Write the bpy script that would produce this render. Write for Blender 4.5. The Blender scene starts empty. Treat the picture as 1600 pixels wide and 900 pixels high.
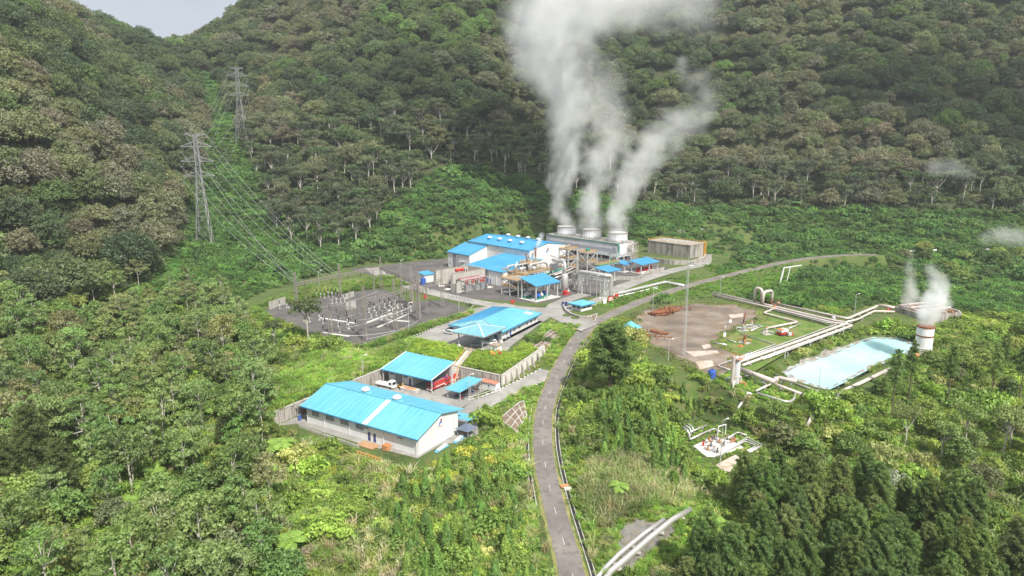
import bpy, math, random
import numpy as np
from mathutils import Vector, Matrix
SC = bpy.context.scene
COL = SC.collection
R = math.radians
# ---------------------------------------------------------------- camera
PITCH, CAMH, FOC = R(12.0), 85.0, 1067.0
cam = bpy.data.objects.new('camera', bpy.data.cameras.new('camera'))
COL.objects.link(cam)
cam.location = (0, 0, CAMH)
cam.rotation_euler = (R(78.0), 0, 0)
cam.data.lens = 36.0 * FOC / 1600.0
cam.data.sensor_width = 36.0
cam.data.clip_start = 1.0
cam.data.clip_end = 12000.0
SC.camera = cam
# ---------------------------------------------------------------- world, sun, exposure
SUN_DIR = Vector((0.46, -0.80, 1.08)).normalized()      # towards the sun
SUN_ELEV = math.asin(SUN_DIR.z)
w = bpy.data.worlds.new('World'); SC.world = w; w.use_nodes = True
nt = w.node_tree
for n in list(nt.nodes): nt.nodes.remove(n)
sky = nt.nodes.new('ShaderNodeTexSky'); sky.sky_type = 'NISHITA'; sky.sun_disc = False
sky.sun_elevation = SUN_ELEV
sky.sun_rotation = math.atan2(SUN_DIR.x, SUN_DIR.y)
sky.altitude = 1400.0; sky.air_density = 1.0; sky.dust_density = 3.0; sky.ozone_density = 1.0
# a thin overcast veils the sky: mix the sky with even cloud grey
tc = nt.nodes.new('ShaderNodeTexCoord')
nz = nt.nodes.new('ShaderNodeTexNoise'); nz.inputs['Scale'].default_value = 3.0; nz.inputs['Detail'].default_value = 6.0
mp = nt.nodes.new('ShaderNodeMapping'); mp.inputs['Scale'].default_value = (1, 1, 2.2)
cr = nt.nodes.new('ShaderNodeMapRange')
cr.inputs['From Min'].default_value = 0.35; cr.inputs['From Max'].default_value = 0.7
cr.inputs['To Min'].default_value = 5.2; cr.inputs['To Max'].default_value = 7.4
cc = nt.nodes.new('ShaderNodeMix'); cc.data_type = 'RGBA'; cc.inputs['Factor'].default_value = 0.82
cl = nt.nodes.new('ShaderNodeVectorMath'); cl.operation = 'SCALE'; cl.inputs[0].default_value = (0.97, 0.99, 1.06)
bg = nt.nodes.new('ShaderNodeBackground'); bg.inputs['Strength'].default_value = 0.13
wo = nt.nodes.new('ShaderNodeOutputWorld')
L = nt.links.new
L(tc.outputs['Generated'], mp.inputs['Vector']); L(mp.outputs['Vector'], nz.inputs['Vector'])
sz = nt.nodes.new('ShaderNodeSeparateXYZ'); L(tc.outputs['Generated'], sz.inputs[0])      # an overcast sky is about three times brighter overhead than at the horizon
zr = nt.nodes.new('ShaderNodeMapRange'); zr.inputs['To Min'].default_value = 0.36; zr.inputs['To Max'].default_value = 1.15; L(sz.outputs['Z'], zr.inputs['Value'])
mu = nt.nodes.new('ShaderNodeMath'); mu.operation = 'MULTIPLY'; L(cr.outputs['Result'], mu.inputs[0]); L(zr.outputs['Result'], mu.inputs[1])
L(nz.outputs['Fac'], cr.inputs['Value']); L(mu.outputs[0], cl.inputs['Scale'])
L(sky.outputs['Color'], cc.inputs['A']); L(cl.outputs['Vector'], cc.inputs['B'])
L(cc.outputs['Result'], bg.inputs['Color']); L(bg.outputs['Background'], wo.inputs['Surface'])
sun = bpy.data.objects.new('sun', bpy.data.lights.new('sun', 'SUN')); COL.objects.link(sun)
sun.data.energy = 4.3; sun.data.angle = R(0.6); sun.data.color = (1.0, 0.955, 0.87)
sun.rotation_euler = SUN_DIR.to_track_quat('Z', 'Y').to_euler()
sun.location = (0, 0, 900)
SC.view_settings.view_transform = 'Standard'; SC.view_settings.look = 'None'
SC.view_settings.exposure = 0.55; SC.view_settings.gamma = 1.0
SC.cycles.max_bounces = 6; SC.cycles.diffuse_bounces = 3; SC.cycles.glossy_bounces = 2
SC.cycles.transmission_bounces = 2; SC.cycles.volume_bounces = 4; SC.cycles.transparent_max_bounces = 8
SC.cycles.volume_step_rate = 2.0; SC.cycles.volume_max_steps = 256
SC.cycles.use_denoising = True
SC.cycles.caustics_reflective = False; SC.cycles.caustics_refractive = False
# ---------------------------------------------------------------- projection helpers (photo pixel 1600x900 <-> world)
def pix(x, y, z=0.0):
    "the world point at height z that stands at photo pixel (x, y)"
    dx = (x - 800) / FOC; dy = (450 - y) / FOC
    d = (dx, math.cos(PITCH) + dy * math.sin(PITCH), -math.sin(PITCH) + dy * math.cos(PITCH))
    t = (z - CAMH) / d[2]
    return (d[0] * t, d[1] * t, z)
def ray(x, y, Y, dz=0.0):
    "the point on the ray through a pixel at world distance Y, lowered by dz"
    dx = (x - 800) / FOC; dy = (450 - y) / FOC
    d = (dx, math.cos(PITCH) + dy * math.sin(PITCH), -math.sin(PITCH) + dy * math.cos(PITCH))
    t = Y / d[1]
    return (d[0] * t, Y, CAMH + d[2] * t - dz)
def project(P):
    P = np.asarray(P, float)
    v = P - np.array([0, 0, CAMH])
    d = v[..., 1] * math.cos(PITCH) - v[..., 2] * math.sin(PITCH)
    u = v[..., 1] * math.sin(PITCH) + v[..., 2] * math.cos(PITCH)
    d = np.maximum(d, 1e-3)
    return 800 + FOC * v[..., 0] / d, 450 - FOC * u / d, d
# ---------------------------------------------------------------- materials
def new_mat(name):
    m = bpy.data.materials.new(name); m.use_nodes = True
    t = m.node_tree
    for n in list(t.nodes): t.nodes.remove(n)
    return m, t
def N(t, typ, **kw):
    n = t.nodes.new(typ)
    for k, v in kw.items(): setattr(n, k, v)
    return n
def ramp(t, fac, stops):
    r = N(t, 'ShaderNodeValToRGB')
    e = r.color_ramp.elements
    while len(e) < len(stops): e.new(0.5)
    for i, (p, c) in enumerate(stops):
        e[i].position = p; e[i].color = (*c, 1)
    t.links.new(fac, r.inputs['Fac']); return r.outputs['Color']
def noise(t, scale, detail=4, stretch=None, rough=0.6, coord='Object'):
    c = N(t, 'ShaderNodeTexCoord'); n = N(t, 'ShaderNodeTexNoise')
    n.inputs['Scale'].default_value = scale; n.inputs['Detail'].default_value = detail; n.inputs['Roughness'].default_value = rough
    if stretch:
        m = N(t, 'ShaderNodeMapping'); m.inputs['Scale'].default_value = stretch
        t.links.new(c.outputs[coord], m.inputs['Vector']); t.links.new(m.outputs['Vector'], n.inputs['Vector'])
    else: t.links.new(c.outputs[coord], n.inputs['Vector'])
    return n.outputs['Fac']
def mixc(t, fac, a, b, mode='MIX'):
    m = N(t, 'ShaderNodeMix', data_type='RGBA', blend_type=mode)
    for k, v in (('Factor', fac), ('A', a), ('B', b)):
        if isinstance(v, (int, float)): m.inputs[k].default_value = v
        elif isinstance(v, tuple): m.inputs[k].default_value = (*v, 1)
        else: t.links.new(v, m.inputs[k])
    return m.outputs['Result']
def finish(m, t, col, rough=0.8, metal=0.0, bump=None, bstr=0.3, bdist=0.1, spec=0.3):
    p = N(t, 'ShaderNodeBsdfPrincipled'); o = N(t, 'ShaderNodeOutputMaterial')
    if isinstance(col, tuple): p.inputs['Base Color'].default_value = (*col, 1)
    else: t.links.new(col, p.inputs['Base Color'])
    p.inputs['Roughness'].default_value = rough; p.inputs['Metallic'].default_value = metal
    p.inputs['Specular IOR Level'].default_value = spec
    if bump is not None:
        b = N(t, 'ShaderNodeBump'); b.inputs['Strength'].default_value = bstr; b.inputs['Distance'].default_value = bdist
        t.links.new(bump, b.inputs['Height']); t.links.new(b.outputs['Normal'], p.inputs['Normal'])
    t.links.new(p.outputs['BSDF'], o.inputs['Surface']); return m
def paint(name, col, rough=0.5, metal=0.0, dirt=(0.3, 0.27, 0.23), amount=0.25, scale=0.6, stretch=(1, 1, 0.25)):
    "a paint or metal with soft dirt streaks"
    m, t = new_mat(name)
    f = noise(t, scale, 5, stretch)
    f2 = noise(t, scale * 9, 3)
    a = mixc(t, f2, tuple(c * 0.9 for c in col), tuple(min(1, c * 1.06) for c in col))
    r = ramp(t, f, [(0.42, (0, 0, 0)), (0.75, (amount,) * 3)])
    return finish(m, t, mixc(t, r, a, dirt), rough, metal)
def two_tone(name, c1, c2, scale=0.3, lo=0.35, hi=0.65, rough=0.9, c3=None, s3=2.0, bstr=0.0, stretch=None, detail=6):
    m, t = new_mat(name)
    f = noise(t, scale, detail, stretch)
    a = ramp(t, f, [(lo, c1), (hi, c2)])
    f3 = noise(t, s3, 4)
    if c3: a = mixc(t, ramp(t, f3, [(0.5, (0, 0, 0)), (0.68, (1, 1, 1))]), a, c3)
    return finish(m, t, a, rough, bump=f3 if bstr else None, bstr=bstr)
def roofpaint(name, col, dirt, amount=0.55):
    "corrugated sheet: every sheet weathered a little differently, streaks down the slope"
    m, t = new_mat(name)
    sh = noise(t, 1.0, 1, (0.01, 0.75, 0.01)); st = noise(t, 0.5, 6, (0.12, 1.6, 0.3), 0.7); fd = noise(t, 0.09, 4)
    a = mixc(t, ramp(t, sh, [(0.35, (0, 0, 0)), (0.65, (1, 1, 1))]), tuple(c * 0.9 for c in col), tuple(min(1, c * 1.08 + 0.008) for c in col))
    a = mixc(t, ramp(t, fd, [(0.4, (0, 0, 0)), (0.7, (0.45,) * 3)]), a, tuple(min(1, c * 1.1 + 0.07) for c in col))
    r = ramp(t, st, [(0.5, (0, 0, 0)), (0.74, (amount,) * 3)])
    return finish(m, t, mixc(t, r, a, dirt), 0.5, 0.0)
M = {}
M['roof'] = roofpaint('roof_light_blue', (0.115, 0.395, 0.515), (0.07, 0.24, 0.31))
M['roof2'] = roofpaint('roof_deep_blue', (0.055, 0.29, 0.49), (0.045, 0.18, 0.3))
M['roofpale'] = roofpaint('roof_faded_blue', (0.16, 0.37, 0.43), (0.1, 0.26, 0.31))
M['fascia'] = paint('fascia_blue', (0.03, 0.22, 0.42), 0.5)
M['white'] = paint('white_wall', (0.72, 0.72, 0.71), 0.6, 0.0, (0.45, 0.44, 0.42), 0.3, 0.25)
M['whitetrim'] = paint('white_trim', (0.8, 0.8, 0.78), 0.5, amount=0.1)
M['skylight'] = paint('translucent_sheet', (0.7, 0.76, 0.78), 0.35, amount=0.1)
M['cladding'] = paint('grey_cladding', (0.74, 0.75, 0.77), 0.55, 0.0, (0.33, 0.33, 0.33), 0.35, 0.12)
M['grey'] = paint('grey_paint', (0.3, 0.31, 0.33), 0.5)
M['steel'] = paint('galvanised_steel', (0.62, 0.63, 0.63), 0.45, 0.35, (0.35, 0.3, 0.25), 0.4)
M['gantry'] = paint('gantry_steel', (0.3, 0.27, 0.25), 0.6, 0.2, (0.22, 0.16, 0.12), 0.5)
M['lattice'] = paint('weathered_steel', (0.2, 0.19, 0.18), 0.6, 0.3, (0.14, 0.11, 0.09), 0.5)
M['pylon'] = paint('pylon_steel', (0.33, 0.33, 0.34), 0.5, 0.4)
M['pipe'] = paint('lagged_pipe', (0.66, 0.59, 0.54), 0.45, 0.2, (0.36, 0.24, 0.17), 0.5, 0.2, (1, 1, 1))
M['silver'] = paint('silver_lagging', (0.7, 0.68, 0.66), 0.35, 0.6, (0.4, 0.35, 0.3), 0.4, 0.15, (1, 1, 1))
M['rust'] = two_tone('rust', (0.13, 0.045, 0.025), (0.28, 0.11, 0.05), 0.8)
M['orust'] = two_tone('orange_rust', (0.4, 0.16, 0.06), (0.55, 0.3, 0.15), 1.2)
M['black'] = paint('black_rubber', (0.02, 0.02, 0.022), 0.7, amount=0.1)
M['glass'] = finish(*new_mat('dark_glass'), (0.03, 0.04, 0.05), 0.12, spec=0.6)
M['navy'] = paint('navy_paint', (0.02, 0.03, 0.16), 0.5)
M['blue'] = paint('blue_paint', (0.02, 0.09, 0.42), 0.45)
M['red'] = paint('red_paint', (0.5, 0.035, 0.03), 0.4, amount=0.2)
M['green'] = paint('green_paint', (0.01, 0.22, 0.15), 0.5, amount=0.2)
M['yellow'] = paint('yellow_paint', (0.65, 0.36, 0.05), 0.5)
M['orange'] = paint('orange_paint', (0.6, 0.2, 0.06), 0.6)
M['tan'] = paint('tan_deck', (0.32, 0.27, 0.21), 0.7, dirt=(0.25, 0.15, 0.08), amount=0.5)
M['tile'] = two_tone('clay_tile', (0.36, 0.13, 0.08), (0.48, 0.24, 0.16), 1.2)
M['timber'] = two_tone('timber', (0.42, 0.22, 0.11), (0.55, 0.36, 0.2), 2.0)
M['brown'] = paint('insulator_brown', (0.035, 0.022, 0.02), 0.35, amount=0.05)
M['porcelain'] = paint('grey_porcelain', (0.55, 0.56, 0.57), 0.4)
M['purple'] = paint('magenta_paint', (0.35, 0.01, 0.12), 0.5, amount=0.05)
M['darkroof'] = paint('slate_roof', (0.11, 0.14, 0.2), 0.6)
def concrete_mat(name, base, dark, amt=0.8, scale=0.5):
    m, t = new_mat(name)
    f = noise(t, scale, 6, (1, 1, 0.16), 0.7)
    g = noise(t, scale * 0.35, 5)
    a = mixc(t, g, tuple(c * 0.78 for c in base), tuple(c * 1.15 for c in base))
    r = ramp(t, f, [(0.46, (0, 0, 0)), (0.66, (amt,) * 3)])
    return finish(m, t, mixc(t, r, a, dark), 0.9, bump=f, bstr=0.15)
M['stained'] = concrete_mat('stained_concrete', (0.42, 0.39, 0.35), (0.1, 0.095, 0.085), 0.85, 0.45)
M['tankwall'] = concrete_mat('tank_concrete', (0.4, 0.37, 0.33), (0.07, 0.066, 0.06), 0.9, 0.3)
M['concrete'] = concrete_mat('plain_concrete', (0.46, 0.44, 0.4), (0.26, 0.24, 0.21), 0.6, 0.6)
M['cwhite'] = concrete_mat('pale_concrete', (0.66, 0.63, 0.58), (0.36, 0.32, 0.28), 0.5, 0.8)
M['slab'] = two_tone('concrete_paving', (0.24, 0.228, 0.21), (0.34, 0.325, 0.3), 0.09, 0.38, 0.62, c3=(0.25, 0.235, 0.215), s3=0.35)
M['asphalt'] = two_tone('asphalt', (0.15, 0.135, 0.125), (0.225, 0.205, 0.185), 0.09, c3=(0.125, 0.112, 0.104), s3=0.55)
M['gravel'] = two_tone('dark_gravel', (0.07, 0.066, 0.064), (0.13, 0.12, 0.115), 0.1, c3=(0.17, 0.155, 0.14), s3=1.4)
M['dirt'] = two_tone('bare_dirt', (0.13, 0.105, 0.085), (0.26, 0.215, 0.175), 0.07, 0.38, 0.62, c3=(0.2, 0.13, 0.075), s3=0.16)
M['sand'] = two_tone('pale_sand', (0.4, 0.33, 0.27), (0.55, 0.48, 0.41), 0.2, c3=(0.35, 0.27, 0.18), s3=0.5)
M['mud'] = two_tone('slope_soil', (0.14, 0.1, 0.075), (0.24, 0.18, 0.13), 0.4)
M['rock'] = two_tone('pale_rock', (0.2, 0.185, 0.16), (0.42, 0.4, 0.36), 0.6, c3=(0.16, 0.14, 0.1), s3=0.8, bstr=0.5)
M['greysoil'] = two_tone('grey_gully_soil', (0.12, 0.112, 0.104), (0.22, 0.21, 0.195), 0.5, c3=(0.2, 0.17, 0.1), s3=0.9, bstr=0.4)
M['line'] = paint('road_paint', (0.55, 0.53, 0.5), 0.7, dirt=(0.24, 0.22, 0.2), amount=0.8, scale=1.5)
M['lawn'] = two_tone('mown_grass', (0.07, 0.135, 0.02), (0.14, 0.21, 0.04), 0.15, c3=(0.2, 0.19, 0.07), s3=0.09)
M['dry'] = two_tone('dry_grass', (0.16, 0.17, 0.055), (0.28, 0.25, 0.1), 0.2, c3=(0.1, 0.15, 0.03), s3=0.3)
M['bark'] = two_tone('brown_bark', (0.09, 0.065, 0.045), (0.17, 0.13, 0.1), 1.0)
M['palebark'] = two_tone('pale_bark', (0.38, 0.35, 0.3), (0.6, 0.56, 0.5), 0.7, c3=(0.25, 0.23, 0.19), s3=1.5)
def ground_mat():
    m, t = new_mat('ground_cover')
    f = noise(t, 0.035, 8, None, 0.65); g = noise(t, 0.5, 6)
    a = ramp(t, f, [(0.3, (0.035, 0.06, 0.015)), (0.5, (0.07, 0.12, 0.025)), (0.7, (0.12, 0.15, 0.04))])
    b = mixc(t, ramp(t, g, [(0.45, (0, 0, 0)), (0.7, (0.7,) * 3)]), a, (0.15, 0.12, 0.06))
    c = N(t, 'ShaderNodeTexCoord'); sx = N(t, 'ShaderNodeSeparateXYZ'); t.links.new(c.outputs['Object'], sx.inputs[0])
    mr = N(t, 'ShaderNodeMapRange'); mr.inputs['From Min'].default_value = 14; mr.inputs['From Max'].default_value = 34; t.links.new(sx.outputs['Z'], mr.inputs['Value'])
    b = mixc(t, mr.outputs['Result'], b, mixc(t, g, (0.045, 0.055, 0.022), (0.07, 0.075, 0.035)))   # leaf litter on the wooded slopes
    return finish(m, t, b, 0.95, bump=g, bstr=0.5, bdist=0.4)
M['ground'] = ground_mat()
def water_mat():
    m, t = new_mat('milky_turquoise_water')
    f = noise(t, 0.035, 5, (1, 1, 1), 0.55)
    a = ramp(t, f, [(0.36, (0.36, 0.63, 0.66)), (0.62, (0.52, 0.74, 0.76))])
    g = noise(t, 1.2, 3)
    return finish(m, t, a, 0.22, bump=g, bstr=0.06, spec=0.5)
M['water'] = water_mat()
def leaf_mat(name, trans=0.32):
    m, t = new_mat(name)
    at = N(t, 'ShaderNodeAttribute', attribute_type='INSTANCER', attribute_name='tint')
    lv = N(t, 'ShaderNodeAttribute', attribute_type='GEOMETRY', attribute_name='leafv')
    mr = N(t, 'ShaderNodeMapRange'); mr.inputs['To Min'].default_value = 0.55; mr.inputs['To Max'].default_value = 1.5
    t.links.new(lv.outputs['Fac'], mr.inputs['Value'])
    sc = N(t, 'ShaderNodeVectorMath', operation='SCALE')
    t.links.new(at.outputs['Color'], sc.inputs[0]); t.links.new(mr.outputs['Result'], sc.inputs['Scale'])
    d = N(t, 'ShaderNodeBsdfDiffuse'); tr = N(t, 'ShaderNodeBsdfTranslucent')
    t.links.new(sc.outputs['Vector'], d.inputs['Color'])
    y = N(t, 'ShaderNodeVectorMath', operation='MULTIPLY'); y.inputs[1].default_value = (1.2, 1.25, 0.6)
    t.links.new(sc.outputs['Vector'], y.inputs[0]); t.links.new(y.outputs['Vector'], tr.inputs['Color'])
    mx = N(t, 'ShaderNodeMixShader'); mx.inputs['Fac'].default_value = trans
    t.links.new(d.outputs['BSDF'], mx.inputs[1]); t.links.new(tr.outputs['BSDF'], mx.inputs[2])
    gl = N(t, 'ShaderNodeBsdfGlossy'); gl.inputs['Roughness'].default_value = 0.55
    m2 = N(t, 'ShaderNodeMixShader'); m2.inputs['Fac'].default_value = 0.03
    t.links.new(mx.outputs['Shader'], m2.inputs[1]); t.links.new(gl.outputs['BSDF'], m2.inputs[2])
    o = N(t, 'ShaderNodeOutputMaterial'); t.links.new(m2.outputs['Shader'], o.inputs['Surface'])
    return m
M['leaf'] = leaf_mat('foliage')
# ---------------------------------------------------------------- mesh builder
class MB:
    def __init__(s): s.v = []; s.f = []
    def add(s, vs, fs):
        o = len(s.v); s.v += [tuple(p) for p in vs]; s.f += [tuple(i + o for i in f) for f in fs]; return s
    def hexa(s, a, b):
        "two quads a (bottom ring) and b (top ring)"
        return s.add(list(a) + list(b), [(3, 2, 1, 0), (4, 5, 6, 7), (0, 1, 5, 4), (1, 2, 6, 5), (2, 3, 7, 6), (3, 0, 4, 7)])
    def box(s, x0, y0, z0, x1, y1, z1):
        a = [(x0, y0, z0), (x1, y0, z0), (x1, y1, z0), (x0, y1, z0)]
        return s.hexa(a, [(x, y, z1) for x, y, _ in a])
    def cbox(s, c, d, rz=0.0):
        cx, cy, cz = c; hx, hy, hz = d[0] / 2, d[1] / 2, d[2] / 2; co, si = math.cos(rz), math.sin(rz)
        a = [(cx + x * co - y * si, cy + x * si + y * co, cz - hz) for x, y in ((-hx, -hy), (hx, -hy), (hx, hy), (-hx, hy))]
        return s.hexa(a, [(x, y, z + 2 * hz) for x, y, z in a])
    def slab(s, q, t):
        "a plate on four corners, t thick downwards"
        return s.hexa([(x, y, z - t) for x, y, z in q], q)
    def beam(s, p, q, w, h=None):
        h = h or w; p = Vector(p); q = Vector(q); d = (q - p).normalized()
        up = Vector((0, 0, 1)) if abs(d.z) < 0.95 else Vector((1, 0, 0))
        a = d.cross(up).normalized() * (w / 2); b = a.cross(d).normalized() * (h / 2)
        r = [-a - b, a - b, a + b, -a + b]
        return s.hexa([p + k for k in r], [q + k for k in r])
    def ring(s, c, n, r, k, phase=0):
        n = Vector(n).normalized(); up = Vector((0, 0, 1)) if abs(n.z) < 0.9 else Vector((0, 1, 0))
        a = n.cross(up).normalized(); b = n.cross(a)
        return [Vector(c) + (a * math.cos(2 * math.pi * i / k + phase) + b * math.sin(2 * math.pi * i / k + phase)) * r for i in range(k)]
    def tube(s, pts, r, k=8, cap=True):
        pts = [Vector(p) for p in pts]; n = len(pts)
        rr = r if isinstance(r, (list, tuple)) else [r] * n
        d = [(pts[min(i + 1, n - 1)] - pts[max(i - 1, 0)]).normalized() for i in range(n)]
        up = Vector((0, 0, 1)) if abs(d[0].z) < 0.9 else Vector((0, 1, 0))
        a = d[0].cross(up).normalized(); vs = []
        for i in range(n):
            a = (a - d[i] * a.dot(d[i]))
            if a.length < 1e-5: a = d[i].orthogonal()
            a.normalize(); b = d[i].cross(a)
            vs += [pts[i] + (a * math.cos(2 * math.pi * j / k) + b * math.sin(2 * math.pi * j / k)) * rr[i] for j in range(k)]
        fs = []
        for i in range(n - 1):
            for j in range(k):
                j2 = (j + 1) % k
                fs.append((i * k + j, i * k + j2, (i + 1) * k + j2, (i + 1) * k + j))
        if cap: fs += [tuple(range(k - 1, -1, -1)), tuple(range((n - 1) * k, n * k))]
        return s.add(vs, fs)
    def lathe(s, c, prof, k=16):
        c = Vector(c)
        vs = [c + Vector((r * math.cos(2 * math.pi * j / k), r * math.sin(2 * math.pi * j / k), z)) for r, z in prof for j in range(k)]
        fs = []
        for i in range(len(prof) - 1):
            for j in range(k):
                j2 = (j + 1) % k
                fs.append((i * k + j, i * k + j2, (i + 1) * k + j2, (i + 1) * k + j))
        fs += [tuple(range(k - 1, -1, -1)), tuple(range((len(prof) - 1) * k, len(prof) * k))]
        return s.add(vs, fs)
    def prism(s, poly, z0, z1):
        n = len(poly)
        vs = [(x, y, z0) for x, y in poly] + [(x, y, z1) for x, y in poly]
        return s.add(vs, [tuple(range(n - 1, -1, -1)), tuple(range(n, 2 * n))] + [(i, (i + 1) % n, n + (i + 1) % n, n + i) for i in range(n)])
    def build(s, name, mat, parent=None, smooth=False):
        me = bpy.data.meshes.new(name); me.from_pydata(s.v, [], s.f); me.update()
        if smooth: me.polygons.foreach_set('use_smooth', [True] * len(me.polygons))
        me.materials.append(M[mat] if isinstance(mat, str) else mat)
        o = bpy.data.objects.new(name, me); COL.objects.link(o)
        if parent: o.parent = parent
        return o
def thing(name, label, cat, loc=(0, 0, 0), ang=0.0, group=None):
    o = bpy.data.objects.new(name, None); COL.objects.link(o); o.empty_display_size = 0.5
    o.location = loc; o.rotation_euler = (0, 0, R(ang)); return tag(o, label, cat, group)
def tag(o, label, cat, group=None):
    o['label'] = label; o['category'] = cat
    if group: o['group'] = group
    return o
def struct(o): o['kind'] = 'structure'; return o
KIDS = {}
def copy_tree(src, loc=None, ang=None, label=None, group=None):
    r = src.copy(); COL.objects.link(r)
    if loc is not None: r.location = loc
    if ang is not None: r.rotation_euler = (0, 0, R(ang))
    if label: r['label'] = label
    if group: r['group'] = group
    for ch in src.children:
        c = ch.copy(); COL.objects.link(c); c.parent = r
        for g in ch.children:
            d = g.copy(); COL.objects.link(d); d.parent = c
    return r
def fillet(pts, r=1.0, n=4):
    "round the corners of a pipe run"
    P = [Vector(p) for p in pts]; out = [P[0]]
    for i in range(1, len(P) - 1):
        a = (P[i - 1] - P[i]); b = (P[i + 1] - P[i]); q = min(r, a.length * .45, b.length * .45)
        A = P[i] + a.normalized() * q; B = P[i] + b.normalized() * q
        for k in range(n + 1):
            u = k / n; out.append(A * (1 - u) ** 2 + P[i] * 2 * u * (1 - u) + B * u * u)
    return out + [P[-1]]
# ---------------------------------------------------------------- site frames
class Frame:
    def __init__(s, o, ang): s.o = o; s.ang = ang; s.c = math.cos(R(ang)); s.s = math.sin(R(ang))
    def __call__(s, x, y, z=None):
        a = s.o[0] + x * s.c - y * s.s; b = s.o[1] + x * s.s + y * s.c
        return (a, b) if z is None else (a, b, z)
YARD = Frame((-28.1, 190.3), 58)       # warehouse corner; x away to the right, y away to the left
OFF = Frame((-5.0, 288.9), 61.5)
PLANT = Frame((-5.1, 399.9), 43)
# ---------------------------------------------------------------- terrain
CTRL = [(0, 420, 0), (120, 480, 0), (-90, 370, 0), (60, 330, 0), (120, 330, 0), (-20, 300, 0), (160, 380, 0), (200, 420, 1),
        (-190, 300, 2), (-160, 330, 1), (-150, 370, 2), (-130, 420, 5), (-80, 430, 1), (-30, 470, 2),
        (-100, 150, -13), (-150, 200, -8), (-60, 130, -14), (-60, 170, -11), (-20, 150, -10.5), (10, 130, -12), (10, 165, -9.5),
        (-100, 230, -6), (-120, 280, -1), (-80, 250, -2.5), (-45, 280, -1), (-90, 200, -8), (9, 198, -8),
        (28, 200, -7), (42, 215, -3), (45, 250, -2), (30, 160, -10), (36, 168, -7.5), (60, 170, -14), (100, 150, -18), (150, 200, -14), (200, 200, -14),
        (220, 260, -9), (240, 340, -3), (62, 206, -12), (45, 150, -14), (0, 90, -16), (100, 90, -22), (-100, 90, -18),
        (110, 225, -8), (150, 240, -6), (200, 290, -4), (-250, 150, -10), (300, 150, -20), (-300, 60, -15), (300, 60, -25), (0, 40, -18),
        (80, 240, -3), (95, 250, -1)]
def RC(*a): CTRL.append(ray(*a))
for a in [(100, 540, 262, 14), (100, 400, 330, 15), (100, 300, 372, 15), (100, 200, 425, 15), (100, 100, 540, 15), (100, 25, 740, 12),
          (0, 520, 250, 12), (0, 300, 345, 15), (0, 100, 450, 15), (0, -20, 640, 12), (-300, 300, 345, 15), (-300, 0, 480, 0), (60, 0, 800, 13),
          (205, 56, 860, 16), (200, 150, 580, 15), (200, 300, 420, 15), (200, 430, 340, 12), (265, 82, 1000, 16), (240, 74, 930, 16), (285, 76, 1000, 16), (150, 38, 810, 15), (330, 44, 1000, 15), (420, -20, 1010, 13), (265, 120, 1250, 0), (190, 120, 1250, 0), (340, 110, 1300, 0), (100, 60, 1200, 0), (265, 130, 1600, 0), (300, 120, 830, 14),
          (300, 200, 660, 14), (300, 300, 540, 12), (345, 400, 445, 3), (400, 420, 420, 2), (500, 400, 470, 8), (500, 300, 570, 15), (500, 200, 665, 15),
          (500, 100, 790, 15), (450, 0, 1000, 12), (390, 10, 1010, 12), (700, 350, 525, 3), (700, 270, 600, 8), (700, 200, 670, 15), (700, 100, 770, 15),
          (700, 0, 890, 15), (600, -80, 1050, 0), (1000, 340, 600, 4), (1000, 250, 690, 15), (1000, 150, 790, 15), (1000, 50, 885, 15), (1000, -20, 960, 0),
          (1300, 400, 540, 2), (1300, 340, 585, 8), (1300, 250, 655, 15), (1300, 150, 735, 15), (1300, 50, 825, 15), (1300, -40, 920, 0),
          (1580, 400, 500, 4), (1580, 330, 565, 10), (1580, 250, 630, 15), (1580, 100, 770, 15), (1580, 0, 860, 15), (1800, 330, 565, 10), (1800, 100, 760, 15)]: RC(*a)
CTRL += [(0, 1500, 420), (900, 1400, 420), (-1200, 1500, 200), (-1200, 400, 250), (1200, 500, 150), (0, 2500, 400), ]
CT = np.array(CTRL, float)
def tps_fit(P):
    n = len(P); X = P[:, :2] / 100.0
    d = np.linalg.norm(X[:, None] - X[None], axis=2)
    K = np.where(d > 0, d * d * np.log(d + 1e-9), 0) + np.eye(n) * 0.02
    Q = np.hstack([np.ones((n, 1)), X])
    A = np.vstack([np.hstack([K, Q]), np.hstack([Q.T, np.zeros((3, 3))])])
    return X, np.linalg.solve(A, np.concatenate([P[:, 2], np.zeros(3)]))
TX, TW = tps_fit(CT)
def steps(*seg):
    out = [seg[0]]
    for end, st in zip(seg[1::2], seg[2::2]):
        n = max(1, round((end - out[-1]) / st)); a = out[-1]
        out += [a + (end - a) * (i + 1) / n for i in range(n)]
    return np.array(out)
GX = steps(-2400, -1000, 120, -330, 14, -112, 3.5, 75, 1.0, 240, 2.2, 340, 5, 1000, 14, 2400, 120)
GY = steps(0, 100, 8, 130, 2.5, 340, 1.0, 540, 2.2, 640, 5, 1100, 11, 1500, 40, 3200, 150)
XX, YY = np.meshgrid(GX, GY)
def tps_eval(x, y):
    out = np.zeros(x.shape); x = x / 100.0; y = y / 100.0
    for (a, b), wgt in zip(TX, TW[:-3]):
        r2 = (x - a) ** 2 + (y - b) ** 2
        out += wgt * 0.5 * r2 * np.log(r2 + 1e-12)
    return out + TW[-3] + TW[-2] * x + TW[-1] * y
ZZ = tps_eval(XX, YY)
ZZ = np.clip(ZZ, -40, 460)
rs = np.random.RandomState(7)
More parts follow.
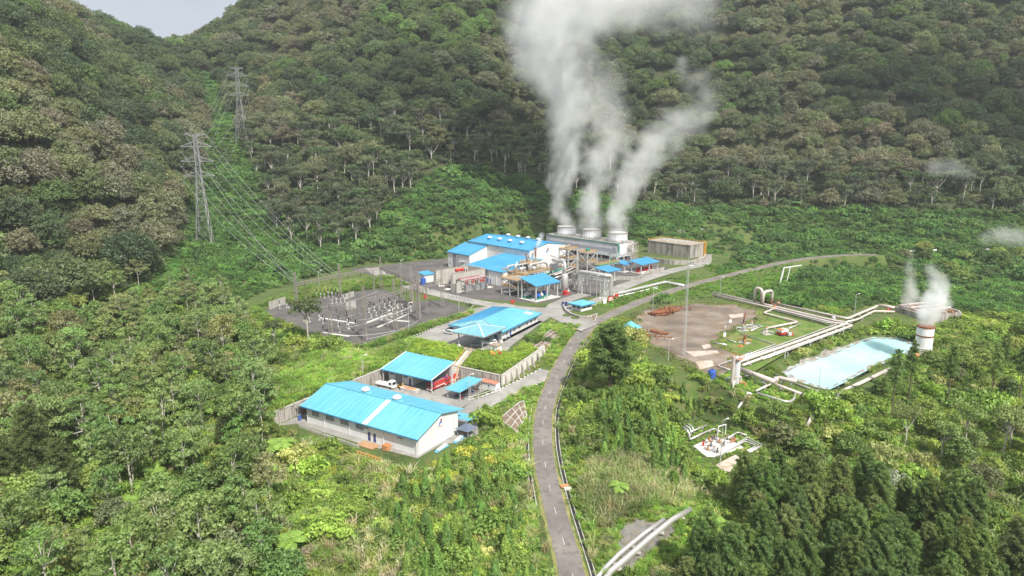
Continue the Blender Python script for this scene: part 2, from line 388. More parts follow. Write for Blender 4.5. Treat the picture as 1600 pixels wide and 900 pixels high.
for sc, am in ((150, 5), (70, 3.5), (33, 1.8)):
    k = [(rs.uniform(0, 6.28), rs.uniform(0, 6.28)) for _ in range(7)]
    wv = sum(np.sin((XX * math.cos(a) + YY * math.sin(a)) / sc * 2 + ph) for a, ph in k) / 2.6
    ZZ += wv * am * np.clip((ZZ - 12) / 60, 0, 1)
    ZZ += wv * 0.10 * am * np.clip((YY - 0) / 100, 0, 1)
def sdist(poly, X, Y):
    "signed distance to a polygon, negative inside"
    d2 = np.full(X.shape, 1e18); ins = np.zeros(X.shape, bool); n = len(poly)
    for i in range(n):
        ax, ay = poly[i][:2]; bx, by = poly[(i + 1) % n][:2]
        ex, ey = bx - ax, by - ay
        t = np.clip(((X - ax) * ex + (Y - ay) * ey) / (ex * ex + ey * ey + 1e-9), 0, 1)
        d2 = np.minimum(d2, (X - ax - ex * t) ** 2 + (Y - ay - ey * t) ** 2)
        c = ((ay > Y) != (by > Y)) & (X < ex * (Y - ay) / (ey + 1e-12 * (ey == 0)) + ax)
        ins ^= c
    return np.where(ins, -np.sqrt(d2), np.sqrt(d2))
def pdist(line, X, Y):
    "distance to a polyline and the height there"
    d2 = np.full(X.shape, 1e18); z = np.zeros(X.shape)
    for a, b in zip(line[:-1], line[1:]):
        ex, ey = b[0] - a[0], b[1] - a[1]
        t = np.clip(((X - a[0]) * ex + (Y - a[1]) * ey) / (ex * ex + ey * ey + 1e-9), 0, 1)
        q = (X - a[0] - ex * t) ** 2 + (Y - a[1] - ey * t) ** 2
        m = q < d2; d2 = np.where(m, q, d2); z = np.where(m, a[2] + (b[2] - a[2]) * t, z)
    return np.sqrt(d2), z
def flatten(poly, z, blend):
    global ZZ
    d = sdist(poly, XX, YY); u = np.clip(1 - d / blend, 0, 1); u = u * u * (3 - 2 * u)
    ZZ = ZZ * (1 - u) + (z(XX, YY) if callable(z) else z) * u
def yl(X, Y):
    dx = X - YARD.o[0]; dy = Y - YARD.o[1]
    return dx * YARD.c + dy * YARD.s, -dx * YARD.s + dy * YARD.c
def smooth_line(P, n=5):
    "Catmull-Rom through the points"
    P = [np.array(p, float) for p in P]; P = [2 * P[0] - P[1]] + P + [2 * P[-1] - P[-2]]; out = []
    for i in range(1, len(P) - 2):
        for k in range(n):
            t = k / n; a, b, c, d = P[i - 1:i + 3]
            out.append(0.5 * (2 * b + (c - a) * t + (2 * a - 5 * b + 4 * c - d) * t * t + (3 * b - a - 3 * c + d) * t ** 3))
    return [tuple(p) for p in out + [P[-2]]]
ROAD = smooth_line([pix(x, y, z) for x, y, z in ((905, 960, -12.5), (895, 900, -11.5), (879, 840, -10.6), (863, 780, -9.8), (851, 720, -9), (848, 680, -8.2), (851, 640, -7),
        (865, 600, -5.4), (884, 560, -3), (903, 530, -1), (926, 506, 0), (962, 488, 0), (1000, 472, 0), (1045, 456, 0), (1100, 440, 0.2), (1160, 425, 0.6), (1215, 412, 1.2), (1262, 404, 2), (1320, 399, 3.2), (1370, 398, 4))])
ACCESS = smooth_line([YARD(30, 4, -7), YARD(44, 7.2, -7), YARD(56, 5.6, -6.6), YARD(66, 4.0, -6.2), YARD(77, 2.4, -5.5), YARD(84, 1.6, -5.1)])
PLANT_PAD = [PLANT(-138, 64), PLANT(-128, -56), PLANT(-54, -44), pix(640, 529, 0), pix(735, 549, 0), pix(800, 552, 0), pix(852, 512, 0), pix(905, 507, 0), pix(965, 487, 0), pix(1040, 458, 0),
             pix(1100, 437, 0), pix(1135, 417, 0), PLANT(205, -34), PLANT(205, 32), PLANT(150, 98), PLANT(-30, 125), PLANT(-95, 95)]
WELL_PAD = [pix(*p, 0) for p in ((978, 522), (985, 490), (1040, 470), (1110, 447), (1200, 460), (1310, 490), (1400, 470), (1412, 488), (1330, 510), (1262, 545), (1190, 598), (1120, 612), (1060, 588), (1010, 548))]
POND = [pix(*p, -4) for p in ((1226, 583), (1262, 598), (1292, 607), (1318, 594), (1352, 576), (1385, 562), (1420, 549), (1428, 538), (1404, 529), (1365, 528), (1340, 536), (1300, 552), (1262, 566), (1238, 575))]
PAD2 = [pix(*p, -12) for p in ((1060, 672), (1100, 660), (1150, 678), (1196, 695), (1150, 722), (1118, 730), (1085, 712), (1062, 690))]
POND_SHELF = [pix(*p, -2.5) for p in ((1180, 600), (1260, 640), (1310, 630), (1400, 580), (1470, 570), (1470, 530), (1400, 512), (1330, 516), (1240, 565))]
YARD_PAD = [YARD(-9, 55), YARD(62, 55), YARD(62, 10.7), YARD(58, 3), YARD(44, 1.5), YARD(30, -4), YARD(16, -8), YARD(-4, -3), YARD(-7, 20)]
TERRACE = [YARD(62.2, 57), YARD(78, 66), YARD(95, 30), YARD(98, 11), YARD(62.2, 10.7)]
RS = [YARD(98, 11), YARD(62, 10.2), YARD(60, 9), YARD(66, 7), YARD(86, 5), YARD(108, 1), YARD(121, 6)]
LEFTSLOPE = [YARD(-9, 56), YARD(62, 56), YARD(62, 70), YARD(30, 74), YARD(-9, 72)]
flatten(PLANT_PAD, 0.0, 16)
flatten(WELL_PAD, 0.0, 14)
flatten(LEFTSLOPE, lambda X, Y: -2.6 + np.clip((yl(X, Y)[1] - 55.5) / 16, 0, 1) * 2.4, 10)
flatten(POND_SHELF, -2.5, 16)
flatten(PAD2, -12.0, 10)
flatten(TERRACE, lambda X, Y: np.minimum(0, -2.1 + np.clip((yl(X, Y)[0] - 62) / 14, 0, 1) * 2.1), 5)
flatten(RS, lambda X, Y: np.minimum(-0.4, -6.9 + np.clip((yl(X, Y)[0] - 60) / 42, 0, 1) * 6.0), 1.2)
flatten(YARD_PAD, -7.0, 1.2)
flatten([p[:2] for p in POND], -6.0, 5.5)
for line, hw, bl in ((ROAD, 4.6, 5.0), (ACCESS, 5.6, 3.5)):
    d, z = pdist(line, XX, YY); u = np.clip(1 - (d - hw) / bl, 0, 1); u = u * u * (3 - 2 * u); ZZ = ZZ * (1 - u) + z * u
# a sunken ditch runs along the right hand side of the road
def offset_line(line, off, i0=0, i1=None):
    out = []; n = len(line)
    for i in range(n):
        a = np.array(line[max(i - 1, 0)][:2]); b = np.array(line[min(i + 1, n - 1)][:2]); t = (b - a) / np.linalg.norm(b - a)
        out.append((line[i][0] + t[1] * off, line[i][1] - t[0] * off, line[i][2]))
    return out[i0:i1]
def T(x, y):
    x = np.asarray(x, float); y = np.asarray(y, float)
    i = np.clip(np.searchsorted(GX, x) - 1, 0, len(GX) - 2); j = np.clip(np.searchsorted(GY, y) - 1, 0, len(GY) - 2)
    u = np.clip((x - GX[i]) / (GX[i + 1] - GX[i]), 0, 1); v = np.clip((y - GY[j]) / (GY[j + 1] - GY[j]), 0, 1)
    return (ZZ[j, i] * (1 - u) + ZZ[j, i + 1] * u) * (1 - v) + (ZZ[j + 1, i] * (1 - u) + ZZ[j + 1, i + 1] * u) * v
def g(x, y): return float(T(x, y))
def pt(px, py, lo=-25.0, hi=330.0):
    "where the ray through a pixel meets the terrain (nearest hit)"
    ys = np.concatenate([np.arange(90, 600, 1.0), np.arange(600, 1200, 4.0)])
    dx = (px - 800) / FOC; dy = (450 - py) / FOC
    d = (dx, math.cos(PITCH) + dy * math.sin(PITCH), -math.sin(PITCH) + dy * math.cos(PITCH))
    t = ys / d[1]; X = d[0] * t; Z = CAMH + d[2] * t
    h = np.nonzero(T(X, ys) >= Z)[0]
    k = h[0] if len(h) else len(ys) - 1
    return (float(X[k]), float(ys[k]), g(X[k], ys[k]))
def np_mesh(name, verts, quads, mat, smooth=False, attrs=None):
    me = bpy.data.meshes.new(name); verts = np.asarray(verts, np.float32); quads = np.asarray(quads, np.int32); k = quads.shape[1]
    me.vertices.add(len(verts)); me.vertices.foreach_set('co', verts.ravel())
    me.loops.add(quads.size); me.loops.foreach_set('vertex_index', quads.ravel())
    me.polygons.add(len(quads)); me.polygons.foreach_set('loop_start', np.arange(0, quads.size, k, dtype=np.int32))
    me.polygons.foreach_set('loop_total', np.full(len(quads), k, np.int32))
    if smooth: me.polygons.foreach_set('use_smooth', np.ones(len(quads), bool))
    me.update(calc_edges=True)
    for an, av in (attrs or {}).items():
        a = me.attributes.new(an, 'FLOAT', 'POINT'); a.data.foreach_set('value', np.asarray(av, np.float32))
    if mat: me.materials.append(M[mat])
    return me
def obj(name, me, parent=None):
    o = bpy.data.objects.new(name, me); COL.objects.link(o)
    if parent: o.parent = parent
    return o
nx, ny = len(GX), len(GY)
I = (np.arange(ny - 1)[:, None] * nx + np.arange(nx - 1)[None]).ravel()
struct(obj('ground', np_mesh('ground', np.stack([XX, YY, ZZ], -1).reshape(-1, 3), np.stack([I, I + 1, I + nx + 1, I + nx], 1), 'ground', True)))
# ---------------------------------------------------------------- sheets: roads, paving, pond
def sheet(name, poly, z, mat, kind=True):
    mb = MB(); mb.add([(p[0], p[1], z) for p in poly], [tuple(range(len(poly)))])
    o = mb.build(name, mat); return struct(o) if kind else o
def strip(name, line, w, off, mat, parent=None, jit=0.0, seed=1):
    rnd = random.Random(seed); vs = []; n = len(line)
    for i, p in enumerate(line):
        a = np.array(line[max(i - 1, 0)][:2]); b = np.array(line[min(i + 1, n - 1)][:2]); t = (b - a) / np.linalg.norm(b - a)
        for s in (-1, -.33, .33, 1):
            o = s * (w / 2 + (rnd.uniform(-jit, jit) if abs(s) == 1 else 0))
            vs.append((p[0] + t[1] * o, p[1] - t[0] * o, p[2] + off))
    mb = MB(); mb.add(vs, [(i * 4 + k, i * 4 + k + 1, i * 4 + k + 5, i * 4 + k + 4) for i in range(n - 1) for k in range(3)])
    return mb.build(name, mat, parent)
struct(strip('road_shoulder', ROAD, 7.3, 0.05, 'dry', None, 0.45, 3))
main_road = struct(strip('main_road', ROAD, 5.9, 0.10, 'asphalt', None, 0.22))
acc = 0.0
for a, b in zip(ROAD[:-1], ROAD[1:]):
    acc += math.dist(a, b)
    if acc > 11.5:
        acc = 0.0; d = Vector(b) - Vector(a); d.normalize(); s = Vector((-d.y, d.x, 0)) * 0.075; p = Vector(a) + Vector((0, 0, 0.115)); q = p + d * 3.2
        MB().add([p - s, p + s, q + s, q - s], [(0, 1, 2, 3)]).build('lane_dash', 'line', main_road)
d = Vector(ROAD[-4]) - Vector(ROAD[-6]); 
access_road = struct(strip('access_road', ACCESS, 8.6, 0.16, 'slab'))
struct(sheet('warehouse_yard', [YARD(-8, 54.4), YARD(61.4, 54.4), YARD(61.4, 14), YARD(52, 11.5), YARD(38, 11.5), YARD(34, 2), YARD(22, -6.5), YARD(14, -4.6), YARD(10, -1.2), YARD(-1.5, -0.9), YARD(-3.2, 20), YARD(-3.2, 50)], -6.94, 'slab'))
struct(sheet('yard_lawn', [YARD(42, 11.3), YARD(54, 11.6), YARD(61.2, 13.8), YARD(61.4, 10), YARD(61, 8.6), YARD(54, 10.2), YARD(44, 11.2)], -6.86, 'dry'))
struct(sheet('gravel_pad', [PLANT(-36, 118), PLANT(-36, 0), PLANT(-14, -42), PLANT(20, -52), PLANT(60, -40), PLANT(128, -30), PLANT(150, 14), PLANT(150, 92), PLANT(20, 112)], 0.05, 'gravel'))
struct(sheet('switchyard_gravel', [pix(*p, 0) for p in ((462, 512), (500, 530), (566, 541), (640, 513), (736, 485), (695, 469), (640, 472), (600, 452), (545, 453), (500, 466), (455, 474), (408, 484), (430, 499))], 0.05, 'gravel'))
struct(strip('plant_road', smooth_line([PLANT(200, -14, 0), PLANT(160, -36, 0), PLANT(128, -36, 0), PLANT(90, -40, 0), PLANT(50, -48, 0), PLANT(20, -60, 0), PLANT(-8, -62, 0), PLANT(-24, -52, 0), PLANT(-33, -30, 0), PLANT(-38, 0, 0), PLANT(-38, 40, 0), PLANT(-32, 80, 0), PLANT(-22, 112, 0)]), 9.5, 0.10, 'slab'))
struct(sheet('office_forecourt', [pix(*p, 0) for p in ((642, 530), (738, 483), (790, 474), (850, 487), (860, 496), (846, 505), (800, 540), (790, 551), (740, 549))], 0.14, 'slab'))
struct(sheet('junction_paving', [pix(*p, 0) for p in ((848, 488), (856, 476), (880, 466), (905, 458), (925, 461), (896, 470), (882, 478), (886, 488), (905, 494), (945, 495), (930, 508), (908, 518), (898, 514), (862, 497))], 0.145, 'slab'))
struct(sheet('well_pad_dirt', [pix(*p, 0) for p in ((985, 508), (1000, 486), (1040, 478), (1090, 474), (1150, 476), (1185, 486), (1192, 498), (1150, 512), (1128, 522), (1120, 540), (1150, 556), (1148, 572), (1120, 592), (1082, 582), (1060, 562), (1030, 545), (1004, 530))], 0.05, 'dirt'))
struct(sheet('well_pad_lawn', [pix(*p, 0) for p in ((1105, 466), (1200, 488), (1300, 512), (1235, 548), (1180, 580), (1150, 575), (1152, 555), (1122, 540), (1130, 523), (1192, 500), (1186, 485), (1152, 475))], 0.09, 'lawn'))
for k, q in enumerate((((1070, 549), (1120, 548), (1124, 552), (1085, 558)), ((1086, 565), (1112, 563), (1116, 572), (1094, 578)), ((1138, 492), (1162, 490), (1160, 496), (1142, 498)), ((1096, 540), (1108, 538), (1112, 543), (1100, 546)))):
    struct(sheet('sand_patch', [pix(*p, 0) for p in q], 0.13 + 0.004 * k, 'sand'))
struct(sheet('pond_water', [pix(*p, -4.1) for p in ((1222, 584), (1262, 600), (1292, 610), (1320, 597), (1354, 579), (1387, 565), (1424, 552), (1434, 538), (1406, 526), (1365, 525), (1338, 533), (1298, 549), (1258, 563), (1234, 573))], -4.25, 'water'))
mb = MB(); npd = len(POND); vs = []
for i in range(npd * 4):
    a, b = Vector(POND[i // 4]), Vector(POND[(i // 4 + 1) % npd]); p = a.lerp(b, (i % 4) / 4); o_ = (p - Vector((143, 275, -4))); o_.z = 0; o_.normalize(); k = 1.0 + .5 * math.sin(i * 1.9)
    far = 1.15 if (i // 4 >= 9 or i // 4 == 0) else .45
    for d_ in (-1.2, 1.0 * k * far, 3.6 * k * far): q = p + o_ * d_; vs.append((q.x, q.y, max(-4.3, g(q.x, q.y)) + .14 + .25 * math.sin(i * 2.7 + d_)))
n_ = npd * 4; mb.add(vs, [(3 * i + j, 3 * ((i + 1) % n_) + j, 3 * ((i + 1) % n_) + j + 1, 3 * i + j + 1) for i in range(n_) for j in range(2)]); struct(mb.build('pond_bank', 'rock'))
def drape(name, poly, cell, dz, mat):
    "a patch laid over the terrain, its outline uneven"
    x0, y0 = min(p[0] for p in poly), min(p[1] for p in poly); x1, y1 = max(p[0] for p in poly), max(p[1] for p in poly)
    xs = np.arange(x0, x1 + cell, cell); ys = np.arange(y0, y1 + cell, cell); X, Y = np.meshgrid(xs, ys); sd = sdist(poly, X, Y) + 1.2 * np.sin(X * 1.1) * np.sin(Y * 1.3 + 1); Z = T(X, Y) + dz + .12 * np.sin(X * 2.1) * np.sin(Y * 1.7)
    mb = MB(); mb.v = [(float(a), float(b), float(c)) for a, b, c in zip(X.ravel(), Y.ravel(), Z.ravel())]; n = len(xs)
    mb.f = [(j * n + i, j * n + i + 1, j * n + n + i + 1, j * n + n + i) for j in range(len(ys) - 1) for i in range(n - 1) if sd[j, i] < 0 and sd[j + 1, i + 1] < 0]
    return struct(mb.build(name, mat, None, True))
GULLY = [pt(*q)[:2] for q in ((985, 900), (962, 905), (966, 868), (968, 828), (996, 815), (1036, 822), (1062, 818), (1050, 836), (1020, 866))]
drape('gully_bed', GULLY, .8, .1, 'greysoil')
struct(sheet('lower_pad_slab', [pix(*p, -12) for p in ((1083, 697), (1117, 682), (1152, 693), (1162, 700), (1118, 715), (1104, 714))], -11.9, 'cwhite'))
struct(sheet('lower_pad_path', [pix(*p, -12) for p in ((1118, 727), (1148, 711), (1158, 715), (1140, 738), (1128, 735))], -11.9, 'sand'))
# black and white kerbs
def kerb(name, line, w=0.3, h=0.14, step=1.1, z=0.0):
    wh, bk = MB(), MB(); acc = 0; flip = 0; buf = []
    for a, b in zip(line[:-1], line[1:]):
        a = Vector(a); b = Vector(b); n = max(1, round((b - a).length / step))
        for k in range(n):
            p = a.lerp(b, k / n); q = a.lerp(b, (k + 1) / n); flip ^= 1
            (wh if flip else bk).beam(p + Vector((0, 0, h / 2 + z)), q + Vector((0, 0, h / 2 + z)), w, h)
    o = struct(wh.build(name, 'whitetrim')); b2 = bk.build('black_kerb_blocks', 'black', o); b2['kind'] = 'stuff'; return o
kerb('kerb', offset_line(ACCESS, -4.45)[7:], z=0.1, step=1.3)
kerb('kerb', offset_line(ACCESS, 4.45)[10:], z=0.1, step=1.3)
kerb('kerb', [pix(*p, 0) for p in ((642, 528), (700, 502), (735, 483), (742, 474), (730, 468), (700, 462))], z=0.14)
kerb('kerb', [pix(*p, 0) for p in ((955, 470), (985, 457), (1020, 447), (1060, 434))], z=0.1)
# concrete drains beside the road
def drain(name, line, parent=None):
    s = struct(strip(name, line, 0.75, 0.07, 'black'))
    for sgn in (-0.52, 0.52):
        l = offset_line(line, sgn); mb = MB()
        for a, b in zip(l[:-1], l[1:]): mb.beam(Vector(a) + Vector((0, 0, 0.1)), Vector(b) + Vector((0, 0, 0.1)), 0.24, 0.26)
        mb.build('drain_wall', 'concrete', s)
    return s
drain('roadside_drain', offset_line(ROAD, 4.7, 0, 46))
drain('roadside_drain', offset_line(ROAD, -5.1, 14, 33))
# ---------------------------------------------------------------- building helpers (local frame: x away right, y away left)
def ribs(mb, a, b, c, d, n, w=0.1, h=0.07):
    "standing ribs on a roof plane running from edge a-b up to edge d-c"
    a, b, c, d = map(Vector, (a, b, c, d)); nrm = (b - a).cross(d - a).normalized()
    if nrm.z < 0: nrm = -nrm
    for i in range(n + 1):
        t = i / n; p = a.lerp(b, t); q = d.lerp(c, t); mb.beam(p + nrm * h / 2, q + nrm * h / 2, w, h)
def roof_plane(par, a, b, c, d, mat, n=0, thick=0.18, name='roof', fascia=True):
    mb = MB(); mb.slab([a, b, c, d], thick)
    if n: ribs(mb, a, b, c, d, n)
    o = mb.build(name, mat, par)
    if fascia:
        f = MB(); z = Vector((0, 0, -0.22)); f.beam(Vector(a) + z, Vector(b) + z, 0.12, 0.34); f.build('gutter', 'fascia', o)
    return o
def window(par, c, w, h, axis, kind='glass', fw=0.08, name='window'):
    "a framed window standing proud of a wall; axis 'x-' etc is the way it faces"
    s = -1 if axis[1] == '-' else 1; x, y, z = c
    fr = MB()
    def bx(mb, u0, u1, z0, z1, t0, t1):
        if axis[0] == 'x': mb.box(min(x + s * t0, x + s * t1), y + u0, z + z0, max(x + s * t0, x + s * t1), y + u1, z + z1)
        else: mb.box(x + u0, min(y + s * t0, y + s * t1), z + z0, x + u1, max(y + s * t0, y + s * t1), z + z1)
    bx(fr, -w / 2, w / 2, h / 2 - fw, h / 2, 0, .1); bx(fr, -w / 2, w / 2, -h / 2, -h / 2 + fw, 0, .1)
    bx(fr, -w / 2, -w / 2 + fw, -h / 2 + fw, h / 2 - fw, 0, .1); bx(fr, w / 2 - fw, w / 2, -h / 2 + fw, h / 2 - fw, 0, .1)
    o = fr.build(name, 'grey' if kind == 'louvre' else 'whitetrim', par)
    if kind == 'louvre':
        lv = MB(); n = max(4, int(h / 0.25))
        for i in range(n):
            zz = -h / 2 + fw + (h - 2 * fw) * (i + .1) / n; bx(lv, -w / 2 + fw, w / 2 - fw, zz, zz + (h - 2 * fw) / n * .72, .02, .07)
        lv.build('louvre_blades', 'grey', o); bk = MB(); bx(bk, -w / 2 + fw, w / 2 - fw, -h / 2 + fw, h / 2 - fw, 0.003, .02); bk.build('backing', 'lattice', o)
    else:
        gl = MB(); bx(gl, -w / 2 + fw, w / 2 - fw, -h / 2 + fw, h / 2 - fw, 0.003, .04); gl.build('pane', kind, o)
        if w > 1.2:
            mu = MB(); bx(mu, -fw / 2, fw / 2, -h / 2 + fw, h / 2 - fw, .04, .08); mu.build('mullion', 'whitetrim', o)
    return o
def door(par, c, w, h, axis, mat='navy'):
    s = -1 if axis[1] == '-' else 1; x, y, z = c
    mb, hd = MB(), MB()
    if axis[0] == 'x':
        mb.box(min(x, x + s * .08), y - w / 2, z, max(x, x + s * .08), y + w / 2, z + h); hd.box(min(x + s * .08, x + s * .16), y - w * .38, z + h * .45, max(x + s * .08, x + s * .16), y - w * .3, z + h * .5)
    else:
        mb.box(x - w / 2, min(y, y + s * .08), z, x + w / 2, max(y, y + s * .08), z + h); hd.box(x - w * .38, min(y + s * .08, y + s * .16), z + h * .45, x - w * .3, max(y + s * .08, y + s * .16), z + h * .5)
    o = mb.build('door', mat, par); hd.build('handle', 'steel', o); return o
def turbine_vent(par, c, r=1.1, base='roof'):
    x, y, z = c
    b = MB(); b.hexa([(x - r * 1.25, y - r * 1.25, z - 1.0), (x + r * 1.25, y - r * 1.25, z - 1.0), (x + r * 1.25, y + r * 1.25, z - 1.0), (x - r * 1.25, y + r * 1.25, z - 1.0)],
                     [(x - r * .8, y - r * .8, z + .3), (x + r * .8, y - r * .8, z + .3), (x + r * .8, y + r * .8, z + .3), (x - r * .8, y + r * .8, z + .3)])
    o = b.build('roof_vent', base, par)
    h = MB(); h.lathe((x, y, z + .3), [(r * .6, 0), (r * .95, .25), (r * 1.08, .6), (r * .98, .95), (r * .6, 1.25), (r * .15, 1.35)], 18)
    h.build('vent_head', 'whitetrim', o)
    v = MB()
    for i in range(14):
        a = 2 * math.pi * i / 14; v.beam((x + math.cos(a) * r, y + math.sin(a) * r, z + .5), (x + math.cos(a + .25) * r * 1.02, y + math.sin(a + .25) * r * 1.02, z + 1.15), .07, .12)
    v.build('vent_vanes', 'steel', o)
def emblem(par, O, ux, uz, n, s, plate=True, text=False):
    "company emblem on a wall: a slanting blue bar, a red crest and a green tail on a white plate"
    O, ux, uz, n = map(Vector, (O, ux, uz, n))
    P = lambda a, b, d: O + ux * a * s + uz * b * s + n * d
    def shape(pts, d0, d1):
        k = len(pts); mb = MB(); return mb.add([P(a, b, d0) for a, b in pts] + [P(a, b, d1) for a, b in pts], [tuple(range(k)), tuple(range(2 * k - 1, k - 1, -1))] + [(i, (i + 1) % k, k + (i + 1) % k, k + i) for i in range(k)])
    base = shape([(-.62, -.72), (.62, -.72), (.62, .72), (-.62, .72)], 0.02, 0.1).build('emblem_plate', 'whitetrim', par)
    shape([(-.42, -.42), (-.2, -.42), (.08, .12), (-.14, .12)], 0.1, 0.16).build('emblem_bar', 'blue', base)
    shape([(-.02, .3), (.1, .5), (.38, .5), (.46, .3), (.42, .12), (.28, .26), (.12, .2)], 0.1, 0.16).build('emblem_crest', 'red' if text else 'purple', base)
    shape([(.05, .1), (.26, .2), (.42, .06), (.36, -.14), (.16, -.2), (.02, -.1)], 0.1, 0.16).build('emblem_tail', 'blue' if text else 'green', base)
    if text:
        shape([(-.45, -.6), (.45, -.6), (.45, -.52), (-.45, -.52)], 0.1, 0.14).build('emblem_line', 'red', base)
    return base
# ---------------------------------------------------------------- warehouse
W = thing('warehouse', 'long white warehouse with blue gable roof and two vents, nearest building', 'warehouse', YARD(0, 0, -7), 58)
E_, RG, BE = 6.25, 10.1, 7.9
mb = MB()
mb.add([(0, 0, -.5), (20, 0, -.5), (20, 48, -.5), (0, 48, -.5), (0, 0, E_), (20, 0, BE), (20, 48, BE), (0, 48, E_), (10.5, 0, RG - .3), (10.5, 48, RG - .3)],
       [(0, 1, 5, 8, 4), (1, 2, 6, 5), (2, 3, 7, 9, 6), (3, 0, 4, 7), (4, 8, 9, 7), (8, 5, 6, 9)])
mb.build('wall', 'white', W)
rf = roof_plane(W, (-1.4, -1.0, E_ - .35), (-1.4, 49.6, E_ - .35), (10.5, 49.6, RG), (10.5, -1.0, RG), 'roof', 42)
roof_plane(W, (22.4, 49.6, BE - .45), (22.4, -1.0, BE - .45), (10.5, -1.0, RG), (10.5, 49.6, RG), 'roof', 42)
mb = MB(); mb.beam((10.5, -1.1, RG + .1), (10.5, 49.7, RG + .1), .5, .16); mb.build('ridge_cap', 'roof', W)
sl = (RG - E_ + .35) / 11.9
mb = MB(); mb.slab([(-1.42, 19.6, E_ - .35 + .1), (-1.42, 21.6, E_ - .35 + .1), (10.3, 21.6, RG + .03), (10.3, 19.6, RG + .03)], .05); mb.build('skylight_strip', 'skylight', W)
for y in (32.0, 18.2): turbine_vent(W, (11.6, y, RG + .1), 1.35)
mb = MB(); mb.box(-.7, 1.0, E_ - 1.15, -.05, 48, E_ - .75); mb.build('gutter_box', 'grey', W)
for y, wd in ((44.0, 3.4), (37.2, 3.6), (30.6, 3.6), (23.9, 3.4)): window(W, (0, y, 3.9), wd, 1.9, 'x-', 'louvre', .1)
for y in (19.9, 17.6): door(W, (0, y, 0), 1.0, 2.9, 'x-')
for y in (47.7, 39.6, 28.2, 13.8, .4):
    mb = MB(); mb.tube([(-.28, y, 0), (-.28, y, E_ - .9)], .11, 6); mb.build('downpipe', 'whitetrim', W)
for x in (.3, 17.5):
    mb = MB(); mb.tube([(x, -.25, 0), (x, -.25, 7.0)], .11, 6); mb.build('downpipe', 'whitetrim', W)
for y in (21.0, 7.0):
    mb = MB(); mb.box(-.5, y - 1, 4.1, -.02, y + 1, 4.2); mb.build('door_hood', 'grey', W)
emblem(W, (10.6, -.05, 6.9), (1, 0, 0), (0, 0, 1), (0, -1, 0), 2.1, True, True)
mb = MB(); mb.slab([(20.5, -3.6, 4.6), (20.5, 6, 4.6), (26.5, 6, 3.9), (26.5, -3.6, 3.9)], .15); ribs(mb, (26.5, -3.6, 3.9), (26.5, 6, 3.9), (20.5, 6, 4.6), (20.5, -3.6, 4.6), 8)
cn = mb.build('entrance_canopy', 'roof', W)
for y in (-3.2, 5.6): mb = MB(); mb.tube([(26.1, y, -.1), (26.1, y, 3.9)], .1, 6); mb.build('canopy_post', 'steel', cn)
mb = MB(); mb.box(2, 48, 0, 18, 53.5, .1); mb.hexa([(0, 48.1, 5.4), (18, 48.1, 5.4), (18, 53.5, 4.6), (0, 53.5, 4.6)], [(0, 48.1, 5.6), (18, 48.1, 5.6), (18, 53.5, 4.8), (0, 53.5, 4.8)])
mb.build('lean_to_roof', 'grey', W)
mb = MB(); mb.tube([(.3, 53.1, 0), (.3, 53.1, 4.7)], .12, 6); mb.build('lean_to_post', 'grey', W)
# stores under the lean-to and along the wall
def drum(c, mat, label, r=.55, h=1.5, group=None):
    t = thing('drum', label, 'drum', c, 0, group); mb = MB(); mb.lathe((0, 0, 0), [(r, 0), (r * 1.04, h * .33), (r, h * .36), (r, h * .63), (r * 1.04, h * .66), (r, h * .7), (r, h)], 14); mb.build('barrel', mat, t)
    mb = MB(); mb.lathe((0, 0, h), [(r * .92, 0), (r * .92, .05)], 14); mb.build('lid', mat, t); return t
drum(YARD(-.5, 51.3, -6.9), 'blue', 'blue drum under the lean-to at the far end of the warehouse')
drum(YARD(.6, 52.4, -6.9), 'porcelain', 'pale grey drum beside the blue drum under the lean-to')
def plank_stack(name, c, ang, n, l, w, mat, label, cat, rows=1, gap=.08, h=.14):
    t = thing(name, label, cat, c, ang)
    for r in range(rows):
        for i in range(n):
            mb = MB(); o = random.Random(i + r * 7).uniform(-.25, .25); mb.box(-l / 2 + o, (i - n / 2) * (w + gap), r * (h + .02) + .02, l / 2 + o, (i - n / 2) * (w + gap) + w, r * (h + .02) + h); mb.build('plank', mat, t)
    return t
plank_stack('timber_stack', YARD(-3.0, 17.6, -6.93), 148, 9, 6.5, .3, 'timber', 'low stack of brown timber below the navy doors of the warehouse', 'timber', 2)
t = thing('wooden_crate', 'orange brown wooden crate standing on its own beside the long warehouse wall', 'crate', YARD(-2.0, 10.9, -6.93), 58)
mb = MB(); mb.box(-.9, -1, 0, .9, 1, 1.7); mb.build('box', 'orange', t)
for z in (.1, .75, 1.4):
    mb = MB(); mb.box(-1, -1.1, z, 1, 1.1, z + .22); mb.build('slat', 'timber', t)
t = thing('barrier_fence', 'row of yellow barrier panels lying in the grass before the warehouse', 'barrier', YARD(-7.5, 13.5, g(*YARD(-7.5, 13.5)) + .1), 148)
for i in range(9):
    mb = MB(); mb.cbox((i * 1.15 - 5, 0, .75), (.75, .16, 1.5)); mb.build('panel', 'yellow', t)
mb = MB(); mb.box(-5.6, .09, .3, 4.8, .2, .45); mb.box(-5.6, .09, 1.1, 4.8, .2, 1.25); mb.build('rail', 'timber', t)
for k, (x, y) in enumerate(((7.2, -3.2), (15.5, -3.8))):
    t = thing('sheet_pile', ('pile of light blue roof sheets by the warehouse gable, nearer its corner', 'pile of pale blue roof sheets by the warehouse gable, nearer the gazebo')[k], 'roof sheets', YARD(x, y, -6.9), 58 + 6 * k, 'blue roof sheet piles by the gable')
    for i in range(4):
        mb = MB(); mb.cbox((.2 * i, .1 * i, .08 + .1 * i), (6.0 - .4 * i, 1.3, .07), .03 * i); mb.build('roof_sheet', ('roof', 'roofpale', 'roof', 'skylight')[i], t)
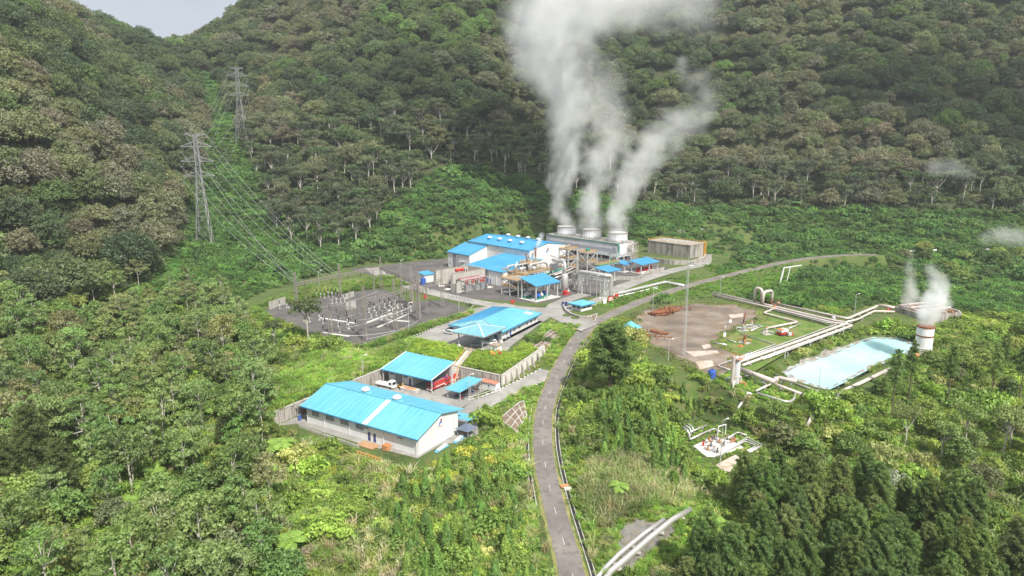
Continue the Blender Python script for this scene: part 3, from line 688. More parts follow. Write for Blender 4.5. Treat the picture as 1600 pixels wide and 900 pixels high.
t = thing('gazebo', 'small square gazebo with slate grey pyramid roof beside the warehouse gable', 'gazebo', YARD(19.4, -3.8, -6.94), 58)
mb = MB(); mb.add([(-2.6, -2.6, 2.6), (2.6, -2.6, 2.6), (2.6, 2.6, 2.6), (-2.6, 2.6, 2.6), (0, 0, 4.3), (0, 0, 2.55)], [(0, 1, 4), (1, 2, 4), (2, 3, 4), (3, 0, 4), (1, 0, 5), (2, 1, 5), (3, 2, 5), (0, 3, 5)]); mb.build('roof', 'darkroof', t)
for x in (-2, 2):
    for y in (-2, 2):
        mb = MB(); mb.box(x - .1, y - .1, 0, x + .1, y + .1, 2.7); mb.build('post', 'grey', t)
mb = MB(); mb.box(-1.6, 1.2, .4, 1.6, 1.7, .5); mb.box(-1.5, 1.3, 0, -1.3, 1.6, .4); mb.box(1.3, 1.3, 0, 1.5, 1.6, .4); mb.build('bench', 'timber', t)
# low wall in front of the warehouse
def wall_run(name, line, h, th, mat, label, piers=None, group=None, pw=.6, pd=.5, side=1, toe=0.0, cap=True):
    "a wall along a line of (x, y, base z); panels between joints, optional sloping buttresses"
    t = thing(name, label, 'wall', line[0], 0, group); o = Vector(line[0])
    for a, b in zip(line[:-1], line[1:]):
        a = Vector(a) - o; b = Vector(b) - o; n = max(1, round((b - a).length / 4.0))
        for k in range(n):
            p = a.lerp(b, k / n + .004); q = a.lerp(b, (k + 1) / n - .004); mb = MB()
            s = Vector((b - a).to_2d().to_3d()).normalized(); s = Vector((-s.y, s.x, 0)) * th / 2
            mb.hexa([p - s - Vector((0, 0, .8)), q - s - Vector((0, 0, .8)), q + s - Vector((0, 0, .8)), p + s - Vector((0, 0, .8))], [p - s + Vector((0, 0, h)), q - s + Vector((0, 0, h)), q + s + Vector((0, 0, h)), p + s + Vector((0, 0, h))])
            mb.build('panel', mat, t)
            if cap:
                mb = MB(); e = s * 1.35; z0, z1 = Vector((0, 0, h)), Vector((0, 0, h + .16)); mb.hexa([p - e + z0, q - e + z0, q + e + z0, p + e + z0], [p - e + z1, q - e + z1, q + e + z1, p + e + z1]); mb.build('coping', 'concrete', t)
            if piers:
                c = p.lerp(q, .5); dd = (q - p).normalized() * pw / 2; nn = Vector((-dd.y, dd.x, 0)).normalized() * side; mb = MB()
                f = nn * th / 2; mb.hexa([c - dd + f - Vector((0, 0, .8)), c + dd + f - Vector((0, 0, .8)), c + dd + f + nn * toe - Vector((0, 0, .8)), c - dd + f + nn * toe - Vector((0, 0, .8))],
                                     [c - dd + f + Vector((0, 0, h * .9)), c + dd + f + Vector((0, 0, h * .9)), c + dd + f + nn * pd * .3 + Vector((0, 0, h * .9)), c - dd + f + nn * pd * .3 + Vector((0, 0, h * .9))]); mb.build('buttress', 'stained', t)
    return t
wall_run('retaining_wall', [YARD(-8, 55.2, -7), YARD(30, 55.2, -7), YARD(62, 55.2, -7)], 4.7, .7, 'stained', 'stained concrete retaining wall behind the left end of the warehouse', True, side=-1, toe=.5)
wall_run('retaining_wall', [YARD(62, 54.8, -7), YARD(62, 11, -7)], 5.0, .7, 'stained', 'stained concrete retaining wall behind the workshop shed and white hut', True, side=-1, toe=.5)
wall_run('retaining_wall', [YARD(62.4, 10.5, -7.2), YARD(74, 10.3, -5.9), YARD(86, 10.2, -4.7), YARD(95, 10.2, -3.7)], 5.0, .7, 'cwhite', 'pale buttressed retaining wall along the grass bank above the road', True, side=-1, pw=.55, pd=1.2, toe=2.0)
wall_run('low_wall', [YARD(-4.6, 47, g(*YARD(-4.6, 47))), YARD(-5.2, 30, g(*YARD(-5.2, 30))), YARD(-5.6, 19, g(*YARD(-5.6, 19)))], .8, .25, 'concrete', 'low grey wall edging the grass strip in front of the warehouse', cap=False)
# ---------------------------------------------------------------- workshop shed
t = thing('workshop_shed', 'open fronted workshop under a single sloping light blue roof behind the warehouse', 'workshop', YARD(42.5, 28, -6.94), 58)
roof_plane(t, (-.3, .6, 5.5), (-.3, 25.6, 5.5), (14.8, 25.6, 8.6), (14.8, .6, 8.6), 'roof', 24, .2)
for y in (.6, 25.6): mb = MB(); mb.beam((-.3, y, 5.6), (14.8, y, 8.7), .22, .3); mb.build('roof_edge', 'skylight', t)
for x, y, h in ((.4, 1.0, 5.4), (12.2, 1.0, 8.0), (.4, 25.2, 5.4), (12.2, 25.2, 8.0)):
    mb = MB(); mb.box(x - .16, y - .16, 0, x + .16, y + .16, h); mb.build('post', 'steel', t)
mb = MB(); mb.box(3, 12.6, 0, 3.25, 24.6, 6.0); mb.box(3.25, 12.6, 0, 13.5, 12.85, 6.0); mb.box(3.25, 24.35, 0, 13.5, 24.6, 6.0); mb.box(13.25, 1, 0, 13.5, 12.6, 7.9); mb.build('wall', 'white', t)
mb = MB()
for i in range(12): mb.box(2.86, 17.8, .05 + i * .4, 2.98, 21.4, .4 + i * .4)
mb.build('roller_shutter', 'grey', t)
window(t, (3, 23.0, 3.4), 2.0, 1.3, 'x-', 'louvre'); window(t, (3, 16.0, 3.4), 2.0, 1.3, 'x-', 'louvre'); door(t, (3, 13.8, 0), .9, 2.6, 'x-')
mb = MB()
for y in (7, 13, 19): mb.beam((.2, y, 5.3), (13.5, y, 8.1), .15, .25)
mb.build('rafters', 'grey', t)
# motorcycle shelter, hut
t = thing('motorcycle_shelter', 'narrow sloping blue roof on steel posts sheltering parked motorcycles', 'shelter', YARD(42, 15.2, -6.94), 58)
roof_plane(t, (-.6, -.2, 3.75), (-.6, 6.6, 3.75), (14.4, 6.6, 4.3), (14.4, -.2, 4.3), 'roof', 8, .16, fascia=False)
for x, y in ((.4, .4), (.4, 6), (7, .4), (7, 6), (13.4, .4), (13.4, 6)):
    mb = MB(); mb.tube([(x, y, 0), (x, y, 3.7 + .036 * x)], .13, 8); mb.build('post', 'steel', t)
def motorcycle():
    t = thing('motorcycle', 'dark motorcycle parked in the row under the sloping blue shelter', 'motorcycle', (0, 0, 0), 0, 'motorcycles under the shelter')
    for x in (-.62, .62):
        mb = MB(); mb.tube([(x + math.cos(a) * .3, 0, .32 + math.sin(a) * .3) for a in [2 * math.pi * i / 12 for i in range(13)]], .06, 5, False); mb.build('wheel', 'black', t)
    mb = MB(); mb.hexa([(-.4, -.12, .35), (.35, -.12, .3), (.35, .12, .3), (-.4, .12, .35)], [(-.7, -.1, .72), (.3, -.1, .68), (.3, .1, .68), (-.7, .1, .72)]); mb.build('body', 'red', t)
    mb = MB(); mb.hexa([(-.75, -.13, .72), (.1, -.13, .68), (.1, .13, .68), (-.75, .13, .72)], [(-.72, -.1, .82), (.1, -.1, .78), (.1, .1, .78), (-.72, .1, .82)]); mb.build('seat', 'black', t)
    mb = MB(); mb.tube([(.62, 0, .32), (.42, 0, .98)], .05, 5); mb.tube([(.4, -.32, 1.0), (.42, 0, .98), (.4, .32, 1.0)], .025, 5); mb.build('fork', 'steel', t)
    return t
mo = motorcycle(); mo.location = YARD(44, 16.2, -6.93); mo.rotation_euler = (0, 0, R(150)); mo.scale = (1.25,) * 3
rnd = random.Random(5)
for i in range(13):
    c = copy_tree(mo, YARD(44.2 + (i % 7) * 1.55 + .7, 16.6 + (i // 7) * 2.6, -6.93), 150 + rnd.uniform(-8, 8))
    b = [k for k in c.children if k.name.startswith('body')][0]
    if i % 3: b.data = b.data.copy(); b.data.materials[0] = M[('black', 'navy', 'grey')[i % 3]]
for i, (px, py) in enumerate(((764, 641), (768, 642), (778, 646), (781, 643), (790, 637))):
    c = copy_tree(mo, pix(px, py, -6.9), 40 + 25 * i, 'dark motorcycle standing on the concrete corner at the gate above the ribbed slope', 'motorcycles on the gate corner')
t = thing('white_hut', 'small white hut with red brown tiled roof against the retaining wall corner', 'hut', YARD(57.4, 9.9, -6.94), 58)
mb = MB(); mb.box(0, 0, 0, 2.9, 7.8, 2.9); mb.build('wall', 'white', t)
for i in range(8):
    mb = MB(); y = i * 1.02 - .2; mb.slab([(-.4, y, 2.95), (-.4, y + 1.0, 2.95), (1.5, y + 1.0, 3.55), (1.5, y, 3.55)], .1); mb.slab([(1.5, y, 3.55), (1.5, y + 1.0, 3.55), (3.3, y + 1.0, 2.95), (3.3, y, 2.95)], .1); mb.build('roof_tile_row', 'tile', t)
window(t, (0, 6.6, 1.7), .9, .9, 'x-', 'glass'); window(t, (0, 3.2, 1.7), .9, .9, 'x-', 'glass'); door(t, (1.4, 0, 0), .9, 2.1, 'y-', 'whitetrim')
# railing on the lawn, steps
def railing(name, pts, h, label, mat='steel', rails=2, r=.05, cat='railing', group=None, post_r=None, step=3.0):
    t = thing(name, label, cat, pts[0], 0, group); o = Vector(pts[0])
    for a, b in zip(pts[:-1], pts[1:]):
        a = Vector(a) - o; b = Vector(b) - o; n = max(1, round((b - a).length / step))
        for k in range(n + (b == Vector(pts[-1]) - o)):
            p = a.lerp(b, k / n); mb = MB(); mb.tube([p, p + Vector((0, 0, h))], post_r or r, 6); mb.build('post', mat, t)
    for k in range(rails):
        mb = MB(); z = Vector((0, 0, h * (k + 1) / rails - .04))
        for a, b in zip(pts[:-1], pts[1:]): mb.tube([Vector(a) - o + z, Vector(b) - o + z], r * .9, 5)
        mb.build('rail', mat, t)
    return t
railing('lawn_railing', [YARD(43, 12.2, -6.9), YARD(47, 10.6, -6.9), YARD(57, 7.6, -6.6)], 2.0, 'white pipe railing round the small lawn beside the hut', 'whitetrim', 2, .07)
t = thing('hillside_steps', 'long flight of concrete steps with yellow handrails down from the carport to the workshop yard', 'steps', YARD(55.4, 29.3, -7), 58)
LEGS = [Vector((0, 0, 0)), Vector((7.1, 2.4, 5.2)), Vector((20.3, 5.9, 7.25))]
for a, b, n in ((LEGS[0], LEGS[1], 12), (LEGS[1], LEGS[2], 14)):
    d = b - a; sd = Vector((-d.y, d.x, 0)).normalized()
    for i in range(n):
        p = a + d * (i / n); mb = MB(); mb.cbox((p.x + .3, p.y, p.z + .1), (d.length / n * .95, 2.2, .26), math.atan2(d.y, d.x)); mb.build('step', 'cwhite', t)
    for s in (-1.2, 1.2):
        mb = MB(); mb.beam(a + sd * s, b + sd * s, .25, .5); mb.build('stringer', 'concrete', t)
        mb = MB(); mb.tube([a + sd * s + Vector((0, 0, 1.3)), b + sd * s + Vector((0, 0, 1.3))], .11, 6); mb.build('handrail', 'yellow', t)
        for k in range(4): p = a.lerp(b, k / 3) + sd * s; mb = MB(); mb.tube([p, p + Vector((0, 0, 1.3))], .08, 5); mb.build('rail_post', 'yellow', t)
# sloping rib grids that hold the banks
def rib_grid(label, quad, nu, nv, w=.32, soil='mud'):
    a, b, c, dd = [Vector(p) for p in quad]; t = thing('slope_grid', label, 'slope grid', tuple(a), 0, 'concrete rib grids on the road banks')
    P = lambda u, v: (a.lerp(b, u)).lerp(dd.lerp(c, u), v) - a
    G = lambda u, v, dz: (lambda p: Vector((p.x, p.y, g(p.x + a.x, p.y + a.y) - a.z + dz)))(P(u, v))
    mb = MB(); k = 12; vs = [G(i / k, j / k, .12) for j in range(k + 1) for i in range(k + 1)]
    mb.add(vs, [(j * 13 + i, j * 13 + i + 1, j * 13 + i + 14, j * 13 + i + 13) for j in range(k) for i in range(k)]); mb.build('soil', soil, t)
    def rib(f, n):
        mb = MB()
        for q in range(n): mb.beam(f(q / n), f((q + 1) / n), w, .3)
        mb.build('rib', 'concrete', t)
    for i in range(nu + 1): rib(lambda s_: G(i / nu, s_, .2), 5)
    for j in range(nv + 1):
        for i in range(nu): rib(lambda s_: G((i + .04 + .92 * s_) / nu, j / nv, .17), 2)
    return t
def gp(px, py, dz=0.1): p = pt(px, py); return (p[0], p[1], p[2] + dz)
rib_grid('grid of white concrete ribs on the soil bank beside the office walkway', [gp(*p) for p in ((846, 558), (874, 527), (862, 516), (829, 541))], 5, 3)
rib_grid('fan of white concrete ribs on the dark soil bank below the yard gate', [gp(*p) for p in ((780, 656), (818, 628), (823, 652), (808, 679))], 4, 3)
# ---------------------------------------------------------------- office with carport
t = thing('office_building', 'white single storey office under a long light blue hipped roof', 'office', (-5.0, 288.9, 0), 61.5)
OX, OY, OH = 36.7, 25.0, 4.0
mb = MB(); mb.box(0, 0, -.5, OX, OY, OH + .2); mb.build('wall', 'white', t)
e = [(-1.2, -1.3, OH), (OX + 2.2, -1.3, OH), (OX + 2.2, OY + 1.6, OH), (-1.2, OY + 1.6, OH)]; r1, r2 = (5.5, 12.3, 6.9), (OX - 5.5, 12.3, 6.9)
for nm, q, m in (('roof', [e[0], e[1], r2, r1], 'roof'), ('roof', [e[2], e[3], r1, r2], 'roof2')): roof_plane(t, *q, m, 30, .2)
for a, b, c, m in ((e[3], e[0], r1, 'roofpale'), (e[1], e[2], r2, 'roof')):
    mb = MB(); v = [Vector(p) for p in (a, b, c)]; lo = [p - Vector((0, 0, .2)) for p in v]; mb.add(lo + v, [(2, 1, 0), (3, 4, 5), (0, 1, 4, 3), (1, 2, 5, 4), (2, 0, 3, 5)]); mb.build('roof', m, t)
mb = MB()
for a, b in ((r1, r2), (e[0], r1), (e[3], r1), (e[1], r2), (e[2], r2)): mb.beam(Vector(a) + Vector((0, 0, .1)), Vector(b) + Vector((0, 0, .1)), .4, .14)
mb.build('ridge_cap', 'roofpale', t)
mb = MB(); zz_ = lambda y: OH + (y + 1.3) / 13.6 * 2.9 + .09
mb.slab([(31.5, 1.2, zz_(1.2)), (34.5, 1.2, zz_(1.2)), (33.2, 4.4, zz_(4.4)), (30.2, 4.4, zz_(4.4))], .05); mb.build('skylight_sheet', 'skylight', t)
mb = MB()
for a, b in zip(e, e[1:] + e[:1]): mb.beam(Vector(a) + Vector((0, 0, -.25)), Vector(b) + Vector((0, 0, -.25)), .16, .6)
mb.build('fascia_board', 'fascia', t)
for x in (5.6, 12.6, 17.8, 21.0, 25.2, 29.6, 33.6): window(t, (x, 0, 1.8), 1.7, 1.5, 'y-', 'glass' if x != 21.0 else 'porcelain')
door(t, (9.0, 0, 0), 1.2, 2.4, 'y-', 'blue'); door(t, (0, 2.4, 0), 1.3, 2.4, 'x-', 'blue')
for y in (6, 10, 14, 18, 22): window(t, (0, y, 1.8), 1.8, 1.4, 'x-', 'glass')
for x in (-.4, 36): mb = MB(); mb.tube([(x, -.3, 0), (x, -.3, 3)], .1, 6); mb.build('downpipe', 'whitetrim', t)
for y in (9.0, 12.2): mb = MB(); mb.box(-.9, y, .6, -.1, y + 1.1, 1.5); mb.build('air_conditioner', 'whitetrim', t)
mb = MB(); mb.box(-1, -2.2, -.3, 38, -.05, .14); mb.build('walkway', 'cwhite', t)
for x in (2.2, 5.2): mb = MB(); mb.box(x, -1.2, .14, x + 1.5, -.6, .6); mb.build('planter', 'grey', t)
t = thing('carport', 'open carport with faded blue pyramid roof on tall dark posts in front of the office', 'carport', YARD(78, 30, 0), 59)
q = [(-1.2, -1.4, 6.9), (16.2, -1.4, 6.9), (16.2, 15.4, 6.9), (-1.2, 15.4, 6.9)]; ap = (8.0, 7.2, 9.0)
for i in range(4):
    mb = MB(); v = [Vector(p) for p in (q[i], q[(i + 1) % 4], ap)]; lo = [p - Vector((0, 0, .2)) for p in v]; mb.add(lo + v, [(2, 1, 0), (3, 4, 5), (0, 1, 4, 3), (1, 2, 5, 4), (2, 0, 3, 5)])
    for k in range(1, 14):
        a = v[0].lerp(v[1], k / 14); b = v[2]; f = 1 - abs(k / 7 - 1); m_ = (v[0] + v[1]) / 2; up = a + (v[2] - m_) * f; mb.beam(a + Vector((0, 0, .03)), up + Vector((0, 0, .03)), .09, .07)
    mb.build('roof', 'roofpale', t)
for i in range(4): mb = MB(); mb.beam(Vector(q[i]) + Vector((0, 0, .08)), Vector(ap) + Vector((0, 0, .08)), .35, .14); mb.build('hip_cap', 'skylight', t)
mb = MB()
for i in range(4): mb.beam(Vector(q[i]) + Vector((0, 0, -.35)), Vector(q[(i + 1) % 4]) + Vector((0, 0, -.35)), .18, .35)
mb.build('fascia_board', 'grey', t)
for x, y in ((.2, .2), (.2, 12.2), (15, .2), (15, 14)):
    mb = MB(); mb.box(x - .2, y - .2, 0, x + .2, y + .2, 6.7); p = mb.build('post', 'grey', t)
    mb = MB(); mb.box(x - .5, y - .5, -.3, x + .5, y + .5, 1.2); mb.build('post_base', 'whitetrim', p)
t = thing('store_hut', 'small white square hut with flat tan lid beside the carport', 'hut', YARD(79.6, 23.9, 0), 58)
mb = MB(); mb.box(0, 0, -.4, 3.6, 3.4, 2.7); mb.build('wall', 'white', t); mb = MB(); mb.slab([(-.3, -.3, 2.9), (3.9, -.3, 2.9), (3.9, 3.7, 3.15), (-.3, 3.7, 3.15)], .18); mb.build('roof', 'tan', t)
window(t, (0, 1.7, 1.7), 1.0, .9, 'x-', 'glass')
# vehicles
def car(name, label, cat, loc, ang, body='whitetrim', kind='suv', group=None, L_=5.2, Wd=2.1):
    t = thing(name, label, cat, loc, ang, group); h = Wd / 2
    P = {'suv': [(-2.6, .45), (2.6, .45), (2.6, .95), (2.45, 1.15), (1.35, 1.25), (.6, 1.95), (-2.3, 2.0), (-2.55, 1.2)],
         'pickup': [(-2.7, .5), (2.7, .5), (2.7, 1.0), (2.5, 1.2), (1.5, 1.3), (.9, 1.95), (-.6, 1.98), (-.8, 1.25), (-2.7, 1.25)],
         'mpv': [(-2.4, .4), (2.5, .4), (2.5, .8), (1.9, 1.1), (.8, 1.85), (-1.9, 1.9), (-2.35, 1.2)]}[kind]
    mb = MB(); n = len(P); ins = lambda z: h - max(0, z - 1.15) * .28
    mb.add([(x, -ins(z), z) for x, z in P] + [(x, ins(z), z) for x, z in P], [tuple(range(n)), tuple(range(2 * n - 1, n - 1, -1))] + [((i + 1) % n, i, n + i, n + (i + 1) % n) for i in range(n)])
    mb.build('body', body, t)
    xs = {'suv': (-2.2, .75), 'pickup': (-.5, .95), 'mpv': (-1.8, .95)}[kind]; zt = 1.82; zl = 1.28
    for s in (-1, 1):
        mb = MB(); a = [(xs[0], s * (ins(zl) + .01), zl), (xs[1] + .35, s * (ins(zl) + .01), zl), (xs[1] - .2, s * (ins(zt) + .012), zt), (xs[0] + .1, s * (ins(zt) + .012), zt)]
        mb.add(a, [(0, 1, 2, 3)]); mb.build('side_window', 'glass', t)
        mb = MB(); mb.cbox((2.55 if kind != 'mpv' else 2.45, s * h * .7, .85), (.12, .4, .2)); mb.build('headlight', 'skylight', t)
        mb = MB(); mb.cbox((P[0][0] - .02, s * h * .8, 1.0), (.1, .25, .35)); mb.build('tail_light', 'red', t)
        for x in (-1.55, 1.6):
            mb = MB(); mb.tube([(x, s * (h - .22), .4), (x, s * (h + .02), .4)], .4, 12); wv = mb.build('wheel', 'black', t)
            mb = MB(); mb.tube([(x, s * (h + .02), .4), (x, s * (h + .05), .4)], .22, 10); mb.build('rim', 'steel', wv)
    i = 4 if kind != 'mpv' else 3; (xa, za), (xb, zb) = P[i], P[i + 1]; mb = MB(); mb.add([(xa + .02 - .1, -h * .82, za + .08), (xa + .02 - .1, h * .82, za + .08), (xb + .1, h * .72, zb - .06), (xb + .1, -h * .72, zb - .06)], [(0, 1, 2, 3)]); o = mb.build('windscreen', 'glass', t); o.location = (.05, 0, .03)
    return t
car('minivan', 'dark grey minivan parked at the front edge of the carport', 'car', YARD(82.2, 36.2, .16), 195, 'grey', 'mpv')
car('pickup_truck', 'white pickup truck parked under the carport behind the grey minivan', 'pickup', YARD(85.6, 35.4, .16), 192, 'whitetrim', 'pickup')
car('jeep', 'white tall off road car parked deepest under the carport', 'car', YARD(88.5, 33.0, .16), 190, 'whitetrim', 'suv')
car('parked_car', 'silver car half hidden behind the left corner of the carport', 'car', YARD(92.0, 58.5, .16), 150, 'porcelain', 'suv')
car('parked_car', 'black car standing under the far left eave of the office', 'car', YARD(96.0, 60.0, .16), 150, 'black', 'mpv')
def truck(name, label, loc, ang, cabm, bodym, fire=False):
    t = thing(name, label, 'fire engine' if fire else 'truck', loc, ang)
    mb = MB(); P = [(2.0, .6), (4.2, .6), (4.25, 1.6), (3.95, 2.9), (2.0, 2.95)]; n = 5; mb.add([(x, -1.2, z) for x, z in P] + [(x, 1.2, z) for x, z in P], [tuple(range(n)), tuple(range(2 * n - 1, n - 1, -1))] + [((i + 1) % n, i, n + i, n + (i + 1) % n) for i in range(n)]); mb.build('cab', cabm, t)
    mb = MB(); mb.add([(4.27, -1.05, 1.65), (4.27, 1.05, 1.65), (4.0, 1.0, 2.7), (4.0, -1.0, 2.7)], [(0, 1, 2, 3)]); mb.build('windscreen', 'glass', t)
    for s in (-1, 1):
        mb = MB(); mb.box(2.5, s * 1.2, 1.7, 3.7, s * 1.23, 2.6); mb.build('side_window', 'glass', t)
        mb = MB(); mb.cbox((4.28, s * .9, 1.0), (.08, .4, .25)); mb.build('headlight', 'skylight', t)
    mb = MB(); mb.box(4.2, -1.2, .5, 4.4, 1.2, .85); mb.build('bumper', 'whitetrim', t)
    if fire:
        mb = MB(); mb.box(-4.2, -1.25, .7, 1.9, 1.25, 2.9); b = mb.build('body', bodym, t)
        mb = MB(); mb.box(-4.15, -1.28, 1.2, 1.85, -1.255, 1.5); mb.box(-4.15, 1.255, 1.2, 1.85, 1.28, 1.5); mb.build('stripe', 'whitetrim', b)
        for x in (-3.6, -1.8, 0): mb = MB(); mb.box(x, -1.3, 1.6, x + 1.5, -1.26, 2.7); mb.build('locker_shutter', 'steel', b)
        mb = MB(); mb.box(2.6, -.9, 2.96, 3.2, .9, 3.15); mb.build('light_bar', 'blue', t)
        mb = MB(); mb.beam((-3.8, .5, 3.05), (1.6, .5, 3.05), .1); mb.beam((-3.8, -.1, 3.05), (1.6, -.1, 3.05), .1)
        for k in range(9): mb.beam((-3.6 + k * .6, -.1, 3.05), (-3.6 + k * .6, .5, 3.05), .07)
        mb.build('ladder', 'steel', t)
    else:
        mb = MB(); mb.box(-4.2, -1.25, .9, 1.9, 1.25, 1.05); mb.box(-4.2, -1.25, 1.05, 1.9, -1.15, 1.6); mb.box(-4.2, 1.15, 1.05, 1.9, 1.25, 1.6); mb.box(-4.2, -1.15, 1.05, -4.1, 1.15, 1.6); mb.build('bed', bodym, t)
    for x in (-2.6, 3.0):
        for s in (-1, 1): mb = MB(); mb.tube([(x, s * .9, .5), (x, s * 1.22, .5)], .5, 12); mb.build('wheel', 'black', t)
    return t
truck('fire_engine', 'red fire engine parked under the right end of the workshop roof', YARD(48.4, 31.2, -6.93), 236, 'red', 'red', True)
truck('fire_engine', 'red fire engine with white roof half hidden at the back of the workshop', YARD(56.2, 30.6, -6.93), 240, 'red', 'red', True)
truck('flatbed_truck', 'white flatbed truck with open bed beside the workshop shutter', YARD(39.2, 48.6, -6.93), -30, 'whitetrim', 'whitetrim')
t = thing('digger', 'small yellow digger arm standing beside the white flatbed truck', 'excavator', YARD(41.2, 43.0, -6.93), -60)
mb = MB(); mb.box(-1.2, -.8, 0, 1.2, -.4, .5); mb.box(-1.2, .4, 0, 1.2, .8, .5); mb.build('tracks', 'black', t)['kind'] = 'stuff'
mb = MB(); mb.box(-1.1, -.7, .55, .5, .7, 1.3); mb.build('house', 'yellow', t); mb = MB(); mb.box(-.1, -.65, 1.3, .7, .1, 2.3); mb.build('cab', 'glass', t)
mb = MB(); mb.beam((.5, .3, 1.0), (1.8, .3, 2.5), .3); mb.beam((1.8, .3, 2.5), (2.7, .3, 1.0), .25); mb.build('arm', 'yellow', t); mb = MB(); mb.hexa([(2.5, 0, .4), (3.1, 0, .4), (3.1, .6, .4), (2.5, .6, .4)], [(2.5, 0, 1.0), (2.8, 0, 1.0), (2.8, .6, 1.0), (2.5, .6, 1.0)]); mb.build('bucket', 'grey', t)
t = thing('skip', 'long open rust brown skip full of soil beside the white flatbed truck', 'skip', YARD(40.4, 37.6, -6.93), 148)
mb = MB(); mb.hexa([(-3.6, -1, 0), (3.6, -1, 0), (3.6, 1, 0), (-3.6, 1, 0)], [(-3.9, -1.2, 1.3), (3.9, -1.2, 1.3), (3.9, 1.2, 1.3), (-3.9, 1.2, 1.3)]); mb.build('body', 'cwhite', t); mb = MB(); mb.lathe((0, 0, 1.2), [(1.1, .1), (.8, .25), (.2, .35)], 10); s_ = mb.build('load', 'orust', t); s_.scale = (3.2, 1, 1)
for k, (px, py, m) in enumerate(((768, 555, 'yellow'), (772, 558, 'orange'), (778, 552, 'orange'), (781, 556, 'red'))):
    p = pt(px, py); drum((p[0], p[1], p[2] + .05), m, ('yellow drum standing on the grass edge below the white store hut', 'orange drum beside the yellow drum on the grass edge', 'orange drum farther right on the grass edge below the store hut', 'red drum at the right end of the row below the store hut')[k], .7, 1.4)
# ---------------------------------------------------------------- power house
H = thing('power_house', 'tall white power house with deep blue roofs, roof vents and a company emblem', 'power house', PLANT(0, 0, 0), 43)
mb = MB(); mb.add([(35.5, 14, 0), (70, 14, 0), (70, 75, 0), (35.5, 75, 0), (35.5, 14, 17.2), (70, 14, 18), (70, 75, 18), (35.5, 75, 17.2), (52.5, 14, 20.4), (52.5, 75, 20.4)], [(0, 1, 5, 8, 4), (1, 2, 6, 5), (2, 3, 7, 9, 6), (3, 0, 4, 7), (4, 8, 9, 7), (8, 5, 6, 9)]); mb.build('main_wall', 'white', H)
roof_plane(H, (34.8, 13.6, 17.25), (34.8, 75.6, 17.25), (52.5, 75.6, 20.7), (52.5, 13.6, 20.7), 'roof2', 44, .25)
roof_plane(H, (70.7, 75.6, 18.05), (70.7, 13.6, 18.05), (52.5, 13.6, 20.7), (52.5, 75.6, 20.7), 'roof2', 44, .25)
mb = MB(); mb.beam((52.5, 13.5, 20.8), (52.5, 75.7, 20.8), .6, .16); mb.build('ridge_cap', 'roof2', H)
for x, y in ((43.5, 62), (43.5, 51.5), (43.5, 41), (43.5, 29.5), (57.5, 58), (57.5, 48), (57.5, 38), (57.5, 28)): turbine_vent(H, (x, y, 17.25 + (x - 34.8) / 17.7 * 3.45 + .5 if x < 52 else 20.4), 1.45, 'fascia')
mb = MB(); mb.add([(19.6, 55.5, 0), (35.4, 55.5, 0), (35.4, 79, 0), (19.6, 79, 0), (19.6, 55.5, 10.9), (35.4, 55.5, 15.6), (35.4, 79, 15.6), (19.6, 79, 10.9)], [(0, 1, 5, 4), (1, 2, 6, 5), (2, 3, 7, 6), (3, 0, 4, 7), (4, 5, 6, 7)]); mb.build('wing_wall', 'white', H)
roof_plane(H, (19.0, 55.2, 10.9), (19.0, 79.5, 10.9), (35.4, 79.5, 15.9), (35.4, 55.2, 15.9), 'roof2', 18, .22)
mb = MB(); mb.add([(2.2, 2.4, 0), (35.3, 2.4, 0), (35.3, 37.5, 0), (2.2, 37.5, 0), (2.2, 2.4, 8.8), (35.3, 2.4, 12.9), (35.3, 37.5, 12.9), (2.2, 37.5, 8.8)], [(0, 1, 5, 4), (1, 2, 6, 5), (2, 3, 7, 6), (3, 0, 4, 7), (4, 5, 6, 7)]); mb.build('front_wing_wall', 'white', H)
roof_plane(H, (1.6, 2.0, 8.9), (1.6, 38.0, 8.9), (35.4, 38.0, 13.1), (35.4, 2.0, 13.1), 'roof2', 26, .22)
for x, y0, z1 in ((2.2, 2.4, 8.6),):
    for k in (8.5, 15.0, 21.5, 28.5, 34.5):
        mb = MB(); mb.tube([(x - .16, k, 0), (x - .16, k, z1)], .12, 6); mb.build('downpipe', 'whitetrim', H)
for y in (20, 45): mb = MB(); mb.tube([(35.3, y, 13), (35.3, y, 17)], .14, 6); mb.build('downpipe', 'whitetrim', H)
window(H, (2.2, 31.5, 5.6), 1.8, 1.4, 'x-', 'glass'); door(H, (2.2, 14.8, 0), 1.6, 3.4, 'x-', 'blue'); door(H, (2.2, 17.6, 0), 1.6, 3.4, 'x-', 'blue')
mb = MB()
for i in range(26): mb.box(19.45, 70.2, .1 + i * .38, 19.58, 73.4, .42 + i * .38)
mb.build('roller_shutter', 'grey', H)
window(H, (19.6, 76.4, 3.2), 1.2, 1.2, 'x-', 'glass')
mb = MB()
for y in (66, 68): mb.beam((19.2, y, 0), (19.2, y, 10), .18)
for i in range(16): mb.beam((19.2, 66, .5 + i * .6), (19.2, 68, .5 + i * .6), .12)
mb.build('ladder', 'steel', H)
for z in (3.5, 6):
    mb = MB(); mb.box(17.2, 60, z, 19.5, 64.5, z + .15); pl = mb.build('landing', 'steel', H)
    mb = MB()
    for y in (60, 62.2, 64.5): mb.beam((17.3, y, z), (17.3, y, z + 1.2), .1)
    mb.beam((17.3, 60, z + 1.2), (17.3, 64.5, z + 1.2), .1); mb.build('landing_rail', 'steel', pl)
emblem(H, (51.5, 13.97, 15.4), (1, 0, 0), (0, 0, 1), (0, -1, 0), 3.5)
mb = MB(); mb.box(35.4, 13.9, 11.2, 70.05, 13.99, 11.4); mb.box(35.4, 13.9, 6.0, 70.05, 13.99, 6.15); mb.build('wall_seam', 'cladding', H)['kind'] = 'stuff'
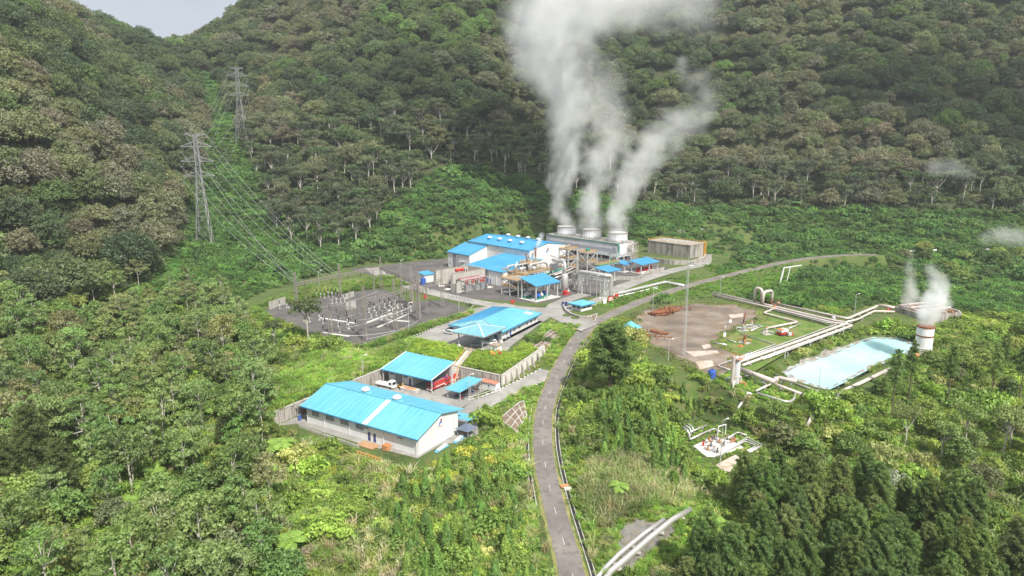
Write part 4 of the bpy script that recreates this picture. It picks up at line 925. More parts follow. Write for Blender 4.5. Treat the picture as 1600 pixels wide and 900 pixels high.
for k in range(6): mb = MB(); mb.box(35.38, 16 + k * 10, 13.4, 35.47, 16.15 + k * 10, 17.0); mb.build('cladding_seam', 'cladding', H)
mb = MB(); mb.tube(fillet([(37, 10, 6), (37, 10, 19.5)], 1), [.5, .5], 10); mb.build('exhaust_stack', 'rust', H)
# ---------------------------------------------------------------- cooling tower
t = thing('cooling_tower', 'long pale grey cooling tower block with three round fan stacks on its roof', 'cooling tower', PLANT(127, 14, 0), 43)
CW, CL, CH = 18.5, 74.0, 12.6
mb = MB(); mb.box(0, 0, 2.6, CW, CL, CH); mb.build('casing', 'cladding', t)
mb = MB(); mb.box(.6, .6, -.3, CW - .6, CL - .6, 2.58); mb.build('louvre_base', 'black', t)
for k in range(19):
    mb = MB(); mb.box(-.12, k * 4 + .1, 2.6, -.01, k * 4 + .35, CH); mb.build('cladding_rib', 'cladding', t)
for k in range(10): mb = MB(); mb.box(-.05, k * 8, 0, .45, k * 8 + .5, 2.6); mb.build('leg', 'concrete', t)
mb = MB(); mb.box(-.5, -.4, CH, CW + .5, CL + .4, CH + .25); mb.build('deck', 'concrete', t)
mb = MB()
for z in (.7, 1.25):
    mb.tube([(-.4, 0, CH + z), (-.4, CL, CH + z)], .07, 5); mb.tube([(-.4, 0, CH + z), (CW, 0, CH + z)], .07, 5)
mb.build('deck_rail', 'lattice', t)
for k in range(26): mb = MB(); mb.beam((-.4, k * CL / 25, CH), (-.4, k * CL / 25, CH + 1.25), .1); mb.build('rail_post', 'lattice', t)
for y in (8.5, 34.0, 60.5):
    mb = MB(); mb.lathe((CW / 2, y, CH + .2), [(7.6, 0), (7.2, 2.2), (7.0, 4.5), (7.15, 6.3), (7.35, 6.5), (6.9, 6.5), (6.7, 4.4), (6.8, .5)], 36); s_ = mb.build('fan_stack', 'cladding', t, True)
    mb = MB()
    for k in range(24): a = 2 * math.pi * k / 24; mb.beam((CW / 2 + math.cos(a) * 7.62, y + math.sin(a) * 7.62, CH + .3), (CW / 2 + math.cos(a) * 7.2, y + math.sin(a) * 7.2, CH + 6.4), .16)
    for z, r in ((2.4, 7.24), (4.6, 7.06)): mb.tube([(CW / 2 + math.cos(2 * math.pi * k / 36) * r, y + math.sin(2 * math.pi * k / 36) * r, CH + z) for k in range(37)], .1, 4, False)
    mb.build('stack_ribs', 'cladding', s_)['kind'] = 'stuff'
    mb = MB(); mb.tube([(CW / 2 + math.cos(2 * math.pi * k / 36) * 7.2, y + math.sin(2 * math.pi * k / 36) * 7.2, CH + 6.75) for k in range(37)], .32, 6, False); mb.build('stack_lip', 'tan', s_)
    mb = MB()
    for k in range(6): a = math.pi * k / 3; mb.hexa([(CW / 2 + math.cos(a) * .6 - math.sin(a) * .4, y + math.sin(a) * .6 + math.cos(a) * .4, CH + 4), (CW / 2 + math.cos(a) * 6.4 - math.sin(a) * .5, y + math.sin(a) * 6.4 + math.cos(a) * .5, CH + 4), (CW / 2 + math.cos(a) * 6.4 + math.sin(a) * .5, y + math.sin(a) * 6.4 - math.cos(a) * .5, CH + 4.4), (CW / 2 + math.cos(a) * .6 + math.sin(a) * .4, y + math.sin(a) * .6 - math.cos(a) * .4, CH + 4.4)], [(CW / 2 + math.cos(a) * .6 - math.sin(a) * .4, y + math.sin(a) * .6 + math.cos(a) * .4, CH + 4.1), (CW / 2 + math.cos(a) * 6.4 - math.sin(a) * .5, y + math.sin(a) * 6.4 + math.cos(a) * .5, CH + 4.1), (CW / 2 + math.cos(a) * 6.4 + math.sin(a) * .5, y + math.sin(a) * 6.4 - math.cos(a) * .5, CH + 4.5), (CW / 2 + math.cos(a) * .6 + math.sin(a) * .4, y + math.sin(a) * .6 - math.cos(a) * .4, CH + 4.5)])
    mb.build('fan_blades', 'grey', s_)
    mb = MB(); mb.tube(fillet([(-.1, y - 9.5, CH + .6), (2.2, y - 9.5, CH + 3), (4.2, y - 9.5, CH + .5)], 2), .3, 8); mb.build('vent_hoop', 'grey', t)
mb = MB(); mb.tube([(-1.1, -1.0, CH - .2), (-1.1, CL, CH - .2)], .26, 8); mb.build('header_pipe', 'green', t)
mb = MB(); mb.tube(fillet([(-1.1, 2.0, CH - .2), (-1.4, -1.5, CH - .4), (-1.4, -1.5, 7), (-3, -3.5, 6), (-14, -6, 5.6), (-17, -6.5, 5.4), (-17.2, -6.5, 0)], 1.6), .6, 10); mb.build('riser_pipe', 'green', t)
def stair_tower(par, x, y, h, w, l, n, mat='tan'):
    for k in range(n):
        z0 = h * k / n; z1 = h * (k + 1) / n; a, b = (0, l) if k % 2 == 0 else (l, 0)
        mb = MB(); mb.beam((x, y + a, z0), (x, y + b, z1), .15, .3); mb.beam((x + w, y + a, z0), (x + w, y + b, z1), .15, .3)
        for i in range(8): f = (i + .5) / 8; mb.box(x, y + a + (b - a) * f - .15, z0 + (z1 - z0) * f, x + w, y + a + (b - a) * f + .15, z0 + (z1 - z0) * f + .06)
        mb.beam((x, y + a, z0 + 1.1), (x, y + b, z1 + 1.1), .09); mb.beam((x + w, y + a, z0 + 1.1), (x + w, y + b, z1 + 1.1), .09)
        mb.build('stair_flight', mat, par)
    for xx in (x - .2, x + w + .2):
        for yy in (y, y + l): mb = MB(); mb.beam((xx, yy, 0), (xx, yy, h + 1), .2); mb.build('stair_post', mat, par)
stair_tower(t, 10, -6.5, 12.6, 1.6, 5.5, 4, 'pipe'); stair_tower(t, 13, -6.5, 12.6, 1.6, 5.5, 4, 'pipe')
# ---------------------------------------------------------------- concrete water tank
t = thing('concrete_tank', 'big stained concrete water tank with yellow roof railing on the far right of the plant', 'water tank', PLANT(174, -17, 0), 43)
for k, (x0, x1) in enumerate(((0, 7.2), (7.3, 14.4), (14.5, 21.5))): mb = MB(); mb.box(x0, 0, -1, x1, .5, 9.6); mb.build('wall_panel', 'tankwall', t)
for k in range(5): mb = MB(); mb.box(0, .52 + k * 7.7, -1, .5, .45 + (k + 1) * 7.7, 9.6); mb.build('wall_panel', 'tankwall', t)
mb = MB(); mb.box(21.0, .52, -1, 21.5, 39, 9.6); mb.box(.52, 38.5, -1, 20.98, 39, 9.6); mb.build('rear_wall', 'tankwall', t)
mb = MB(); mb.box(-.3, -.3, 9.6, 21.8, 39.3, 10.0); mb.build('roof_slab', 'stained', t)
rr = [(0, 0), (21.5, 0), (21.5, 39), (0, 39), (0, 0)]
mb = MB()
for (a, b), (c, d_) in zip(rr[:-1], rr[1:]):
    for z in (.6, 1.15): mb.tube([(a, b, 10 + z), (c, d_, 10 + z)], .08, 5)
mb.build('railing', 'yellow', t)
for (a, b), (c, d_) in zip(rr[:-1], rr[1:]):
    n = max(6, int(math.hypot(c - a, d_ - b) / 2.6))
    for k in range(n): mb = MB(); x, y = a + (c - a) * k / n, b + (d_ - b) * k / n; mb.beam((x, y, 10), (x, y, 11.15), .1); mb.build('rail_post', 'yellow', t)
mb = MB(); mb.box(17.4, -1.3, 0, 17.7, -.3, 10.6); mb.box(19.6, -1.3, 0, 19.9, -.3, 10.6)
for k in range(18): mb.box(17.7, -1.0, .5 + k * .55, 19.6, -.7, .62 + k * .55)
mb.build('ladder_cage', 'yellow', t)
wall_run('retaining_wall', [PLANT(140, 2, 0), PLANT(141, -21, 0), PLANT(151, -33, 0), PLANT(170, -31, 0), PLANT(183, -24, 0)], 3.2, .6, 'tankwall', 'low mossy concrete wall in front of the big water tank', cap=True)
# ---------------------------------------------------------------- open sided shelters over pumps
def shelter(label, o, sx, sy, z0, z1, posts, deep=.4, mat='roof2'):
    t = thing('pump_shelter', label, 'shelter', PLANT(*o, 0), 43)
    roof_plane(t, (0, 0, z0), (sx, 0, z0), (sx, sy, z1), (0, sy, z1), mat, max(6, int(sx)), .2)
    for x, y in posts:
        mb = MB(); z = z0 + (z1 - z0) * y / sy - .25; mb.box(x - .32, y - .32, 0, x + .32, y + .32, z); mb.build('post', 'steel', t)
    mb = MB()
    for x in sorted({p[0] for p in posts}): mb.beam((x, .3, z0 - .4), (x, sy - .3, z1 - .4), .25, .35)
    mb.build('rafters', 'steel', t)['kind'] = 'stuff'
    mb = MB(); mb.box(-.2, 0, -.1, sx + .2, sy, .25); mb.build('plinth', 'cwhite', t)
    return t
shelter('pump shelter with bright blue sloping roof in front of the steel pipe deck', (-12.5, -40.0), 19.5, 13.5, 8.9, 12.0, [(.8, .9), (9.6, .9), (18.4, 1.4), (.8, 12), (18.4, 12.4)])
shelter('blue roofed shelter over red fire pumps at the right end of the plant', (97.0, -29.0), 20.5, 10.5, 6.0, 7.8, [(1, 1), (10, 1), (19.5, 1), (1, 8.5), (19.5, 8.5)])
shelter('smaller blue roofed shelter just left of the red pump shelter', (92.0, -19.0), 9.0, 9.5, 5.4, 6.6, [(1, 1), (8, 1), (1, 8.5)])
shelter('blue roofed shelter behind the silver pipe portal', (60.0, -31.0), 13.5, 11.5, 6.2, 7.6, [(6.6, .4), (12.7, 6), (1, 10.5)])
def pump(loc, label, base='green', motor='blue', casing='porcelain', s=1.0, group=None):
    t = thing('pump', label, 'pump', loc, 43, group); t.scale = (s,) * 3
    mb = MB(); mb.box(-2.2, -.9, 0, 2.2, .9, .7); mb.build('base', base, t)
    mb = MB(); mb.tube([(-1.9, 0, 1.6), (.1, 0, 1.6)], .85, 14); mo_ = mb.build('motor', motor, t)
    mb = MB(); mb.box(-1.3, -.35, 2.3, -.5, .35, 2.75); mb.build('terminal_box', motor, mo_)
    mb = MB(); mb.tube([(.1, 0, 1.6), (.7, 0, 1.6)], .3, 10); mb.build('coupling', 'steel', t)
    mb = MB(); mb.tube([(.7, 0, 1.6), (2.0, 0, 1.6)], .75, 14); mb.tube([(1.4, 0, 1.6), (1.4, 0, 3.4)], .35, 10); mb.build('casing', casing, t); return t
for x, y, lb in ((-8.5, -29.5, 'grey pump on a long green base at the left of the front pump shelter'), (-6.0, -36.0, 'blue motor pump on green base at the front post of the pump shelter'), (1.2, -33.5, 'blue motor pump on green base at the right of the front pump shelter')):
    pump(PLANT(x, y, .25), lb, 'green', 'porcelain' if x == -8.5 else 'blue', s=1.25)
for k in range(4): pump(PLANT(100 + k * 4.6, -24.6 + (k % 2), .25), ('red fire pump at the left end of the right hand shelter', 'red fire pump second from the left in the right hand shelter', 'red fire pump third from the left in the right hand shelter', 'red fire pump at the right end of the right hand shelter')[k], 'red', 'red', 'red', 1.0)
wall_run('bund_wall', [PLANT(60, -22, 0), PLANT(78, -40, 0), PLANT(84, -39, 0), PLANT(98, -32.5, 0), PLANT(118, -32.5, 0)], 2.2, .4, 'stained', 'low grey bund wall round the bare plot beside the pump shelters')
# ---------------------------------------------------------------- steel pipe deck and towers
def frame_tower(name, label, o, xs, ys, levels, mat='steel', w=.55, deck='tan', braces=True, rails=True):
    t = thing(name, label, 'steel frame', PLANT(*o, 0), 43); h = levels[-1]
    for x in xs:
        for y in ys: mb = MB(); mb.beam((x, y, 0), (x, y, h), w); mb.build('column', mat, t)
    for z in levels:
        for y in ys: mb = MB(); mb.beam((xs[0], y, z), (xs[-1], y, z), w * .75, w); mb.build('beam', mat, t)
        for x in xs: mb = MB(); mb.beam((x, ys[0], z), (x, ys[-1], z), w * .75, w); mb.build('beam', mat, t)
        if deck: mb = MB(); mb.box(xs[0] - .4, ys[0] - .4, z + .3, xs[-1] + .4, ys[-1] + .4, z + .45); mb.build('deck', deck, t)
        if rails:
            q = [(xs[0], ys[0]), (xs[-1], ys[0]), (xs[-1], ys[-1]), (xs[0], ys[-1]), (xs[0], ys[0])]; mb = MB()
            for (a, b), (c, d_) in zip(q[:-1], q[1:]):
                for dz in (.9, 1.5): mb.tube([(a, b, z + dz), (c, d_, z + dz)], .09, 5)
                for k in range(4): mb.beam((a + (c - a) * k / 4, b + (d_ - b) * k / 4, z + .4), (a + (c - a) * k / 4, b + (d_ - b) * k / 4, z + 1.5), .1)
            mb.build('handrail', 'yellow' if deck else mat, t)['kind'] = 'stuff'
    if braces:
        lv = [0] + list(levels)
        for k, (z0, z1) in enumerate(zip(lv[:-1], lv[1:])):
            for y in (ys[0], ys[-1]): mb = MB(); a, b = (xs[0], xs[-1]) if k % 2 else (xs[-1], xs[0]); mb.beam((a, y, z0), (b, y, z1), w * .6); mb.build('brace', mat, t)
            for x in (xs[0], xs[-1]): mb = MB(); a, b = (ys[0], ys[-1]) if k % 2 else (ys[-1], ys[0]); mb.beam((x, a, z0), (x, b, z1), w * .6); mb.build('brace', mat, t)
    return t
def vessel(label, loc, r, l, h, mat='silver', name='pressure_vessel', vertical=False, ang=43):
    t = thing(name, label, 'vessel', loc, ang)
    if vertical: mb = MB(); mb.lathe((0, 0, h), [(r * .3, 0), (r * .8, .25), (r, .8), (r, l - .8), (r * .8, l - .25), (r * .3, l)], 18); mb.build('shell', mat, t, True)
    else: mb = MB(); mb.tube([(-l / 2 - r * .5, 0, h), (-l / 2 - r * .3, 0, h), (-l / 2, 0, h), (l / 2, 0, h), (l / 2 + r * .3, 0, h), (l / 2 + r * .5, 0, h)], [r * .2, r * .75, r, r, r * .75, r * .2], 16); mb.build('shell', mat, t, True)
    for x in ((-l * .3, l * .3) if not vertical else (-r * .6, r * .6)): mb = MB(); mb.box(x - .25, -r * .7, 0, x + .25, r * .7, h + (.6 if vertical else -r * .6)); mb.build('saddle', 'steel', t)
    mb = MB(); z = h + (l if vertical else r); mb.tube([(0, 0, z - .2), (0, 0, z + .8)], .3, 8); mb.tube([(0, 0, z + .8), (0, 0, z + .95)], .5, 10); mb.build('nozzle', mat, t)
    return t
def pipe(label, pts, r, mat='pipe', loc=None, sup=None, fil=1.2, k=8, name='pipe', bands=None, group=None):
    "a pipe run with rounded bends, standing on supports"
    t = thing(name, label, 'pipe', pts[0], 0, group); o = Vector(pts[0]); P = [Vector(p) - o for p in pts]
    mb = MB(); mb.tube(fillet(P, fil), r, k); mb.build('pipe_run', mat, t, True)
    if sup:
        for a, b in zip(P[:-1], P[1:]):
            if abs((b - a).normalized().z) > .5: continue
            n = max(1, int((b - a).length / sup))
            for i in range(n):
                p = a.lerp(b, (i + .5) / n); w_ = p + o; gz = g(w_.x, w_.y) - o.z; h_ = p.z - r - gz
                if h_ > .25: mb = MB(); mb.cbox((p.x, p.y, gz + h_ / 2 - .2), (.3, .3, h_ + .4)); mb.cbox((p.x, p.y, p.z - r - .08), (r * 2.4, r * 2.4, .16)); mb.build('support', 'concrete' if h_ < 2.5 else 'steel', t)
    return t
PL = PLANT
frame_tower('pipe_deck', 'wide grey steel pipe deck with tan floor in front of the power house', (5.5, -12.0), (0, 9, 18, 24), (0, 10, 19), (4.5, 9.0))
frame_tower('stair_frame', 'low grey steel frame with stairs at the front corner of the power house', (-11.5, -25), (0, 7, 13), (0, 7, 14), (4.6, 9.0), deck='tan')
for k, (x, y, s_) in enumerate(((10, -6, 1.0), (16, -8, 1.2), (22, -3, 1.0))):
    vessel(('small silver drum on the pipe deck, leftmost', 'larger silver drum on the middle of the pipe deck', 'small silver drum on the pipe deck nearest the power house')[k], PL(x, y, 9.5), 1.0 * s_, 4.0 * s_, 1.9, ang=43 + 90 * (k == 1))
pipe('silver pipe rising and bending over the pipe deck', [PL(6, -4, 9.6), PL(6, -4, 13.5), PL(18, -4, 13.5), PL(18, 2, 13.5), PL(18, 2, 9.6)], .6, 'silver')
pipe('second silver pipe looping over the pipe deck toward the emblem wall', [PL(12, -10.5, 9.6), PL(12, -10.5, 14.2), PL(24, -10.5, 14.2), PL(27, -10, 12.5), PL(27.5, -10, 9)], .7, 'silver')
pipe('thin tan pipe crossing the pipe deck', [PL(7, 4, 9.6), PL(7, 4, 12), PL(26, 4, 12), PL(26, 12, 12)], .4, 'pipe')
pipe('rust coloured vent pipe standing above the pipe deck', [PL(22, 3, 9.6), PL(22, 3, 17.8)], .42, 'rust')
for k in range(5): pipe('upright pale pipe standing on the pipe deck among the drums', [PL(9 + k * 3.2, -1.5 + (k % 2) * 3, 9.6), PL(9 + k * 3.2, -1.5 + (k % 2) * 3, 13.2 + (k % 3) * 1.3)], .32, ('silver', 'pipe', 'tan')[k % 3], group='upright pipes on the deck')
frame_tower('upper_platform', 'small upper steel platform with tan deck above the pipe deck', (15, -6), (0, 10), (0, 8), (13.2,), deck='tan', w=.4, braces=False)
for k, (x, y) in enumerate(((17, -4), (20, -1), (23, -4), (22, 1))): vessel(('tan valve body on the upper platform, front left', 'tan valve body on the upper platform, centre', 'tan valve body on the upper platform, front right', 'tan valve body on the upper platform, at the back')[k], PL(x, y, 13.7), .7, 2.2, .3, 'tan', 'valve', True)
frame_tower('steel_tower', 'tall open steel tower with diagonal braces right of the emblem wall', (52.0, -4.5), (0, 8.5), (0, 8), (6, 12, 17.8), w=.6)
frame_tower('steel_tower', 'second lower steel tower in front of the cooling tower', (76, 0), (0, 10), (0, 8), (6, 12.5), w=.6)
frame_tower('pipe_trestle', 'white steel trestle carrying the green pipe at the end of the cooling tower', (97, -8), (0, 8, 16), (0, 6), (8.5,), deck=None, w=.6)
frame_tower('pipe_trestle', 'low white trestle between the steel tower and the cooling tower', (72, -14), (0, 7, 14, 21), (0, 4), (6.2,), deck='green', w=.5)
for k in range(5): vessel(('tan condenser vessel low inside the tall steel tower', 'tan condenser vessel on the middle deck of the tall steel tower', 'green motor on the second tower top', 'small tan vessel on the tall tower top, left', 'small tan vessel on the tall tower top, right')[k], PL(*((56, -1, .3), (56, -1, 6.5), (81, 4, 13), (54.5, -1.5, 18.3), (58, 1, 18.3))[k]), (2.0, 1.6, .9, .8, .8)[k], (7, 6, 3, 2.4, 2.4)[k], (2.6, 2.2, 1.2, 1.2, 1.2)[k], ('tan', 'tan', 'green', 'tan', 'tan')[k])
vessel('upright silver separator drum with tall gooseneck pipe', PL(18, -33, 0), 2.0, 9, 2.0, 'silver', 'separator', True)
pipe('polished gooseneck pipe rising from the silver separator drum', [PL(18, -33, 10.5), PL(18, -33, 17.2), PL(21, -28, 17.2), PL(26, -20, 15.5), PL(30, -12, 15)], 1.0, 'silver', fil=3.2, k=12)
pipe('thin grey pipe hooped over between the separator and the emblem wall', [PL(28, -22, 0), PL(28, -22, 14.0), PL(38, -10, 14.5), PL(44, 4, 14.5)], .35, 'silver')
for k, (x, y) in enumerate(((12, -26), (24, -28), (30, -34), (36, -30))): frame_tower('pipe_support', ('low steel pipe support left of the separator drum', 'low steel pipe support behind the separator drum', 'low steel pipe support right of the separator drum', 'low steel pipe support farthest right of the separator drum')[k], (x, y), (0, 5), (0, 4), (5.2,), deck=None, w=.4, braces=False, rails=False)
for k in range(6): pipe('pale pipe lying on the low pipe rack between the deck and the steel tower', [PL(24, -20 + k * 1.5, 6.0 + (k % 2) * 1.2), PL(40, -16 + k * 1.5, 6.0 + (k % 2) * 1.2), PL(54, -10 + k * 1.5, 6.0 + (k % 2) * 1.2)], .32 + .12 * (k % 3), ('silver', 'pipe', 'green')[k % 3], group='pipes on the low rack')
pump(PL(14, -38, 0), 'red pump skid beside the silver separator drum', 'red', 'red', 'silver', 1.1)
# silver portal pipe with its trestle legs
t = thing('pipe_portal', 'white trestle portal over the plant road with two braced legs', 'trestle', PL(21.5, -43, 0), 43)
def leg(x, y, h, wx, wy, nseg):
    for dx in (0, wx):
        for dy in (0, wy): mb = MB(); mb.beam((x + dx, y + dy, 0), (x + dx, y + dy, h), .42); mb.build('leg_post', 'steel', t)
    for k in range(nseg):
        z0, z1 = h * k / nseg, h * (k + 1) / nseg
        mb = MB()
        mb.beam((x, y, z0), (x + wx, y, z1), .25); mb.beam((x + wx, y, z0), (x, y, z1), .25); mb.beam((x, y, z1), (x + wx, y, z1), .3); mb.beam((x, y, z0), (x, y + wy, z1), .25); mb.beam((x, y, z1), (x, y + wy, z1), .3)
        mb.build('leg_brace', 'steel', t)['kind'] = 'stuff'
leg(0, 0, 11.2, 3.2, 2.6, 3); leg(0, -16.4, 11.2, 3.2, 2.6, 3)
for z in (9.9, 11.4):
    for x in (0, 3.2): mb = MB(); mb.beam((x, -16.4, z), (x, 2.6, z), .35); mb.build('girder', 'steel', t)
for k in range(8): mb = MB(); y = -16 + k * 2.4; mb.beam((0, y, 9.9), (0, y + 2.4, 11.4), .22); mb.beam((0, y, 9.9), (0, y, 11.4), .22); mb.build('girder_web', 'steel', t)
pipe('fat silver pipe arching over the plant road on the trestle portal', [PL(34, -28, 6), PL(23.2, -40, 12.6), PL(23.2, -59.5, 12.9), PL(26.2, -60.5, 12.5), PL(26.2, -60.5, 1.0), PL(31, -61.5, 1.0)] , 1.15, 'silver', fil=3.0, k=14)
pipe('long fat white pipe lying on the grass from the portal to the road', [PL(26.2, -60.5, 1.1), pix(965, 459, 1.0), pix(1026, 444, 1.0), pix(1040, 440.5, 1.0), pix(1050, 443, 1.0), pix(1069, 446.5, .8)], .95, 'silver', sup=7, fil=3, k=12)
pipe('thin white pipe running beside the fat white pipe on the grass', [pix(935, 466, .5), pix(965, 463, .5), pix(1010, 453, .5), pix(1028, 448, .5)], .28, 'whitetrim', sup=8)
# transformer bays
t = thing('fire_wall', 'grey concrete fire walls dividing the transformer bays left of the power house', 'fire wall', PL(-25, 17.2, 0), 43)
for x0, y0, x1, y1, h in ((0, 0, 25.5, .8, 9.4), (0, 16.2, 25.5, 17, 9.2), (25, .82, 25.8, 16.18, 9.6), (-5, -9.5, -4.4, -4.5, 5.6), (-5, -9.5, 1.5, -8.9, 5.6)): mb = MB(); mb.box(x0, y0, -.2, x1, y1, h); mb.build('wall_slab', 'concrete', t); 
for k in range(2): mb = MB(); mb.box(-.1, (0, 16.2)[k] - .1, (9.4, 9.2)[k], 25.6, (0, 16.2)[k] + .9, (9.4, 9.2)[k] + .25); mb.build('coping', 'tan', t)
def transformer(label, o, s=1.0, main='grey', extra='red'):
    t = thing('transformer', label, 'transformer', PL(*o, 0), 43); t.scale = (s,) * 3
    mb = MB(); mb.box(-3, -2, .5, 3, 2, 4.5); mb.build('tank', main, t); mb = MB(); mb.box(-3.4, -2.4, 0, 3.4, 2.4, .5); mb.build('plinth', 'concrete', t)
    for s_ in (-1, 1):
        for k in range(7): mb = MB(); x = -2.7 + k * .9; mb.box(x - .12, s_ * 2.1, 1, x + .12, s_ * 3.2, 4.2); mb.build('radiator_fin', 'porcelain', t)
    mb = MB(); mb.tube([(-2.5, 0, 6.3), (1.5, 0, 6.3)], .7, 12); mb.box(-2, -.1, 4.5, -1.7, .1, 5.7); mb.box(.9, -.1, 4.5, 1.2, .1, 5.7); mb.build('conservator', extra, t)
    for k in range(3): mb = MB(); mb.lathe((2.2, -1.4 + k * 1.4, 4.5), [(.3, 0), (.2, .2), (.28, .4), (.18, .6), (.28, .8), (.18, 1.0), (.26, 1.2), (.1, 2.0)], 10); mb.build('bushing', 'brown', t)
    return t
transformer('large grey transformer with red conservator between the fire walls', (-12, 26, 0)[:2], 1.45, 'grey', 'red')
for k in range(3): transformer(('small auxiliary transformer under the pipe beam, left of three', 'small auxiliary transformer under the pipe beam, middle of three', 'small auxiliary transformer under the pipe beam, right of three')[k], (-22 + k * 6.0, 8.5 - k * .5), .78, ('grey', 'porcelain', 'grey')[k], 'red')
bf = frame_tower('busbar_gantry', 'flat topped frame with red busbars over the small transformers', (-26.5, 3.5), (0, 8, 16), (0, 8), (6.8,), 'lattice', .5, None, False, False)
for k in range(4): mb = MB(); mb.beam((.5, 1 + k * 2, 7.5), (16.5, 1 + k * 2, 7.5), .35); mb.build('busbar', 'red' if k in (0, 3) else 'steel', bf)
t = thing('cabin', 'small white cabin with blue roof behind the fire walls', 'cabin', PL(-26, 44, 0), 43)
mb = MB(); mb.box(0, 0, 0, 7, 6, 5.0); mb.build('wall', 'white', t); mb = MB(); mb.slab([(-.6, -.6, 5.2), (7.6, -.6, 5.2), (7.6, 6.6, 6.2), (-.6, 6.6, 6.2)], .2); mb.build('roof', 'roof2', t)
drum(PL(-28.5, 42, 0), 'blue', 'big blue tank standing beside the small white cabin', 1.6, 3.6)
for k, q in enumerate(((812, 462), (764, 449), (728, 447), (790, 456), (700, 452), (690, 447))):
    mb = MB(); mb.cbox((0, 0, .1), (5 - k * .3, 3.2, .22)); o_ = mb.build('concrete_slab', 'cwhite'); o_.location = pix(*q, .05); o_.rotation_euler = (0, 0, R(43 + 8 * k)); tag(o_, ('large pale slab on the dark gravel before the pump shelter', 'pale slab on the gravel below the blue doors', 'pale slab on the gravel before the fire walls', 'narrow pale slab on the gravel left of the pump shelter', 'small pale slab near the left fire wall', 'smallest pale slab by the plant road')[k], 'slab')
# guard house and gate
t = thing('guard_house', 'small white guard house with bright blue pyramid roof at the plant gate', 'guard house', PL(-10.3, -70.7, 0), 43)
GW, GL = 8.6, 6.9
mb = MB(); mb.box(0, 0, -.3, GW, GL, 1.3); mb.box(0, 0, 2.9, GW, GL, 3.5)
for x, y in ((0, 0), (GW - .9, 0), (0, GL - .9), (GW - .9, GL - .9), (3.6, 0), (0, 3.0)): mb.box(x, y, 1.3, x + .9, y + .9, 2.9)
mb.build('wall', 'white', t); mb = MB(); mb.box(.25, .25, 1.3, GW - .25, GL - .25, 2.9); mb.build('window_band', 'glass', t)
q = [(-1.3, -1.3, 3.5), (GW + 1.3, -1.3, 3.5), (GW + 1.3, GL + 1.3, 3.5), (-1.3, GL + 1.3, 3.5)]; ap = (GW / 2, GL / 2, 5.0)
for i in range(4): mb = MB(); mb.add([q[i], q[(i + 1) % 4], ap, (ap[0], ap[1], 3.5)], [(0, 1, 2), (1, 0, 3), (0, 2, 3), (2, 1, 3)]); mb.build('roof', 'roof', t)
mb = MB()
for i in range(4): mb.beam(Vector(q[i]) - Vector((0, 0, .25)), Vector(q[(i + 1) % 4]) - Vector((0, 0, .25)), .2, .55)
mb.build('fascia_board', 'roof2', t)
for x in (2.3, 6.0): mb = MB(); mb.box(x, -.02, 1.9, x + .1, .22, 2.9); mb.build('mullion', 'whitetrim', t)
wall_run('planter_wall', [pix(*p, 0) for p in ((880, 480), (884, 488), (892, 494), (905, 498.5), (925, 500))], 1.5, .5, 'stained', 'curved stone planter wall round the guard house lawn')
rib_grid('small white ribs on the bank right of the guard house', [pix(905, 499, 0), pix(930, 502, 0), pix(933, 487, 1.2), pix(908, 493, 1.4)], 3, 1, .35)
def sign(label, loc, ang, w, h, z, mat, posts=2, name='sign'):
    t = thing(name, label, 'sign', loc, ang); mb = MB(); mb.box(-w / 2, -.06, z, w / 2, .06, z + h); mb.build('board', mat, t)
    for s in ((-w * .35, w * .35) if posts == 2 else (0,)): mb = MB(); mb.tube([(s, .12, -.3), (s, .12, z + h * .9)], .07, 6); mb.build('post', 'steel', t)
    return t
t = sign('large red notice board on the grass right of the guard house', pix(954, 472, 0), 30, 3.6, 2.6, .6, 'red'); mb = MB(); mb.box(-1.4, -.1, 1.0, 1.4, -.07, 1.4); mb.box(-1.2, -.1, 1.9, 1.2, -.07, 2.5); mb.build('board_print', 'whitetrim', t)['kind'] = 'stuff'
sign('smaller red notice board behind the large red one', pix(963, 466, 0), 30, 2.4, 1.8, .8, 'red'); sign('white notice board left of the large red board', pix(945, 475, 0), 20, 2.0, 2.6, .3, 'whitetrim', 1)
sign('red square sign standing by the switchyard fence', pix(665, 468.5, 0), -5, 2.1, 2.2, .8, 'red', 1)
sign('red fire point sign on the dark gravel before the pump shelter', pix(801, 474, 0), 30, 2.4, 1.6, .2, 'red')
for k in range(2): drum(pix(879.5 + k * 5.0, 477.5, .15), 'navy', ('navy and white drum beside the guard house, left of two', 'navy and white drum beside the guard house, right of two')[k], .75, 2.0)
# ---------------------------------------------------------------- switchyard
def lattice_col(t, x, y, h, w=1.5, w2=.7, n=8, nm='column', mat='lattice', r=.16):
    mb = MB(); C = lambda i, z: (x + (-1, 1, 1, -1)[i] * (w + (w2 - w) * z / h) / 2, y + (-1, -1, 1, 1)[i] * (w + (w2 - w) * z / h) / 2, z)
    for i in range(4): mb.beam(C(i, 0), C(i, h), r)
    for k in range(n):
        z0, z1 = h * k / n, h * (k + 1) / n
        for i in range(4): mb.beam(C(i, z0), C((i + 1) % 4, z1), r * .65); mb.beam(C(i, z1), C((i + 1) % 4, z1), r * .6)
    return mb.build(nm, mat, t)
def lattice_beam(t, p, q, w=1.2, n=12, nm='beam', mat='lattice', r=.15):
    p, q = Vector(p), Vector(q); d = (q - p).normalized(); s = Vector((-d.y, d.x, 0)) * w / 2; u = Vector((0, 0, w / 2)); mb = MB()
    C = [s + u, s - u, -s - u, -s + u]
    for c in C: mb.beam(p + c, q + c, r)
    for k in range(n):
        a, b = p.lerp(q, k / n), p.lerp(q, (k + 1) / n)
        for i in range(4): mb.beam(a + C[i], b + C[(i + 1) % 4], r * .6)
    return mb.build(nm, mat, t)
